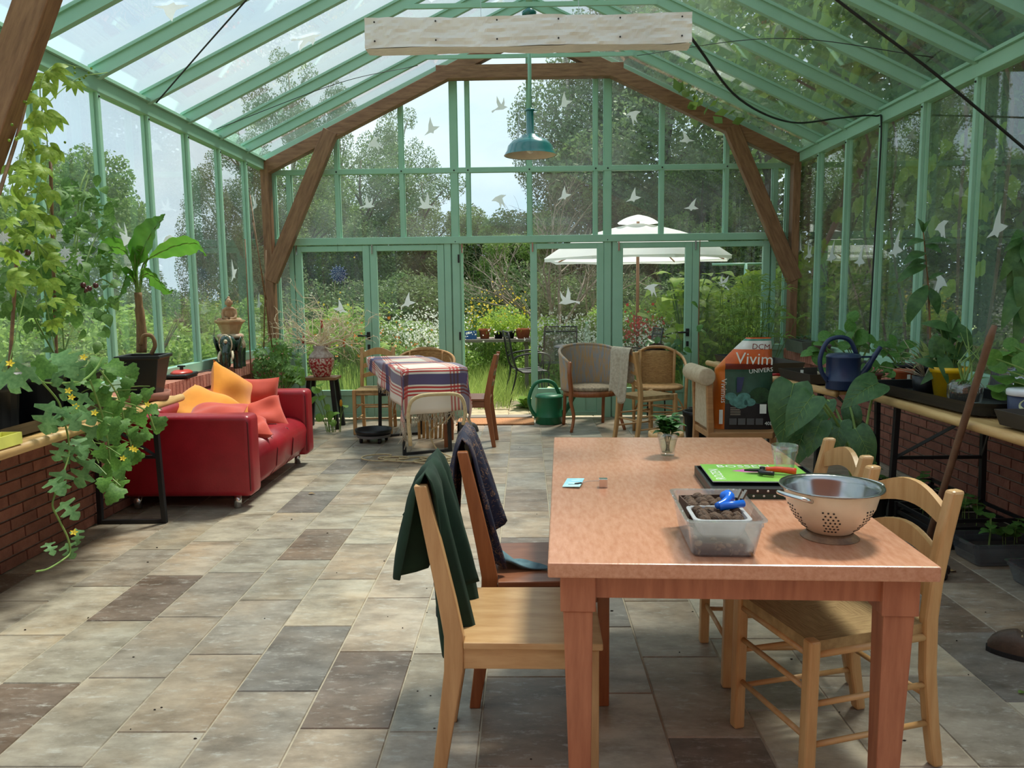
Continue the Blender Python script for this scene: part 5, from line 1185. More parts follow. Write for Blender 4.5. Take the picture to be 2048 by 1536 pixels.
MB().tube(spline([(.0, -.01, .010), (-.01, -.035, .009), (.03, -.05, .009)], 5), .008, 8).build('handle', BLACKPLASTIC, sc, True)
MB().prism([(.012, -.012), (.0, .012), (-.04, .006), (-.06, -.006), (-.03, -.014)], 'z', .006, .012).build('blade', BLACKMETAL, sc); MB().cyl((.0, 0, .003), (0, 0, .02), .009).build('pivot_bolt', BLACKMETAL, sc)
# card holder
ch = thing('card_holder', 'small metal cube with a wire clip on the table', 'card holder', (.253, 2.56, TZ), R(-4))
MB().b2(-.014, .014, -.014, .014, 0, .028).build('cube_base', CHROME, ch, bevel=.001); MB().tube([(-.014, 0, .02), (-.05, 0, .018), (-.072, .002, .012)], .0012, 5).build('wire', STEEL, ch); MB().bar((-.072, .002, .012), (-.095, .004, .008), .008, .004).build('clip', BLACKMETAL, ch)
CARD = mat('blue_card', lin(120, 198, 222), .4, col2=lin(206, 236, 232), scale=10)
cd = thing('card', 'pale blue printed card on the table', 'card', (.155, 2.585, TZ+.003), R(-15)); MB().box((0, 0, .006), (.06, .085, .0012), (.10, -.06, 0)).build('paper', CARD, cd)
for i, (y, w) in enumerate(((.02, .03), (.0, .044), (-.02, .036))): MB().box((.004, y, .0067+.1*y), (w, .004, .0004), (.10, -.06, 0)).build('printed_line', MAGW if i < 2 else BLACKMETAL, cd)
# plastic box with walnuts
def tub(name, label, loc, rz, wb, lb, wt, lt, h, m, wall=.0022, rim=.007, cat='box'):
    t = thing(name, label, cat, loc, rz); b = MB(); n = 6
    def ring(w, l, z, r):
        r = min(r, w*.3, l*.3); out = []
        for cx, cy, a0 in ((w/2-r, l/2-r, 0), (-w/2+r, l/2-r, 90), (-w/2+r, -l/2+r, 180), (w/2-r, -l/2+r, 270)):
            for k in range(4): q = R(a0+30*k); out.append((cx+r*math.cos(q), cy+r*math.sin(q), z))
        return out
    rr = .02; R_ = [ring(wb-.01, lb-.01, 0, rr), ring(wb, lb, .006, rr), ring(wt*.97, lt*.97, h*.80, rr), ring(wt, lt, h*.82, rr), ring(wt, lt, h-.003, rr), ring(wt+2*rim, lt+2*rim, h-.003, rr), ring(wt+2*rim, lt+2*rim, h, rr), ring(wt-2*wall, lt-2*wall, h, rr), ring(wb-2*wall, lb-2*wall, .006, rr)]
    N = 16; vs = [p for r_ in R_ for p in r_]; fs = [(i*N+j, i*N+(j+1) % N, (i+1)*N+(j+1) % N, (i+1)*N+j) for i in range(len(R_)-1) for j in range(N)]+[tuple(reversed(range(N))), tuple((len(R_)-1)*N+j for j in range(N))]
    b.add(vs, fs).build('tub_body', m, t); return t
pb = tub('plastic_box', 'clear plastic box of soil and shells on the dining table', (.487, 1.985, TZ), R(-3), .155, .265, .185, .305, .098, CLEARP)
SHELL = mat('shell_debris', lin(150, 128, 100), .8, col2=lin(70, 54, 40), scale=30)
MB().grid(lambda u, v: ((u-.5)*.145, (v-.5)*.255, .03+.006*math.sin(11*u+7*v)), 10, 12).build('soil', SOIL, pb, True, solid=.0)
so_ = MB().b2(-.073, .073, -.128, .128, .004, .032).build('soil_fill', SOIL, pb, bevel=.006)
pr = random.Random(6); sm_ = MB().sph((0, 0, 0), (.010, .008, .003), 8, 4).mesh('shell', SHELL)
for i in range(46):
    e = i % 3; p = (pr.uniform(-.07, .07), -.1265, pr.uniform(.008, .034)) if e == 0 else (pr.uniform(-.068, .068), pr.uniform(-.12, .12), .036)
    inst('shell', sm_, pb, Matrix.Translation(p) @ Euler((pr.uniform(0, 3), pr.uniform(0, 3), 0)).to_matrix().to_4x4() @ Matrix.Scale(pr.uniform(.6, 1.2), 4))
WHITEP = mat('milky_plastic', lin(206, 208, 212), .4, trans=.3, alpha=.75)
it = tub('walnut_tub', 'small milky tub of walnuts set inside the clear box', (.482, 1.93, TZ+.042), R(-2), .105, .105, .13, .125, .048, WHITEP)
dk = thing('walnut_punnet', 'dark card punnet of walnuts in the clear box', 'punnet', (.478, 2.05, TZ+.042), R(4)); MB().b2(-.058, .058, -.05, .05, 0, .008).b2(-.06, .06, -.052, -.048, 0, .045).b2(-.06, .06, .048, .052, 0, .05).b2(-.06, -.056, -.05, .05, 0, .05).b2(.056, .06, -.05, .05, 0, .05).build('punnet_body', mat('dark_card', lin(74, 54, 42), .9), dk)
WAL = mat('walnut_shell', lin(92, 66, 46), .8, col2=lin(54, 38, 28), scale=60, stretch=(1, 3, 1), bump=1.0)
def walnut_mesh():
    b = MB(); nu, nv = 14, 9; vs = []
    for i in range(nv+1):
        a = PI*i/nv
        for j in range(nu):
            q = 2*PI*j/nu; r = .0165*(1+.05*math.sin(5*q)+.04*math.sin(7*a+3*q)); vs.append((r*math.sin(a)*math.cos(q), r*math.sin(a)*math.sin(q), r*1.1*math.cos(a)))
    b.add(vs, [(i*nu+j, (i+1)*nu+j, (i+1)*nu+(j+1) % nu, i*nu+(j+1) % nu) for i in range(nv) for j in range(nu)]); return b.mesh('walnut', WAL, True)
wm = walnut_mesh()
for (cx, cy, lab, zt) in ((.482, 1.93, 'dark walnut in the small milky tub', TZ+.042), (.478, 2.05, 'dark walnut in the dark card punnet', TZ+.042)):
    for i in range(15):
        x, y = cx-.041+(i % 4)*.0275+pr.uniform(-.004, .004), cy-.036+((i//4) % 4)*.0255+pr.uniform(-.004, .004)
        o = inst('walnut', wm, None, Matrix.Translation((x, y, zt+.034+pr.uniform(0, .008))) @ Euler((pr.uniform(0, 3), pr.uniform(0, 3), pr.uniform(0, 3))).to_matrix().to_4x4()); tag(o, lab, 'walnut', 'walnuts '+('in the tub' if cy < 2 else 'in the punnet'))
BLUEB = mat('bright_blue_plastic', lin(22, 104, 214), .25)
bp = thing('blue_nutcracker', 'bright blue plastic nutcracker lying on the walnuts', 'nutcracker', (.517, 1.975, TZ+.105))
MB().tube(spline([(-.036, -.035, 0), (-.012, -.018, .006), (.006, .012, .010), (.004, .028, .012)], 5), [.009]*5+[.010]*5+[.015]*6, 9).build('arm', BLUEB, bp, True); MB().tube([(-.03, -.036, -.002), (.0, -.034, .002), (.034, -.02, .002)], .010, 9).build('arm', BLUEB, bp, True); MB().sph((.003, .026, .010), (.018, .016, .014), 12, 8).build('cup', BLUEB, bp, True)
MB().bar((.03, .03, .0), (.05, .065, .014), .007, .010).bar((.04, .02, .0), (.062, .055, .014), .007, .010).build('jaw', BLACKPLASTIC, bp)
# colander
CREAM = mat('cream_enamel', lin(222, 206, 180), .3, col2=lin(206, 186, 156), scale=6, coat=.4); RUST = mat('enamel_chipped', lin(88, 56, 38), .8)
cl_ = thing('colander', 'cream enamel colander with steel inside and two handles', 'colander', (.797, 2.015, TZ), R(10))
outer = [(.068, .0), (.071, .003), (.062, .012), (.058, .022), (.070, .030), (.092, .055), (.108, .085), (.116, .118), (.124, .136)]
part_label(MB().lathe([(.058, .018), (.060, .010), (.072, .002), (.074, .0), (.070, -.000), (.056, .010)], 40, closed=True).build('foot_ring', mat('worn_enamel', lin(150, 120, 88), .5, col2=lin(96, 72, 54), scale=20), cl_, True), 'worn brown foot ring')
MB().lathe([(.056, .018), (.072, .032), (.094, .057), (.110, .088), (.118, .120), (.121, .134)], 48, cap=False).build('bowl', CREAM, cl_, True)
MB().lathe([(.0, .024), (.05, .026), (.070, .036), (.090, .060), (.106, .090), (.114, .120), (.118, .136), (.130, .140), (.131, .136), (.121, .132)], 48, cap=False).build('steel_lining', mat('brushed_steel', (.36, .365, .365, 1), .2, metal=1.0, scale=4), cl_, True)
hol = MB()
def bowl_at(z):
    pf = [(.056, .018), (.072, .032), (.094, .057), (.110, .088), (.118, .120)]
    for (r0, z0), (r1, z1) in zip(pf, pf[1:]):
        if z0 <= z <= z1: return r0+(r1-r0)*(z-z0)/(z1-z0), Vector((z1-z0, 0, -(r1-r0))).normalized()
    return .1, Vector((1, 0, 0))
for sec in range(6):
    a0 = sec*PI/3+.2
    for i in range(7):
        z = .034+i*.0095
        for j in range(4-(i > 4)):
            r, nrm = bowl_at(z); q = a0+(j-1.5)*.115+(.05 if i % 2 else 0); d = Vector((math.cos(q)*nrm.x, math.sin(q)*nrm.x, nrm.z)); p = Vector((r*math.cos(q), r*math.sin(q), z)); hol.cyl(p-d*.001, p+d*.0012, .0026, n=7)
tag(hol.build('drain_hole', BLACKMETAL, cl_), kind='stuff')
for s in (-1, 1):
    MB().tube(spline([(-.045, s*.120, .120), (-.045, s*.142, .128), (-.02, s*.150, .130), (.02, s*.150, .130), (.045, s*.142, .128), (.045, s*.120, .120)], 5), .0058, 8).build('handle', CHROME, cl_, True)
cl_.rotation_euler = (0, 0, R(-62))

# soil bag
BAG = bpy.data.materials.new('bag_print'); BAG.use_nodes = True; _t = BAG.node_tree; _n = _t.nodes; _b = _n['Principled BSDF']; _b.inputs['Roughness'].default_value = .38
_tc = _n.new('ShaderNodeTexCoord'); _s = _n.new('ShaderNodeSeparateXYZ'); _t.links.new(_tc.outputs['Object'], _s.inputs[0])
_rz = _n.new('ShaderNodeValToRGB'); _rz.color_ramp.interpolation = 'CONSTANT'; _mr = _n.new('ShaderNodeMapRange'); _mr.inputs['From Max'].default_value = .70; _t.links.new(_s.outputs['Z'], _mr.inputs['Value']); _t.links.new(_mr.outputs['Result'], _rz.inputs['Fac'])
e = _rz.color_ramp.elements; e[0].position = 0; e[0].color = lin(40, 38, 40); e[1].position = .26; e[1].color = lin(48, 84, 66)
for p_, c_ in ((.60, lin(112, 38, 22)), (.66, lin(206, 92, 28)), (.80, lin(214, 210, 200)), (.88, lin(70, 130, 110)), (.90, lin(206, 92, 28))): q = e.new(p_); q.color = c_
_no = _n.new('ShaderNodeTexNoise'); _no.inputs['Scale'].default_value = 22; _t.links.new(_tc.outputs['Object'], _no.inputs['Vector'])
_mx = _n.new('ShaderNodeMix'); _mx.data_type = 'RGBA'; _mx.blend_type = 'OVERLAY'; _mx.inputs['Factor'].default_value = .35; _t.links.new(_rz.outputs['Color'], _mx.inputs['A']); _t.links.new(_no.outputs['Fac'], _mx.inputs['B'])
_lt = _n.new('ShaderNodeMath'); _lt.operation = 'LESS_THAN'; _lt.inputs[1].default_value = -.135; _t.links.new(_s.outputs['X'], _lt.inputs[0])
_m2 = _n.new('ShaderNodeMix'); _m2.data_type = 'RGBA'; _t.links.new(_lt.outputs[0], _m2.inputs['Factor']); _t.links.new(_mx.outputs['Result'], _m2.inputs['A']); _m2.inputs['B'].default_value = lin(212, 112, 34); _t.links.new(_m2.outputs['Result'], _b.inputs['Base Color'])
sbg = thing('soil_bag', 'orange and green potting soil bag standing on the linen chair', 'bag', (1.525, 5.50, .431), R(-4))
def bagf(u, v):
    a = 2*PI*u; z = .64*v; w = .205*(1-.04*math.sin(PI*v)); d = .095*(1-v**5*.75)*(1+.08*math.sin(7*v))
    if v > .66:
        k = (v-.66)/.34; w *= 1-.62*k**1.1; z = .64*v
    sx_ = math.copysign(abs(math.cos(a))**.55, math.cos(a)); sy_ = math.copysign(abs(math.sin(a))**.75, math.sin(a)); off = (.10*((v-.66)/.34)**1.1 if v > .66 else 0)
    return (w*sx_+off+.006*math.sin(9*v+5*u*6), d*sy_+.006*math.sin(11*v+a*3)+(-.02 if v > .66 else 0), z)
MB().grid(bagf, 40, 30, True).build('bag_body', BAG, sbg, True)
def bagtxt(name, s, size, m, x, z, rot=0.0): return text_mesh(name, s, size, m, sbg, Matrix.Translation((x, -.112, z)) @ Matrix.Rotation(PI/2, 4, 'X') @ Matrix.Rotation(rot, 4, 'Z'))
BRED = mat('print_maroon', lin(120, 34, 30), .5)
bagtxt('brand_text', 'DCM', .055, BRED, .035, .565, -.05); bagtxt('product_text', 'Vivim', .115, MAGW, -.075, .465, -.04); bagtxt('variety_text', 'UNIVERS', .042, MAGW, .02, .395, .10); bagtxt('volume_text', '40L', .035, MAGW, .135, .035)
text_mesh('side_text', 'Vivimus', .055, MAGW, sbg, Matrix.Translation((-.165, -.104, .36)) @ Matrix.Rotation(PI/2, 4, 'X') @ Matrix.Rotation(-PI/2, 4, 'Z'))
HOST = mat('print_cabbage', lin(104, 158, 148), .4, col2=lin(60, 104, 96), scale=30); BUSHP = mat('print_bush', lin(44, 78, 44), .5, col2=lin(24, 48, 28), scale=40)
def disc(x, z, rx, rz_, m, nm, y=-.1075): MB().prism([(x+rx*math.cos(q*PI/8), z+rz_*math.sin(q*PI/8)) for q in range(16)], 'y', y, y-.0015).build(nm, m, sbg)
disc(.10, .245, .07, .055, BUSHP, 'printed_bush'); 
for x, z, r in ((-.06, .20, .05), (-.01, .23, .045), (-.10, .235, .04), (-.03, .185, .05), (.03, .195, .04)): disc(x, z, r, r*.7, HOST, 'printed_cabbage', -.1077-abs(x)*.01)
MB().prism([(-.06, .37), (-.01, .37), (-.03, .27), (-.06, .26)], 'y', -.1075, -.109).build('printed_figure', mat('print_blue', lin(56, 62, 96), .5), sbg)
for i in range(4): MB().prism([(-.105+i*.06, .035), (-.055+i*.06, .035), (-.055+i*.06, .08), (-.105+i*.06, .08)], 'y', -.1025, -.104).build('printed_icon', mat('print_grey', lin(92, 92, 92), .5) if i == 0 else MATS['print_grey'], sbg)
MB().prism([(.10, .115), (.145, .115), (.145, .18), (.10, .18)], 'y', -.106, -.1075).build('printed_badge', MAGW, sbg)
MB().prism([(-.175, .04), (-.15, .04), (-.15, .14), (-.175, .14)], 'y', -.100, -.1015).build('barcode', MAGW, sbg)
for i in range(5): MB().prism([(-.10, .105+i*.012), (-.03, .105+i*.012), (-.03, .109+i*.012), (-.10, .109+i*.012)], 'y', -.1045, -.1055).build('printed_line', GROUT, sbg)

# watering cans
def can(name, label, loc, rz, s, m):
    t = thing(name, label, 'watering can', loc, rz); t.scale = (s, s, s)
    MB().lathe([(0, 0), (.100, 0), (.104, .006), (.104, .05), (.108, .055), (.108, .062), (.104, .067), (.104, .20), (.108, .205), (.108, .213), (.102, .218), (.098, .226), (.06, .232), (.0, .232)], 32).build('body', m, t, True)
    MB().tube(spline([(.085, 0, .05), (.15, 0, .12), (.20, 0, .20), (.245, 0, .268)], 5), [.026]*4+[.021]*4+[.017]*4+[.015]*4, 12).build('spout', m, t, True)
    MB().tube(spline([(-.10, 0, .05), (-.145, 0, .12), (-.155, 0, .21), (-.11, 0, .31), (-.03, 0, .335), (.04, 0, .31), (.085, 0, .225)], 6), .0145, 10).build('handle', m, t, True)
    MB().bar((.10, 0, .205), (.20, 0, .205), .012, .012).build('spout_brace', m, t)
    return t
can('watering_can', 'dark blue watering can on the potting bench', (1.985, 4.90, .776), R(5), .97, mat('navy_plastic', lin(30, 48, 84), .4))
can('watering_can', 'green watering can on the floor by the open door', (.235, 8.30, .0), R(12), 1.38, mat('green_plastic', lin(24, 110, 72), .42))
# black buckets by the doors
t = simple_pot('plant_bucket', 'empty black nursery bucket beside the linen chair', (1.63, 7.34, 0), .145, .27, BLACKPLASTIC, 'bucket', soil=False, taper=.8)

# sill: elephant stool, bowl, Buddha, grill
DKEL = mat('elephant_glaze', lin(36, 62, 46), .22, col2=lin(18, 34, 28), scale=9, coat=.5); CREAMG = mat('cream_glaze', lin(214, 200, 170), .35, col2=lin(190, 172, 140), scale=10); SALM = mat('salmon_glaze', lin(204, 150, 130), .4, col2=lin(184, 180, 150), scale=14)
el = thing('elephant_stool', 'dark green ceramic elephant plant stool on the brick ledge', 'plant stool', (-2.655, 6.95, .76), R(-170)); el.scale = (1.06, 1.06, 1.06)
eb = MB()
eb.sph((0, 0, .185), (.105, .145, .105), 16, 12)
for sx in (-1, 1):
    for y in (-.085, .085): eb.tube([(sx*.062, y, 0), (sx*.062, y, .05), (sx*.058, y*.95, .18)], [.038, .036, .05], 12)
eb.sph((0, .15, .205), (.075, .075, .085), 14, 10); eb.tube(spline([(0, .20, .19), (0, .235, .12), (0, .235, .05), (0, .225, .015)], 5), [.038]*5+[.030]*5+[.022]*6, 10)
eo = eb.build('body', DKEL, el); rm_ = eo.modifiers.new('remesh', 'REMESH'); rm_.mode = 'VOXEL'; rm_.voxel_size = .0075; rm_.use_smooth_shade = True
for sx in (-1, 1):
    MB().sph((sx*.092, .125, .205), (.014, .055, .07), 12, 8, (0, sx*.25, 0)).build('ear', DKEL, el, True)
    MB().tube(spline([(sx*.045, .205, .15), (sx*.055, .245, .11), (sx*.05, .26, .07)], 5), [.012]*4+[.010]*4+[.005]*3, 8).build('tusk', CREAMG, el, True)
part_label(MB().lathe([(0, .288), (.09, .288), (.105, .28), (.11, .262), (.10, .25), (.0, .25)], 24, sx=1, sy=1.2).build('saddle', SALM, el, True), 'salmon-glazed saddle pad')
for a in range(3): MB().tube([(.107*math.cos(q), -.05+a*.05+.0*q, .185+.108*math.sin(q)) for q in [R(-10+20*k) for k in range(11)]], .005, 6).build('strap', CREAMG, el, True)
MB().tube([(.05*math.cos(q), .222+.01*math.sin(q), .215+.075*math.sin(q)) for q in [2*PI*k/20 for k in range(21)]], .005, 6).build('head_band', CREAMG, el, True)
MB().sph((0, .222, .235), .016, 10, 8).build('medallion', CREAMG, el, True)
SAND = mat('sandstone', lin(196, 164, 124), .85, col2=lin(168, 134, 96), scale=12, bump=.3)
bo = thing('stone_planter', 'flared sandstone planter bowl on the elephant stool', 'planter', (-2.655, 6.95, 1.066), R(20)); bo.scale = (1.05, 1.05, 1.12)
MB().lathe([(.055, 0), (.07, .0), (.074, .012), (.10, .075), (.125, .095), (.125, .108), (.11, .108), (.09, .09), (0, .088)], 8).build('bowl', SAND, bo)
BUD = mat('buddha_brown', lin(150, 112, 80), .7, col2=lin(190, 156, 122), scale=14)
bd = thing('buddha_statue', 'small brown seated Buddha figure on the sandstone planter', 'statue', (-2.655, 6.95, 1.166), R(15)); bd.scale = (1.05, 1.05, 1.18)
b_ = MB(); b_.sph((0, 0, .062), (.040, .030, .055), 14, 10); b_.sph((0, -.002, .102), (.046, .026, .020), 12, 8); b_.cyl((0, 0, .105), (0, 0, .13), .014); b_.sph((0, -.004, .150), (.027, .029, .034), 14, 10); b_.sph((0, .002, .186), (.013, .013, .012), 8, 6)
for s in (-1, 1):
    b_.tube(spline([(s*.044, 0, .100), (s*.052, -.006, .062), (s*.044, -.03, .034), (s*.008, -.042, .030)], 5), [.014]*6+[.012]*5+[.010]*5, 8); b_.tube(spline([(s*.03, 0, .016), (s*.085, -.02, .016), (s*.06, -.055, .013), (-s*.02, -.055, .013)], 5), [.020]*6+[.018]*5+[.012]*5, 8); b_.sph((s*.028, .0, .148), (.005, .008, .016), 6, 5)
b_.sph((0, -.033, .150), (.005, .006, .008), 6, 5); b_.sph((0, -.030, .136), (.010, .005, .003), 8, 5)
o = b_.build('figure', BUD, bd); m_ = o.modifiers.new('remesh', 'REMESH'); m_.mode = 'VOXEL'; m_.voxel_size = .0032; m_.use_smooth_shade = True
part_label(MB().sph((0, .005, .162), (.0285, .029, .025), 14, 8).build('hair', mat('dark_hair_stone', lin(64, 50, 42), .8, bump=1, bscale=160), bd, True), 'dark curled hair')
gr = thing('table_grill', 'red-lidded electric table grill on the brick ledge', 'grill', (-2.745, 6.12, .762), R(5))
MB().b2(-.085, .085, -.15, .15, .008, .035).build('base', BLACKPLASTIC, gr, bevel=.012); part_label(MB().lathe([(0, .062), (.09, .058), (.12, .045), (.128, .033), (0, .033)], 24, sx=.62, sy=1.0).build('lid', mat('red_enamel', lin(206, 60, 46), .35), gr, True), 'red lid')
MB().cyl((0, 0, .06), (0, 0, .085), .014).b2(-.028, .028, -.01, .01, .083, .095).build('lid_knob', BLACKPLASTIC, gr)
for sx in (-1, 1): MB().b2(sx*.07-.012, sx*.07+.012, -.12, .12, 0, .009).build('foot', BLACKPLASTIC, gr)
MB().tube(spline([(.02, .15, .03), (.05, .27, .012), (.08, .40, .012), (.112, .50, .0), (.125, .54, -.12)], 6), .005, 6).build('cord', CABLE, gr, True)
# red speckled vase with twigs
VASE = mat('red_speckled_glaze', lin(172, 40, 46), .35, col2=lin(222, 196, 180), scale=48, lo=.47, hi=.58, detail=2)
va_ = thing('red_vase', 'red speckled ceramic vase on the small stool', 'vase', (-2.165, 8.16, .546)); va_.scale = (1.1, 1.1, 1.03)
MB().lathe([(0, 0), (.075, 0), (.08, .01), (.10, .07), (.118, .13), (.122, .17), (.108, .215), (.075, .25), (.06, .275), (.063, .30), (.075, .315), (.068, .315), (.055, .29), (.05, .26)], 32).build('vase_body', VASE, va_, True)
MB().lathe([(.1185, .194), (.109, .216), (.076, .251), (.061, .275), (.064, .30), (.0755, .3155), (.077, .3165), (.066, .275), (.081, .251), (.112, .216), (.1195, .196)], 32, closed=True).build('grey_glaze', mat('grey_drip_glaze', lin(196, 180, 168), .4, col2=lin(150, 116, 108), scale=30), va_, True)
tw = thing('twig_bundle', 'bundle of pale corkscrew twigs standing in the red vase', 'twigs', (-2.165, 8.16, .60)); pr = random.Random(17); tb = MB(); PALE = mat('pale_twig', lin(238, 226, 198), .8, col2=lin(206, 182, 146), scale=16)
def twig(p, d, L, r, dep):
    pts = [Vector(p)]; d = Vector(d).normalized(); n = 9
    for i in range(n):
        d = (d+Vector((pr.gauss(0, .33), pr.gauss(0, .25), pr.gauss(.0, .30)))).normalized(); pts.append(pts[-1]+d*L/n)
    tb.tube(spline(pts, 2), [r*(1-.75*i/(2*n)) for i in range(2*n+1)], 5, False)
    if dep:
        for k in (3, 5, 6, 8):
            if pr.random() < .85: twig(pts[k], d+Vector((pr.gauss(0, .7), pr.gauss(0, .4), pr.gauss(0, .5))), L*pr.uniform(.35, .6), r*.55, dep-1)
for i in range(24):
    a = pr.uniform(0, 2*PI); sx_ = pr.uniform(-1, 1); twig((.03*math.cos(a), .03*math.sin(a), .26), (sx_*1.5+.35, pr.uniform(-.4, .25), pr.uniform(.2, 1.0)), pr.uniform(.35, .62), .0095, 2)
twig((0, 0, .26), (-.75, 0, 1), .55, .008, 1); tb.build('twigs', PALE, tw)
for (x, z, c) in ((-.17, .30, lin(170, 60, 62)), (.03, .46, lin(190, 70, 54)), (.26, .26, lin(200, 110, 60))):
    b_ = thing('bird_figure', {-.17: 'small crimson felt bird among the pale twigs', .03: 'small red felt bird above the vase mouth', .26: 'small orange felt bird on the drooping twigs'}[x], 'ornament', (-2.165+x, 8.10, .60+z))
    MB().sph((0, 0, .03), (.014, .014, .034), 10, 8).build('body', mat('felt_%d' % int(x*100), c, .9), b_, True); MB().sph((.004, -.004, .068), .012, 10, 8).build('head', MATS['felt_%d' % int(x*100)], b_, True); MB().bar((0, 0, .0), (.012, .002, -.045), .012, .004).build('tail', BLACKMETAL, b_)

# floor clutter on the bench side
def seed_crate(name, label, loc, rz, w, l, h, m, cat='crate', slats=True):
    t = thing(name, label, cat, loc, rz)
    MB().b2(-w/2, w/2, -l/2, l/2, 0, .012).build('bottom', m, t)
    for s in (-1, 1):
        for z0, z1 in (((0.012, .03), (h*.35, h*.5), (h*.62, h*.74), (h-.02, h)) if slats else ((.012, h),)):
            MB().b2(-w/2, w/2, s*l/2-.006, s*l/2+.006, z0, z1).build('end_slat', m, t); MB().b2(s*w/2-.006, s*w/2+.006, -l/2, l/2, z0, z1).build('side_slat', m, t)
    for sx in (-1, 1):
        for sy in (-1, 1): MB().b2(sx*w/2-.012, sx*w/2+.012, sy*l/2-.012, sy*l/2+.012, 0, h).build('corner', m, t)
    MB().b2(-w/2+.012, w/2-.012, -l/2+.012, l/2-.012, .012, h*.6).build('soil', SOIL, t)
    return t
seed_crate('seedling_crate', 'black slatted crate of seedlings under the potting bench', (2.40, 4.28, 0), R(2), .50, .36, .17, BLACKPLASTIC)
seed_crate('seedling_crate', 'black slatted crate further under the bench by the wall', (2.42, 4.92, 0), R(0), .50, .34, .15, BLACKPLASTIC)
CLB = glass_mat('grey_clear_plastic', (.62, .66, .70, 1), .22, .06, hazecol=(.5, .54, .58, 1))
for lab, loc, w, l, h, rz in (('grey clear plastic box of seedlings before the slatted crate', (2.44, 3.94, 0), .42, .24, .12, 2), ('grey clear tray of soil with a chipped rim on the floor', (2.50, 3.55, 0), .40, .26, .10, 4), ('small clear plastic box at the bench foot', (2.42, 3.22, 0), .30, .2, .10, 8)):
    t = tub('seedling_box', lab, loc, R(rz), w*.86, l*.86, w, l, h, CLB, rim=.008); MB().b2(-w*.38, w*.38, -l*.37, l*.37, .006, h*.62).build('soil', SOIL, t, bevel=.01)
rk = thing('root_clod', 'lump of dry soil and roots on the floor tiles', 'soil clod', (2.0, 3.70, 0)); ro = MB()
prr = random.Random(5)
for i in range(16): ro.sph((prr.gauss(0, .025), prr.gauss(0, .018), .02+prr.uniform(0, .03)), prr.uniform(.014, .028), 7, 5)
ob = ro.build('clod', SOIL, rk); m_ = ob.modifiers.new('remesh', 'REMESH'); m_.mode = 'VOXEL'; m_.voxel_size = .005; m_.use_smooth_shade = True
pole = thing('wooden_pole', 'long worn wooden tool handle leaning on the potting bench', 'tool handle', (2.045, 3.95, 0)); MB().tube([(0, 0, .0), (0, -.20, .50), (0.002, -.475, 1.18), (.002, -.50, 1.232)], [.016, .0165, .0165, .012], 12).build('shaft', wood('handle_wood', lin(124, 90, 66), lin(96, 66, 48), .6), pole, True)
for i, (x, y, s, lab) in enumerate(((1.69, 2.58, .035, 'small crumpled green leaf on the floor beside the dining table'), (2.08, 3.76, .05, 'dry curled leaf on the floor by the soil clod'), (-1.55, 5.35, .05, 'pale dry leaf on the floor before the sofa'))):
    o = inst('fallen_leaf', leafmesh('oval', LMID if i == 0 else RUSH), None, frame_mat((x, y, .006), (1, .4, .0), (0, 0, 1), s)); tag(o, lab, 'leaf')
bamb = thing('bamboo_bundle', 'short bamboo sticks standing under the small trestle table', 'bamboo', (-.93, 7.45, 0))
for i in range(7): MB().tube([(i*.04-.12, .03*(i % 2), 0), (i*.045-.13, .03*(i % 2)+.05, .40)], .014, 8).build('stick', LOG, bamb, True)

# ================================================================== INDOOR PLANTS
LMEL = leafmat('melon_leaf', lin(116, 160, 76), lin(80, 124, 56), .4, .5, 9); LWAT = leafmat('watermelon_leaf', lin(126, 166, 108), lin(92, 136, 82), .3, .55, 9)
LPAS = leafmat('passion_leaf', lin(170, 192, 84), lin(128, 164, 60), .45, .5, 9); LTOM = leafmat('tomato_leaf', lin(112, 150, 76), lin(78, 118, 54), .4, .55, 9)
LBAN = leafmat('banana_leaf', lin(112, 164, 62), lin(80, 138, 48), .45, .38, 3); LALO = leafmat('alocasia_leaf', lin(86, 122, 76), lin(62, 96, 60), .25, .32, 6); LGLOSS = leafmat('glossy_leaf', lin(86, 124, 70), lin(58, 94, 52), .25, .35, 6)
LPIL = leafmat('pilea_leaf', lin(104, 146, 66), lin(78, 122, 52), .3, .35, 6); LSEED = leafmat('seedling_leaf', lin(102, 150, 72), lin(74, 120, 54), .35, .5, 8); LSPI = leafmat('spider_leaf', lin(190, 196, 140), lin(130, 156, 84), .4, .5, 12)
LFIG = leafmat('pale_squash_leaf', lin(150, 190, 92), lin(112, 160, 66), .4, .5, 8)
YEL = mat('yellow_petal', lin(246, 214, 50), .6, trans=.3); STEMG = mat('green_stem', lin(132, 160, 84), .55, col2=lin(96, 128, 60), scale=10); CANEB = mat('bamboo_cane', lin(134, 100, 66), .6, col2=lin(98, 70, 46), scale=10, stretch=(1, 1, 3)); DRYST = mat('dry_stem', lin(140, 108, 74), .8, col2=lin(104, 78, 52), scale=14, stretch=(6, 6, 1), bump=.4)
camdir = lambda p: (CAMP-Vector(p)).normalized()
def put_leaf(par, lm_, P, d, size, wide=1.0, tilt=.5, rnd=None):
    P = Vector(P); n = camdir(P)*(1-tilt)+Vector((0, 0, 1))*tilt
    if rnd: n += Vector((rnd.gauss(0, .25), rnd.gauss(0, .25), rnd.gauss(0, .2)))
    d = Vector(d); d = d.normalized(); loc = par.location
    inst('leaf', lm_, par, frame_mat(P-loc-d*size*.45, d, n, size, wide))
flm = MB()
for i in range(5):
    a = 2*PI*i/5; c, s = math.cos(a), math.sin(a); flm.add([(0, 0, 0), (.5*c-.28*s, .5*s+.28*c, .12), (c, s, .18), (.5*c+.28*s, .5*s-.28*c, .12)], [(0, 1, 2, 3)])
flm.sph((0, 0, .05), .16, 6, 4); flower_m = flm.mesh('flower', YEL)
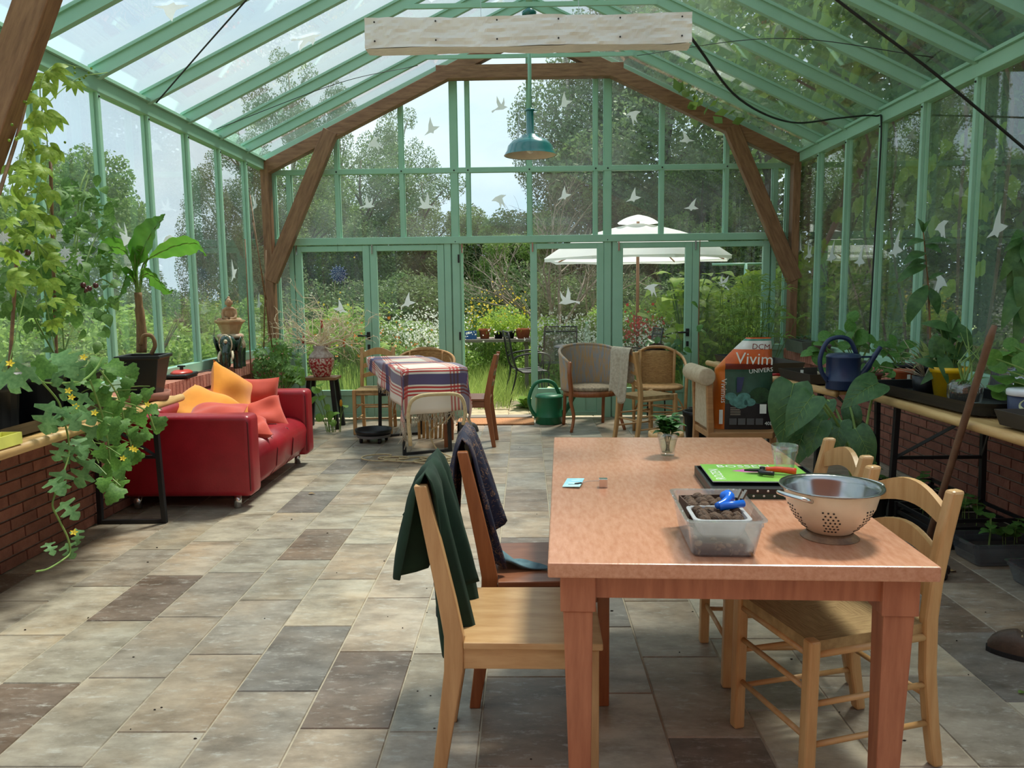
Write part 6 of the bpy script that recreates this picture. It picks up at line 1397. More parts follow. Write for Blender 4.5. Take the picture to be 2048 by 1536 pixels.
def put_flower(par, P, s): n = camdir(P)+Vector((0, 0, .6)); inst('flower', flower_m, par, Matrix.Translation(Vector(P)-par.location) @ n.to_track_quat('Z', 'Y').to_matrix().to_4x4() @ Matrix.Scale(s, 4))

# --- sofa-side bench
bt_ = thing('pot_tray', 'long black tray under the melon pots', 'tray', (-2.485, 3.72, .776), R(1))
def traypts(w, l, z, r=.09):
    out = []
    for cx, cy, a0 in ((w/2-r, l/2-r, 0), (-w/2+r, l/2-r, 90), (-w/2+r, -l/2+r, 180), (w/2-r, -l/2+r, 270)):
        for k in range(7): q = R(a0+15*k); out.append((cx+r*math.cos(q), cy+r*math.sin(q), z))
    return out
def big_tray(t, w, l, h, m):
    R_ = [traypts(w-.03, l-.03, 0), traypts(w, l, h*.7), traypts(w+.02, l+.02, h), traypts(w+.005, l+.005, h-.003), traypts(w-.02, l-.02, .012)]; N = 28; vs = [p for r_ in R_ for p in r_]
    MB().add(vs, [(i*N+j, i*N+(j+1) % N, (i+1)*N+(j+1) % N, (i+1)*N+j) for i in range(4) for j in range(N)]+[tuple(reversed(range(N))), tuple(4*N+j for j in range(N))]).build('tray_body', m, t)
big_tray(bt_, .36, 1.28, .06, BLACKPLASTIC)
simple_pot('nursery_pot', 'large black pot at the near end of the melon tray', (-2.475, 3.46, .792), .155, .235, BLACKPLASTIC, taper=.86)
simple_pot('nursery_pot', 'large black pot in the middle of the melon tray', (-2.48, 3.83, .792), .150, .235, BLACKPLASTIC, taper=.86)
simple_pot('nursery_pot', 'black pot overgrown by melon leaves at the tray end', (-2.46, 4.16, .792), .135, .225, BLACKPLASTIC, taper=.86)
yc = thing('yellow_punnet', 'yellow plastic punnet on the bench edge', 'punnet', (-2.235, 3.20, .777)); YP = mat('yellow_plastic', lin(228, 224, 110), .5)
for a in ((-.045, .045, -.09, -.084), (-.045, .045, .084, .09), (-.045, -.039, -.084, .084), (.039, .045, -.084, .084)): MB().b2(*a, 0, .05).build('side', YP, yc)
MB().b2(-.039, .039, -.084, .084, 0, .006).build('bottom', YP, yc)
mel = thing('melon_plant', 'trailing melon plant with lobed leaves and yellow flowers spilling off the bench', 'plant', (-2.44, 4.05, 1.0)); pr = random.Random(8)
lm_m, lm_w = leafmesh('melon', LMEL), leafmesh('water', LWAT)
ML = [(234, 738), (254, 768), (271, 800), (293, 790), (203, 797), (230, 817), (260, 830), (318, 850), (289, 871), (277, 880), (230, 875), (219, 915), (234, 899), (252, 910), (273, 916), (215, 944), (211, 969), (234, 973), (203, 865), (252, 932), (200, 905), (225, 850), (245, 850), (280, 840), (215, 780), (190, 770), (180, 745), (246, 790), (222, 755), (208, 835), (300, 820), (238, 945), (224, 990), (262, 745), (198, 725), (150, 762), (85, 742), (230, 930), (265, 865)]
vst = MB()
for (x, y) in ML:
    X_ = -2.12 if y > 815 else -2.2; P = pxx(x+pr.uniform(-4, 4), y, X_+pr.uniform(-.07, .05)); d = Vector((pr.gauss(.15, .45), -.45+pr.gauss(0, .3), -.65+pr.gauss(0, .3)))
    put_leaf(mel, lm_m, P, d, pr.uniform(.072, .112), 1.0, .25, pr); q = P-mel.location; vst.tube(bez(q-Vector(d).normalized()*.06, q*.8+Vector((-.04, .02, .03)), (q.x*.7-.05, q.y*.85, q.z*.75), 5), .0032, 4)
for path in ([(200, 740), (235, 790), (250, 850), (262, 900), (240, 940), (228, 985)], [(180, 760), (205, 830), (218, 900), (222, 960)], [(60, 745), (90, 765), (160, 762), (190, 740), (205, 715)], [(230, 800), (290, 820), (310, 860)]):
    vst.tube(spline([pxx(x, y, -2.16)-mel.location for x, y in path], 4), .0048, 5)
vst.build('stem', STEMG, mel)
wat = thing('watermelon_vine', 'watermelon vine hanging from the bench almost to the floor', 'plant', (-2.3, 3.7, 1.0))
WP = [(60, 742), (80, 760), (115, 800), (125, 830), (137, 880), (135, 920), (115, 975), (105, 1010), (118, 1040), (135, 1075), (140, 1105), (125, 1120), (95, 1138), (72, 1143)]
MB().tube(spline([pxx(x, y, -2.14)-wat.location for x, y in WP], 5), .0045, 6).build('stem', STEMG, wat, True)
for (x, y, s) in ((98, 832, .15), (118, 836, .13), (137, 836, .13), (178, 877, .16), (121, 901, .10), (156, 895, .12), (143, 908, .10), (172, 944, .15), (123, 963, .12), (112, 972, .10), (137, 1019, .11), (153, 1072, .08), (139, 1100, .08), (99, 1096, .07), (125, 727, .15), (143, 730, .15), (47, 757, .14), (8, 754, .14), (105, 745, .12), (160, 805, .12), (170, 828, .12), (135, 780, .10)):
    put_leaf(wat, lm_w, pxx(x, y, -2.13+pr.uniform(-.04, .03)), (pr.choice((-.4, .7))+pr.gauss(0, .2), -.2, -.6+pr.gauss(0, .25)), s*1.05, 1.1, .3, pr)
for (x, y) in ((20, 727), (148, 751), (137, 782), (143, 795), (151, 813), (148, 1065)): put_flower(wat, pxx(x, y, -2.1), .019)
for (x, y) in ((167, 715), (189, 826), (264, 897), (246, 917), (295, 809), (270, 900)): put_flower(mel, pxx(x, y, -2.06), .019)
# passion flower on canes
def palmate(): 
    b = MB()
    for k in range(5):
        a = (k-2)*.62; L = 1-.12*abs(k-2); base = leaf_shape('lance'); c, s = math.cos(a), math.sin(a)
        b.add([((x*1.1*c+y*L*s), (-x*1.1*s+y*L*c), z) for x, y, z in base.v], base.f)
    return b.mesh('leaf', LPAS, True, fix=False)
pal = palmate()
pas = thing('passion_flower', 'yellow-green passion flower climbing canes by the timber post', 'climber', (-2.45, 3.46, 1.02)); loc = pas.location; st2 = MB()
cn = [((72, 112), (38, 260), (-5, 400), (-60, 620)), ((101, 323), (105, 480), (109, 600), (114, 740)), ((34, 500), (28, 600), (19, 740))]
for c in cn:
    pts = [pxx(x, y, -2.40 if i_ == 0 else -2.42) for i_, (x, y) in enumerate(c)]; MB().tube(spline([p-loc for p in pts], 4), .0085, 7).build('cane', CANEB, pas, True)
for (x, y) in ((105, 140), (95, 165), (78, 195), (88, 225), (60, 262), (70, 300), (100, 300), (30, 350), (45, 357), (12, 395), (32, 460), (48, 472), (95, 520), (98, 560), (110, 232), (150, 165), (20, 330), (52, 420), (8, 440), (88, 335), (100, 430), (20, 500), (90, 450), (70, 240), (120, 600), (15, 560), (100, 640), (40, 400), (60, 330), (115, 300), (100, 380), (85, 490), (60, 540), (92, 605)):
    P = pxx(x+pr.uniform(-5, 5), y, -2.36+pr.uniform(-.06, .06)); inst('leaf', pal, pas, frame_mat(P-loc, (pr.gauss(.2, .5), -.2+pr.gauss(0, .3), -.55+pr.gauss(0, .3)), camdir(P)+Vector((0, 0, .5)), pr.uniform(.075, .115)))
for path in ([(110, 700), (85, 560), (70, 420), (95, 300), (80, 180), (110, 130), (160, 135)], [(20, 720), (60, 560), (110, 500), (90, 400), (40, 340), (70, 240), (150, 160), (215, 145)], [(0, 540), (60, 480), (130, 545), (165, 560)], [(100, 520), (60, 470), (10, 440)]):
    st2.tube(spline([pxx(x, y, -2.38)-loc for x, y in path], 5), .0028, 5)
st2.build('stem', STEMG, pas)
WHF = mat('white_petal', lin(222, 226, 236), .6, trans=.3); wf = MB()
for i in range(8):
    a = 2*PI*i/8; c, s = math.cos(a), math.sin(a); wf.add([(0, 0, 0), (.5*c-.2*s, .5*s+.2*c, .05), (c, s, 0), (.5*c+.2*s, .5*s-.2*c, .05)], [(0, 1, 2, 3)])
wfm = wf.mesh('flower', WHF)
for (x, y) in ((6, 475), (40, 515), (130, 505), (155, 520)): P = pxx(x, y, -2.38); inst('flower', wfm, pas, Matrix.Translation(P-loc) @ camdir(P).to_track_quat('Z', 'Y').to_matrix().to_4x4() @ Matrix.Scale(.034, 4))
bud = MB().sph((0, 0, 0), .007, 6, 5).mesh('bud', LPAS)
for i in range(46):
    x, y = pr.choice(((40, 190), (25, 270), (60, 310), (35, 350), (20, 410), (120, 300), (80, 480), (60, 360), (170, 150), (150, 545))); P = pxx(x+pr.gauss(0, 12), y+pr.gauss(0, 14), -2.36); inst('bud', bud, pas, Matrix.Translation(P-loc))
# tomato in the middle pot
tom = thing('tomato_plant', 'dense tomato plant with dark cherry tomatoes beside the banana', 'plant', (-2.46, 3.85, 1.02)); loc = tom.location; tl = leafmesh('water', LTOM); tl2 = leafmesh('oval', LTOM); st3 = MB(); pr = random.Random(21)
for i in range(250):
    y = pr.triangular(330, 720, 560); sp_ = 30+45*min(1, (y-300)/200); x = pr.gauss(145 if y < 520 else 130, sp_)
    if x > 235: x = 235-pr.random()*40
    P = pxx(x, y, pr.uniform(-2.66, -2.36)); put_leaf(tom, tl if i % 2 else tl2, P, (pr.gauss(0, .6), pr.gauss(-.1, .5), -.45+pr.gauss(0, .4)), pr.uniform(.06, .11), 1.0, .4, pr)
for path in ([(130, 740), (125, 600), (150, 480), (160, 380), (175, 340)], [(120, 730), (165, 600), (200, 560), (225, 570)], [(115, 720), (60, 620), (30, 560)], [(140, 640), (180, 500), (215, 440)], [(150, 520), (165, 400), (178, 350)]):
    st3.tube(spline([pxx(x, y, -2.5)-loc for x, y in path], 5), .0045, 5)
st3.build('stem', STEMG, tom); DKT = mat('dark_tomato', lin(86, 40, 40), .25); tmm = MB().sph((0, 0, 0), .0155, 12, 8).mesh('tomato', DKT, True)
for (x, y) in ((166, 570), (178, 577), (191, 571), (170, 580), (55, 505)): inst('tomato', tmm, tom, Matrix.Translation(pxx(x, y, -2.36)-loc))
# banana
sau = thing('pot_saucer', 'terracotta saucer under the banana pot', 'saucer', (-2.335, 4.70, .776)); MB().lathe([(0, 0), (.125, 0), (.14, .05), (.132, .05), (.12, .012), (0, .012)], 28).build('saucer_body', mat('pink_terracotta', lin(182, 120, 104), .85, scale=14), sau, True)
ban = thing('banana_plant', 'young banana plant in a square black pot', 'plant', (-2.335, 4.70, .789)); loc = ban.location
pb_ = MB(); s0, s1, H_ = .075, .118, .262
R_ = [[(-s, -s), (s, -s), (s, s), (-s, s)] for s in (s0, s1, s1+.012, s1+.012, s1-.006, s0)]; Zs = [0, H_-.02, H_-.02, H_, H_, .02]
pb_.add([(x, y, z) for r_, z in zip(R_, Zs) for x, y in r_], [(i*4+j, i*4+(j+1) % 4, (i+1)*4+(j+1) % 4, (i+1)*4+j) for i in range(5) for j in range(4)]+[(3, 2, 1, 0), (20, 21, 22, 23)]).build('pot_body', BLACKPLASTIC, ban, bevel=.004, rot=(0, 0, R(8)))
MB().b2(-.10, .10, -.10, .10, .20, .235).build('soil', SOIL, ban, rot=(0, 0, R(8)))
def bp_(x, y, dy=0): return py(x, y, 4.70+dy)-loc
MB().tube(spline([bp_(283, 705), bp_(283, 660), bp_(279, 620), bp_(276, 585)], 5), [.030]*6+[.027]*5+[.022]*5, 12).build('trunk', DRYST, ban, True)
MB().tube(spline([bp_(281, 690, -.05), bp_(287, 672, -.06), bp_(303, 672, -.05), bp_(310, 690, -.04), bp_(303, 708, -.03)], 5), [.012]*21, 8).build('dry_leaf_curl', DRYST, ban, True)
def banana_leaf(mid, width, side, nm='leaf', prof=(.08, .55, .9, 1, .95, .7, .3, .02), fold=.35):
    pts = spline(mid, 6); n = len(pts); b = MB(); side = Vector(side).normalized(); vs = []
    for i, p in enumerate(pts):
        t = i/(n-1); k = t*(len(prof)-1); j = min(int(k), len(prof)-2); w = width*(prof[j]+(prof[j+1]-prof[j])*(k-j)); tg = (pts[min(i+1, n-1)]-pts[max(i-1, 0)]).normalized(); sd_ = (side-tg*side.dot(tg)).normalized(); up = sd_.cross(tg)
        for q in (-1, -.66, -.33, 0, .33, .66, 1): vs.append(p+sd_*w*q+up*(abs(q)*w*fold+.006*math.sin(i*1.7+q*3)))
    b.add(vs, [(i*7+j, i*7+j+1, (i+1)*7+j+1, (i+1)*7+j) for i in range(n-1) for j in range(6)])
    o = b.build(nm, LBAN, ban, True, fix=False); m_ = MB().tube([p for p in pts], [.006*(1-.7*i/n) for i in range(n)], 6).build('midrib', STEMG, o, True); return o
banana_leaf([bp_(279, 600), bp_(274, 545), bp_(280, 515), bp_(300, 470), bp_(318, 445), bp_(330, 428)], .105, (1, -.35, .5), prof=(.02, .03, .05, .9, 1, .8, .35, .02), fold=.30)
banana_leaf([bp_(279, 598), bp_(286, 530), bp_(320, 505), bp_(360, 489), bp_(395, 488), bp_(412, 512)], .085, (.1, -.9, .7), prof=(.02, .03, .06, .7, 1, .95, .5, .05), fold=-.2)
banana_leaf([bp_(279, 600), bp_(283, 558), bp_(295, 547), bp_(315, 560), bp_(335, 582), bp_(347, 580)], .075, (.3, -.8, .8), prof=(.02, .05, .4, .9, 1, .7, .2, .02), fold=-.25)
banana_leaf([bp_(276, 598), bp_(270, 545), bp_(255, 510), bp_(235, 495), bp_(212, 497), bp_(195, 510)], .08, (-.2, -.8, .8), prof=(.02, .03, .3, .9, 1, .8, .4, .02), fold=-.2)
banana_leaf([bp_(276, 600), bp_(268, 560), bp_(256, 545), bp_(248, 565), bp_(240, 590), bp_(230, 600)], .08, (.7, -.6, .5), prof=(.02, .05, .6, 1, .9, .6, .2, .02), fold=.25)
banana_leaf([bp_(277, 600), bp_(270, 520), bp_(276, 500), bp_(290, 520), bp_(288, 540)], .035, (1, -.4, .2), fold=.3)
small = thing('clay_pot', 'small round orange clay pot on the ledge behind the banana pot', 'pot', (-2.76, 5.62, .762)); MB().lathe([(0, 0), (.05, 0), (.065, .03), (.07, .06), (.06, .10), (.05, .11), (.045, .10), (0, .09)], 20).build('pot_body', TERRA, small, True)

# --- corner behind the sofa
def pot_plant_cloud(name, label, loc, potr, poth, m, pts, lm_, size, n=0, seed=1, stems=8, cat='plant', flare=.5, down=-.2, rim=True, rnd=.5):
    t = simple_pot(name, label, loc, potr, poth, m, cat, rim=rim); t.rotation_euler = (0, 0, 0); pr = random.Random(seed); sb = MB(); L = Vector(loc)
    for i, P in enumerate(pts):
        P = Vector(P); put_leaf(t, lm_, P, (pr.gauss(0, .6), pr.gauss(-.2, .5), down+pr.gauss(0, rnd)), size*pr.uniform(.75, 1.25), 1, .5, pr)
        if i % max(1, len(pts)//stems) == 0: q = P-L; sb.tube(bez((pr.gauss(0, potr*.3), pr.gauss(0, potr*.3), poth*.8), (q.x*.4, q.y*.4, poth+(q.z-poth)*.7), q, 6), .0042, 5)
    sb.build('stem', STEMG, t); return t
pr = random.Random(50)
pts = [py(max(512, pr.gauss(552, 24)), pr.triangular(668, 775, 735), 7.4+pr.uniform(-.25, .2)) for _ in range(150)]
ct = pot_plant_cloud('corner_tomato_plant', 'bushy tomato plant in the corner behind the sofa', (-2.42, 7.5, 0), .17, .28, BLACKPLASTIC, pts, tl, .085, seed=51, stems=14)
for (a, b) in (((490, 478), (503, 770)), ((500, 390), (545, 700)), ((532, 500), (527, 720)), ((505, 440), (533, 600))): MB().cyl(py(*a, 7.3)-ct.location, py(*b, 7.3)-ct.location, .006, n=6).build('cane', CANEB, ct, True)
pts = [py(pr.uniform(575, 610), pr.uniform(735, 765), 7.9) for _ in range(8)]
pot_plant_cloud('squash_plant', 'broad-leaved squash plant between sofa and stool', (-2.52, 7.80, 0), .13, .22, TERRA, pts, leafmesh('round', LFIG), .15, seed=52, stems=6)
sq = thing('squash_seedling', 'squash seedling with one orange bud on the floor by the stool', 'plant', (-1.98, 7.86, 0)); sb = MB(); pr = random.Random(53)
for (x, y, s) in ((628, 800, .10), (645, 795, .09), (660, 832, .10), (640, 835, .09), (672, 828, .08), (632, 780, .10), (655, 815, .07), (690, 812, .07), (640, 770, .08), (665, 845, .08)):
    P = py(x, y, 7.86); put_leaf(sq, leafmesh('round', LFIG), P, (pr.gauss(0, .5), -.4, pr.gauss(-.1, .4)), s, 1, .5, pr); q = P-sq.location; sb.tube(bez((q.x*.4, q.y*.3, 0), (q.x*.6, 0, q.z*.7), q, 5), .004, 5)
P = py(682, 808, 7.86)-sq.location; sb.tube([(P.x*.8, 0, 0), (P.x, 0, P.z-.02)], .005, 5); sb.build('stem', STEMG, sq); part_label(MB().lathe([(0, -.03), (.012, -.02), (.016, .0), (.011, .035), (0, .05)], 10, c=P).build('bud', mat('orange_bud', lin(240, 168, 40), .5, trans=.2), sq, True), 'orange flower bud')

# --- elephant-ear beside the potting bench
al = simple_pot('elephant_ear_plant', 'elephant-ear plant with large dark heart-shaped leaves', (1.93, 4.45, 0), .16, .28, BLACKPLASTIC, 'plant'); al.rotation_euler = (0, 0, 0); alm = leafmesh('heart', LALO); sb = MB(); vb_ = MB()
vb_.tube([(0, t/8, .10*math.sin(PI*t/8)-.16*(t/8)**2+.004) for t in range(9)], [.011-.001*t for t in range(9)], 5)
for k_ in range(1, 6):
    for sg in (-1, 1): t0 = .06+k_*.13; zf = lambda t_, w_: .10*math.sin(PI*t_)-.16*t_*t_+.10*w_+.006; vb_.tube([(0, t0, zf(t0, 0)), (sg*.2*(1-t0*.6), t0+.10, zf(t0+.1, .2*(1-t0*.6))), (sg*.36*(1-t0*.75), t0+.19, zf(t0+.19, .36*(1-t0*.75)))], [.006, .004, .002], 4)
veinm = vb_.mesh('vein', STEMG, True)
for (a, b, Y) in (((1587, 768), (1562, 888), 4.45), ((1625, 792), (1574, 866), 4.35), ((1757, 766), (1688, 808), 4.5), ((1642, 842), (1616, 908), 4.4), ((1682, 842), (1670, 908), 4.45), ((1711, 858), (1748, 930), 4.3), ((1612, 852), (1584, 935), 4.5), ((1655, 800), (1640, 850), 4.7), ((1700, 815), (1712, 870), 4.7)):
    A, T = py(*a, Y), py(*b, Y-.08); d = T-A; L = d.length; n = camdir(A)*.8+Vector((0, 0, .4)); lo_ = inst('leaf', alm, al, frame_mat(A-al.location, d, n, L*1.05, .68)); inst('vein', veinm, lo_); q = A-al.location; sb.tube(bez((pr.gauss(0, .03), pr.gauss(0, .03), .25), (q.x*.5, q.y*.5+.03, max(.4, q.z*.95)), q, 8), .0075, 6)
sb.build('stem', STEMG, al)

# --- potting bench with the blue can
def tray(name, label, loc, rz, w, l, h, m, cat='tray'):
    t = thing(name, label, cat, loc, rz); MB().add([(-w*.45, -l*.46, 0), (w*.45, -l*.46, 0), (w*.45, l*.46, 0), (-w*.45, l*.46, 0), (-w/2, -l/2, h), (w/2, -l/2, h), (w/2, l/2, h), (-w/2, l/2, h), (-w/2+.006, -l/2+.006, h), (w/2-.006, -l/2+.006, h), (w/2-.006, l/2-.006, h), (-w/2+.006, l/2-.006, h), (-w*.44, -l*.45, .006), (w*.44, -l*.45, .006), (w*.44, l*.45, .006), (-w*.44, l*.45, .006)],
        [(3, 2, 1, 0), (0, 1, 5, 4), (1, 2, 6, 5), (2, 3, 7, 6), (3, 0, 4, 7), (4, 5, 9, 8), (5, 6, 10, 9), (6, 7, 11, 10), (7, 4, 8, 11), (8, 9, 13, 12), (9, 10, 14, 13), (10, 11, 15, 14), (11, 8, 12, 15), (12, 13, 14, 15)]).build('tray_body', m, t)
    return t
BZ = .777
tray('seed_tray', 'brown seed tray with white labels before the blue can', (1.98, 5.38, BZ), R(8), .30, .46, .065, DARKBROWNPLASTIC)
tray('seed_tray', 'long brown seed tray behind the red secateurs', (1.90, 6.12, BZ), R(8), .34, .50, .075, DARKBROWNPLASTIC)
tray('seed_tray', 'dark seed tray at the far end of the blue-can bench', (1.88, 6.72, BZ), R(8), .36, .50, .06, BLACKPLASTIC)
BEIGE = mat('beige_pot', lin(170, 156, 128), .8)
for i, (x, y) in enumerate(((1.98, 5.22), (2.05, 5.26))):
    t = simple_pot('peat_pot', 'beige peat pot in the labelled seed tray', (x, y, BZ+.007), .035, .07, BEIGE, group='peat pots', rim=False); inst('leaf', leafmesh('round', LSEED), t, frame_mat((0, 0, .06), (.4, -.5, .5), (0, 0, 1), .06))
for i, (x, y) in enumerate(((1.87, 5.30), (2.03, 5.20), (2.42, 4.95))): 
    o = MB().b2(-.010, .010, -.001, .001, 0, .06).build('plant_label', MAGW); o.location = (x, y, BZ+.02); tag(o, 'small white plant label stuck in a seed tray', 'label', 'plant labels')
rsx = thing('red_secateurs', 'red-handled tool on the potting bench edge', 'secateurs', (1.80, 5.62, BZ)); MB().tube([(-.05, 0, .012), (0, .01, .014), (.06, 0, .012)], .010, 8).build('handle', mat('red_plastic', lin(196, 34, 40), .35), rsx, True); MB().bar((.06, 0, .012), (.11, .01, .012), .012, .005).build('blade', STEEL, rsx)
rosette('red_succulent', 'dark red succulent rosette in the far tray', (1.80, 6.62, BZ+.05), 16, .085, leafmesh('oval', leafmat('red_leaf', lin(104, 42, 44), lin(72, 30, 34), .1)), seed=12)
# plants around the can
def px_leaves(t, lst, plane, val, lm_, size, seed=1, stem=True, down=-.1):
    pr = random.Random(seed); sb = MB(); L = t.location
    for (x, y) in lst:
        P = (py(x, y, val+pr.uniform(-.06, .06)) if plane == 'y' else pxx(x, y, val+pr.uniform(-.05, .05))); put_leaf(t, lm_, P, (pr.gauss(0, .6), -.3+pr.gauss(0, .3), down+pr.gauss(0, .35)), size*pr.uniform(.8, 1.2), 1, .5, pr); q = P-L
        if stem: sb.tube(bez((pr.gauss(0, .015), pr.gauss(0, .015), .05), (q.x*.4, q.y*.4, q.z*.7), q, 6), .0035, 5)
    if stem: sb.build('stem', STEMG, t)
t = simple_pot('pumpkin_seedlings', 'pot of pumpkin seedlings behind the blue watering can', (2.27, 5.36, BZ), .095, .13, BLACKPLASTIC, 'plant'); t.rotation_euler = (0, 0, 0)
px_leaves(t, [(1640, 690), (1655, 700), (1665, 680), (1628, 700), (1650, 672), (1700, 650), (1706, 632), (1703, 668), (1722, 675), (1716, 690), (1735, 695), (1745, 680), (1640, 715), (1612, 708), (1755, 700), (1690, 690), (1680, 668)], 'y', 5.35, leafmesh('round', LSEED), .095, 4)
t = simple_pot('strawberry_pot', 'small dark red pot with a bright leafy strawberry plant', (2.20, 4.98, BZ), .062, .09, mat('dark_red_pot', lin(110, 56, 50), .6), 'plant'); t.rotation_euler = (0, 0, 0)
px_leaves(t, [(1748, 742), (1757, 735), (1768, 745), (1760, 752), (1775, 742), (1745, 755), (1782, 750), (1738, 740), (1727, 735), (1770, 730), (1752, 728)], 'y', 4.95, leafmesh('round', LSEED), .058, 5)
t = simple_pot('leafy_pot', 'black pot of broad oval leaves against the glass', (2.52, 5.25, BZ), .085, .12, BLACKPLASTIC, 'plant'); t.rotation_euler = (0, 0, 0)
px_leaves(t, [(1775, 690), (1788, 710), (1800, 698), (1810, 715), (1795, 730), (1770, 705), (1815, 690), (1785, 680), (1760, 690), (1802, 745), (1780, 735)], 'y', 5.2, leafmesh('oval', LSEED), .10, 6)
simple_pot('clay_pot', 'terracotta pot beside the spider plant', (2.45, 5.08, BZ), .06, .10, TERRA)
# corner ledge planters
tr_ = thing('window_box', 'grey-green trough of seedlings on the corner ledge', 'planter', (2.82, 8.05, .762), R(-2)); TRM = mat('grey_green_plastic', lin(96, 104, 92), .6)
MB().add([(-.06, -.28, 0), (.06, -.28, 0), (.06, .28, 0), (-.06, .28, 0), (-.085, -.31, .12), (.085, -.31, .12), (.085, .31, .12), (-.085, .31, .12)], [(3, 2, 1, 0), (0, 1, 5, 4), (1, 2, 6, 5), (2, 3, 7, 6), (3, 0, 4, 7)]).build('trough', TRM, tr_, solid=.006); MB().b2(-.07, .07, -.29, .29, .08, .10).build('soil', SOIL, tr_)
for i in range(16): P = (pr.uniform(-.05, .05), pr.uniform(-.26, .26), .12+pr.uniform(0, .05)); inst('leaf', leafmesh('oval', LGLOSS), tr_, frame_mat(P, (pr.gauss(0, 1), pr.gauss(0, 1), .5), (0, 0, 1), .06))
t = simple_pot('square_pot', 'taupe pot with dark soil on the ledge past the trough', (2.82, 7.45, .762), .075, .12, mat('taupe_pot', lin(110, 94, 88), .7), 'pot'); px_leaves(t, [(1625, 690), (1632, 695), (1618, 688)], 'y', 7.4, leafmesh('oval', LSEED), .09, 3)

# --- bench with the yellow pot
t = thing('pot_tray', 'long black tray under the yellow pot', 'tray', (2.345, 4.29, BZ), R(4)); big_tray(t, .42, 1.05, .065, BLACKPLASTIC)
yp = simple_pot('yellow_pot_plant', 'bright yellow pot holding a peace lily with drooping dark leaves', (2.375, 4.40, BZ+.013), .098, .17, mat('yellow_glaze', lin(232, 186, 24), .35), 'plant'); yp.rotation_euler = (0, 0, 0)
px_leaves(yp, [(1875, 720), (1890, 690), (1905, 700), (1870, 745), (1920, 700), (1885, 670), (1900, 660), (1915, 680), (1930, 672), (1860, 730), (1878, 700), (1910, 735), (1868, 690), (1890, 735), (1925, 720), (1895, 715), (1905, 650), (1880, 655)], 'y', 4.4, leafmesh('lance', LGLOSS), .20, 7, down=-.5)
sp_ = simple_pot('spider_plant', 'spider plant with pale strap leaves in a black pot', (2.42, 4.70, BZ+.013), .085, .155, BLACKPLASTIC, 'plant'); sp_.rotation_euler = (0, 0, 0); pr = random.Random(61); slm = leafmesh('strap', LSPI)
for i in range(46):
    a = pr.uniform(0, 2*PI); e = pr.uniform(.1, 1.3); inst('leaf', slm, sp_, frame_mat((.02*math.cos(a), .02*math.sin(a), .14), (math.cos(a)*math.cos(e), math.sin(a)*math.cos(e), math.sin(e)), (-math.cos(a), -math.sin(a), 1), pr.uniform(.16, .26), 1.3))
dg = thing('dry_grass_pot', 'small dark pot of straw-coloured dry grass before the spider plant', 'plant', (2.33, 4.58, BZ+.013)); MB().lathe([(0, 0), (.055, 0), (.068, .10), (.06, .10), (.05, .09), (0, .09)], 18).build('pot_body', BLACKPLASTIC, dg, True); sb = MB()
for i in range(26):
    a = pr.uniform(0, 2*PI); e = pr.uniform(.15, 1.2); L = pr.uniform(.15, .3); sb.tube(bez((0, 0, .09), (L*.4*math.cos(a)*math.cos(e), L*.4*math.sin(a), .09+L*.5*math.sin(e)), (L*math.cos(a)*math.cos(e), L*.6*math.sin(a), .09+L*.8*math.sin(e)), 5), .002, 4)
tag(sb.build('straw', LINEN, dg), kind='stuff')
ms = thing('moss_pot', 'glass jar of moss, reeds and tangled roots in the black tray', 'plant', (2.30, 4.10, BZ+.013)); MB().lathe([(0, 0), (.075, 0), (.085, .05), (.085, .10), (.065, .125), (.06, .125), (.07, .10), (.07, .02), (0, .015)], 22).build('jar', CLEAR, ms, True)
MB().lathe([(0, .012), (.068, .02), (.072, .08), (.05, .10), (0, .11)], 16).build('moss', mat('brown_moss', lin(74, 62, 44), .95, col2=lin(44, 40, 30), scale=50, bump=1), ms, True)
for i in range(9): MB().tube([(pr.gauss(0, .02), pr.gauss(0, .02), .09), (pr.gauss(0, .04), pr.gauss(0, .03), .22), (pr.gauss(.02, .06), pr.gauss(0, .05), pr.uniform(.3, .42))], [.005, .004, .0015], 5).build('reed', STEMG, ms)
inst('leaf', leafmesh('oval', LSEED), ms, frame_mat((.0, -.03, .12), (-1, -.2, .2), (0, 0, 1), .08)); inst('leaf', leafmesh('oval', LSEED), ms, frame_mat((.02, -.03, .12), (1, -.2, .4), (0, 0, 1), .09))
wt = thing('white_tub', 'white lidded plastic tub with a green oval label', 'tub', (2.345, 3.66, BZ), R(12)); WT = mat('white_plastic', lin(232, 234, 238), .35)
MB().lathe([(0, 0), (.072, 0), (.075, .004), (.082, .125), (0, .125)], 30).build('tub_body', mat('navy_label', lin(42, 50, 84), .4), wt, True); MB().lathe([(.084, .118), (.087, .12), (.088, .142), (.082, .148), (0, .146)], 30).build('lid', WT, wt, True)
def lab_arc(a0, a1, z0, z1, r, m, nm): MB().grid(lambda u, v: ((r+.0)*math.cos(R(a0+(a1-a0)*u)), r*math.sin(R(a0+(a1-a0)*u)), z0+(z1-z0)*v), 14, 2).build(nm, m, wt, solid=.0006)
def lab_oval(ac, aw, zc, zw, m, nm, extra): 
    b = MB(); c = ((.0795+extra)*math.cos(R(ac)), (.0795+extra)*math.sin(R(ac)), zc); vs = [c]+[((.0785+extra+.0015*(q > 12) - .0)*math.cos(R(ac+aw*math.cos(2*PI*q/24))), (.0795+extra)*math.sin(R(ac+aw*math.cos(2*PI*q/24))), zc+zw*math.sin(2*PI*q/24)) for q in range(24)]
    b.add(vs, [(0, i+1, (i+1) % 24+1) for i in range(24)]).build(nm, m, wt)
lab_oval(-112, 46, .078, .038, mat('label_pale', lin(214, 226, 180), .4), 'label_pale', .003); lab_oval(-108, 30, .080, .026, mat('label_green', lin(92, 142, 58), .4), 'label_green', .0055)
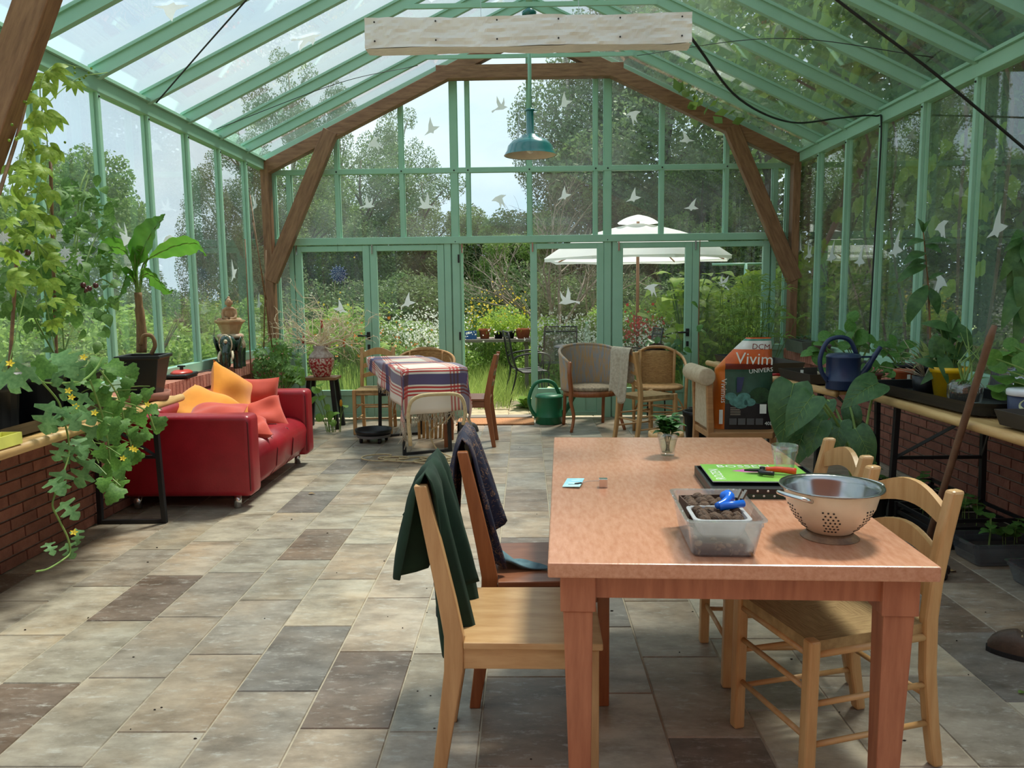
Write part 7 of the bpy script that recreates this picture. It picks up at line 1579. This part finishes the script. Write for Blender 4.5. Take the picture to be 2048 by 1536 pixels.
text_mesh('label_text', 'Campina', .020, MAGW, wt, Matrix.Translation((-.068, -.0835, .072)) @ Matrix.Rotation(R(-16), 4, 'Z') @ Matrix.Rotation(PI/2, 4, 'X'))
MB().tube([(.09*math.cos(R(a)), .09*math.sin(R(a)), .125-.03*math.sin(R(a+60)*1.0)) for a in range(-60, 121, 15)], .0025, 5).build('handle', WT, wt)
tray('seed_tray', 'dark brown seed tray before the white tub', (2.36, 3.40, BZ), R(2), .44, .34, .07, DARKBROWNPLASTIC)
pt2 = tub('clear_punnet', 'clear plastic punnet at the bench edge by the seed tray', (2.17, 3.07, BZ), 0, .10, .12, .12, .14, .07, CLEARP)
svb = thing('foil_bag', 'crumpled silvery foil bag behind the moss jar', 'bag', (2.665, 4.30, BZ)); FOIL = mat('foil', (.62, .66, .7, 1), .25, metal=.8, scale=8, bump=1.0, bscale=14)
MB().grid(lambda u, v: (.085*math.copysign(abs(math.cos(2*PI*u))**.7, math.cos(2*PI*u))*(1-.15*v), .16*math.copysign(abs(math.sin(2*PI*u))**.7, math.sin(2*PI*u))*(1-.3*v)+.012*math.sin(9*u*6+5*v), .17*v+.01*math.sin(20*u)), 36, 10, True).build('bag_body', FOIL, svb); MB().b2(-.06, .06, -.09, .09, .155, .16).build('top_fold', FOIL, svb)
pil = simple_pot('pilea_plant', 'round-leaved pilea in a terracotta pot', (2.59, 3.58, BZ), .085, .14, TERRA, 'plant'); pil.rotation_euler = (0, 0, 0)
px_leaves(pil, [(1995, 735), (2010, 706), (2025, 722), (2037, 745), (2005, 757), (2022, 690), (1992, 775), (2018, 782), (2040, 700), (2045, 725), (1985, 715), (2032, 765), (2002, 790), (2046, 770)], 'y', 3.75, leafmesh('round', LPIL), .085, 8)
av = simple_pot('avocado_plant', 'tall thin avocado seedling with long drooping leaves', (2.56, 4.88, BZ), .08, .14, TERRA, 'plant'); av.rotation_euler = (0, 0, 0); L = av.location
MB().tube(spline([(0, 0, .1), py(1862, 690, 4.9)-L, py(1857, 580, 4.9)-L, py(1850, 500, 4.9)-L, py(1846, 455, 4.9)-L], 5), [.006]*12+[.004]*9, 6).build('trunk', DRYST, av, True)
for (a, b) in (((1849, 480), (1815, 488)), ((1850, 485), (1895, 478)), ((1851, 505), (1812, 520)), ((1852, 520), (1820, 530)), ((1853, 530), (1800, 555)), ((1855, 570), (1815, 640)), ((1856, 575), (1880, 625)), ((1850, 490), (1880, 500)), ((1847, 465), (1840, 440)), ((1847, 465), (1856, 442)), ((1856, 560), (1885, 545))):
    A, T = py(*a, 4.9), py(*b, 4.85+pr.uniform(-.1, .1)); inst('leaf', leafmesh('lance', LGLOSS), av, frame_mat(A-L, T-A, camdir(A)*.6+Vector((0, 0, .6)), (T-A).length*1.1, 1.15))
mgp = simple_pot('mango_plant', 'young tree with long hanging leaves at the glass past the white tub', (2.68, 4.02, BZ), .085, .15, TERRA, 'plant'); mgp.rotation_euler = (0, 0, 0); L = mgp.location
MB().tube(spline([(0, 0, .1), (.0, 0, .35), py(2062, 540, 3.95)-L, py(2050, 470, 3.95)-L], 5), .006, 6).build('trunk', DRYST, mgp, True)
for (a, b) in (((2048, 480), (2000, 560)), ((2050, 500), (2015, 600)), ((2052, 505), (2028, 630)), ((2050, 490), (2040, 600)), ((2055, 520), (2046, 640)), ((2045, 475), (2010, 500)), ((2052, 560), (2005, 650)), ((2058, 600), (2030, 690)), ((2048, 480), (2075, 560)), ((2050, 470), (2030, 470))):
    A, T = py(*a, 3.95), py(*b, 3.9+pr.uniform(-.1, .1)); inst('leaf', leafmesh('lance', LGLOSS), mgp, frame_mat(A-L, T-A, camdir(A)+Vector((0, 0, .3)), (T-A).length, .95))

# --- by the garden doors
tp = simple_pot('tall_seedling', 'tall single-stemmed plant in a black pot by the door', (1.865, 8.36, 0), .13, .14, BLACKPLASTIC, 'plant'); tp.rotation_euler = (0, 0, 0); L = tp.location
MB().tube(spline([(0, 0, .1), py(1397, 700, 8.36)-L, py(1398, 600, 8.36)-L, py(1400, 480, 8.36)-L], 5), [.007]*10+[.004]*6, 6).build('trunk', DRYST, tp, True)
px_leaves(tp, [(1402, 662), (1408, 668), (1385, 740), (1375, 700), (1380, 755), (1410, 745), (1400, 655), (1390, 610), (1412, 770)], 'y', 8.36, leafmesh('oval', LSEED), .12, 4, stem=False)
sdp = thing('plant_stand', 'slim black plant stand behind the rattan armchair', 'plant stand', (1.40, 8.50, 0))
for i in range(3): a = i*2*PI/3; MB().cyl((.12*math.cos(a), .12*math.sin(a), 0), (.09*math.cos(a), .09*math.sin(a), .70), .008).build('leg', BLACKMETAL, sdp, True)
MB().lathe([(0, .70), (.125, .70), (.13, .715), (0, .715)], 22).build('top', BLACKMETAL, sdp)
bk = thing('vine_basket', 'dark twig basket with round trailing leaves behind the rattan armchair', 'plant', (1.40, 8.50, .716)); bmk = MB()
for k in range(9): bmk.tube([((.105+.012*math.sin(k))*math.cos(2*PI*i/20), (.105+.012*math.sin(k))*math.sin(2*PI*i/20), .012+k*.012+.006*math.sin(i*1.3+k)) for i in range(21)], .008, 5)
bmk.build('basket', mat('dark_wicker', lin(70, 52, 40), .9, scale=20), bk); MB().lathe([(0, .09), (.10, .095)], 16).build('soil', SOIL, bk)
px_leaves(bk, [(1302, 684), (1315, 680), (1345, 692), (1352, 700), (1340, 705), (1360, 712), (1350, 720), (1365, 708), (1355, 685), (1345, 715), (1335, 690), (1362, 725), (1296, 690), (1350, 735)], 'y', 8.46, leafmesh('round', LGLOSS), .085, 9)
# seedlings in the floor crates
sdm = MB(); sdm.tube([(0, 0, 0), (.004, 0, .05), (0, .004, .10)], .002, 5); smesh = sdm.mesh('stem', STEMG); slf = leafmesh('round', LSEED); pr = random.Random(71)
for lab, (cx, cy, w, l, z0), n, grp in (('small green seedling in the slatted crate under the bench', (2.40, 4.28, .40, .26, .10), 9, 'crate seedlings'), ('small green seedling in the grey clear box', (2.44, 3.94, .34, .16, .07), 7, 'box seedlings'), ('small green seedling in the crate by the wall', (2.42, 4.92, .4, .25, .09), 5, 'wall crate seedlings'), ('small green seedling in the chipped clear tray', (2.50, 3.55, .3, .16, .06), 4, 'tray seedlings')):
    for i in range(n):
        s_ = thing('seedling', lab, 'seedling', (cx+pr.uniform(-w/2, w/2), cy+pr.uniform(-l/2, l/2), z0), pr.uniform(0, 6), grp); k = pr.uniform(.8, 1.7); inst('stem', smesh, s_, Matrix.Diagonal((1, 1, k, 1)))
        for j in range(5): a = 2*PI*j/5+pr.uniform(-.4, .4); inst('leaf', slf, s_, frame_mat((0, 0, .10*k*(.55+.45*(j % 3)/2)), (math.cos(a), math.sin(a), pr.uniform(-.2, .4)), (0, 0, 1), pr.uniform(.04, .062)))

# crumbs of soil and leaf scattered over the floor
pr = random.Random(90); db = MB()
for i in range(90):
    x, y = pr.uniform(-2.2, 2.4), pr.triangular(1.9, 7.5, 2.6); r = pr.uniform(.0014, .0038); db.sph((x, y, r*.6), (r*pr.uniform(.8, 2.2), r, r*.7), 5, 4)
tag(db.build('floor_debris', SOIL), 'dark crumbs of soil scattered on the floor tiles', 'debris', kind='stuff')
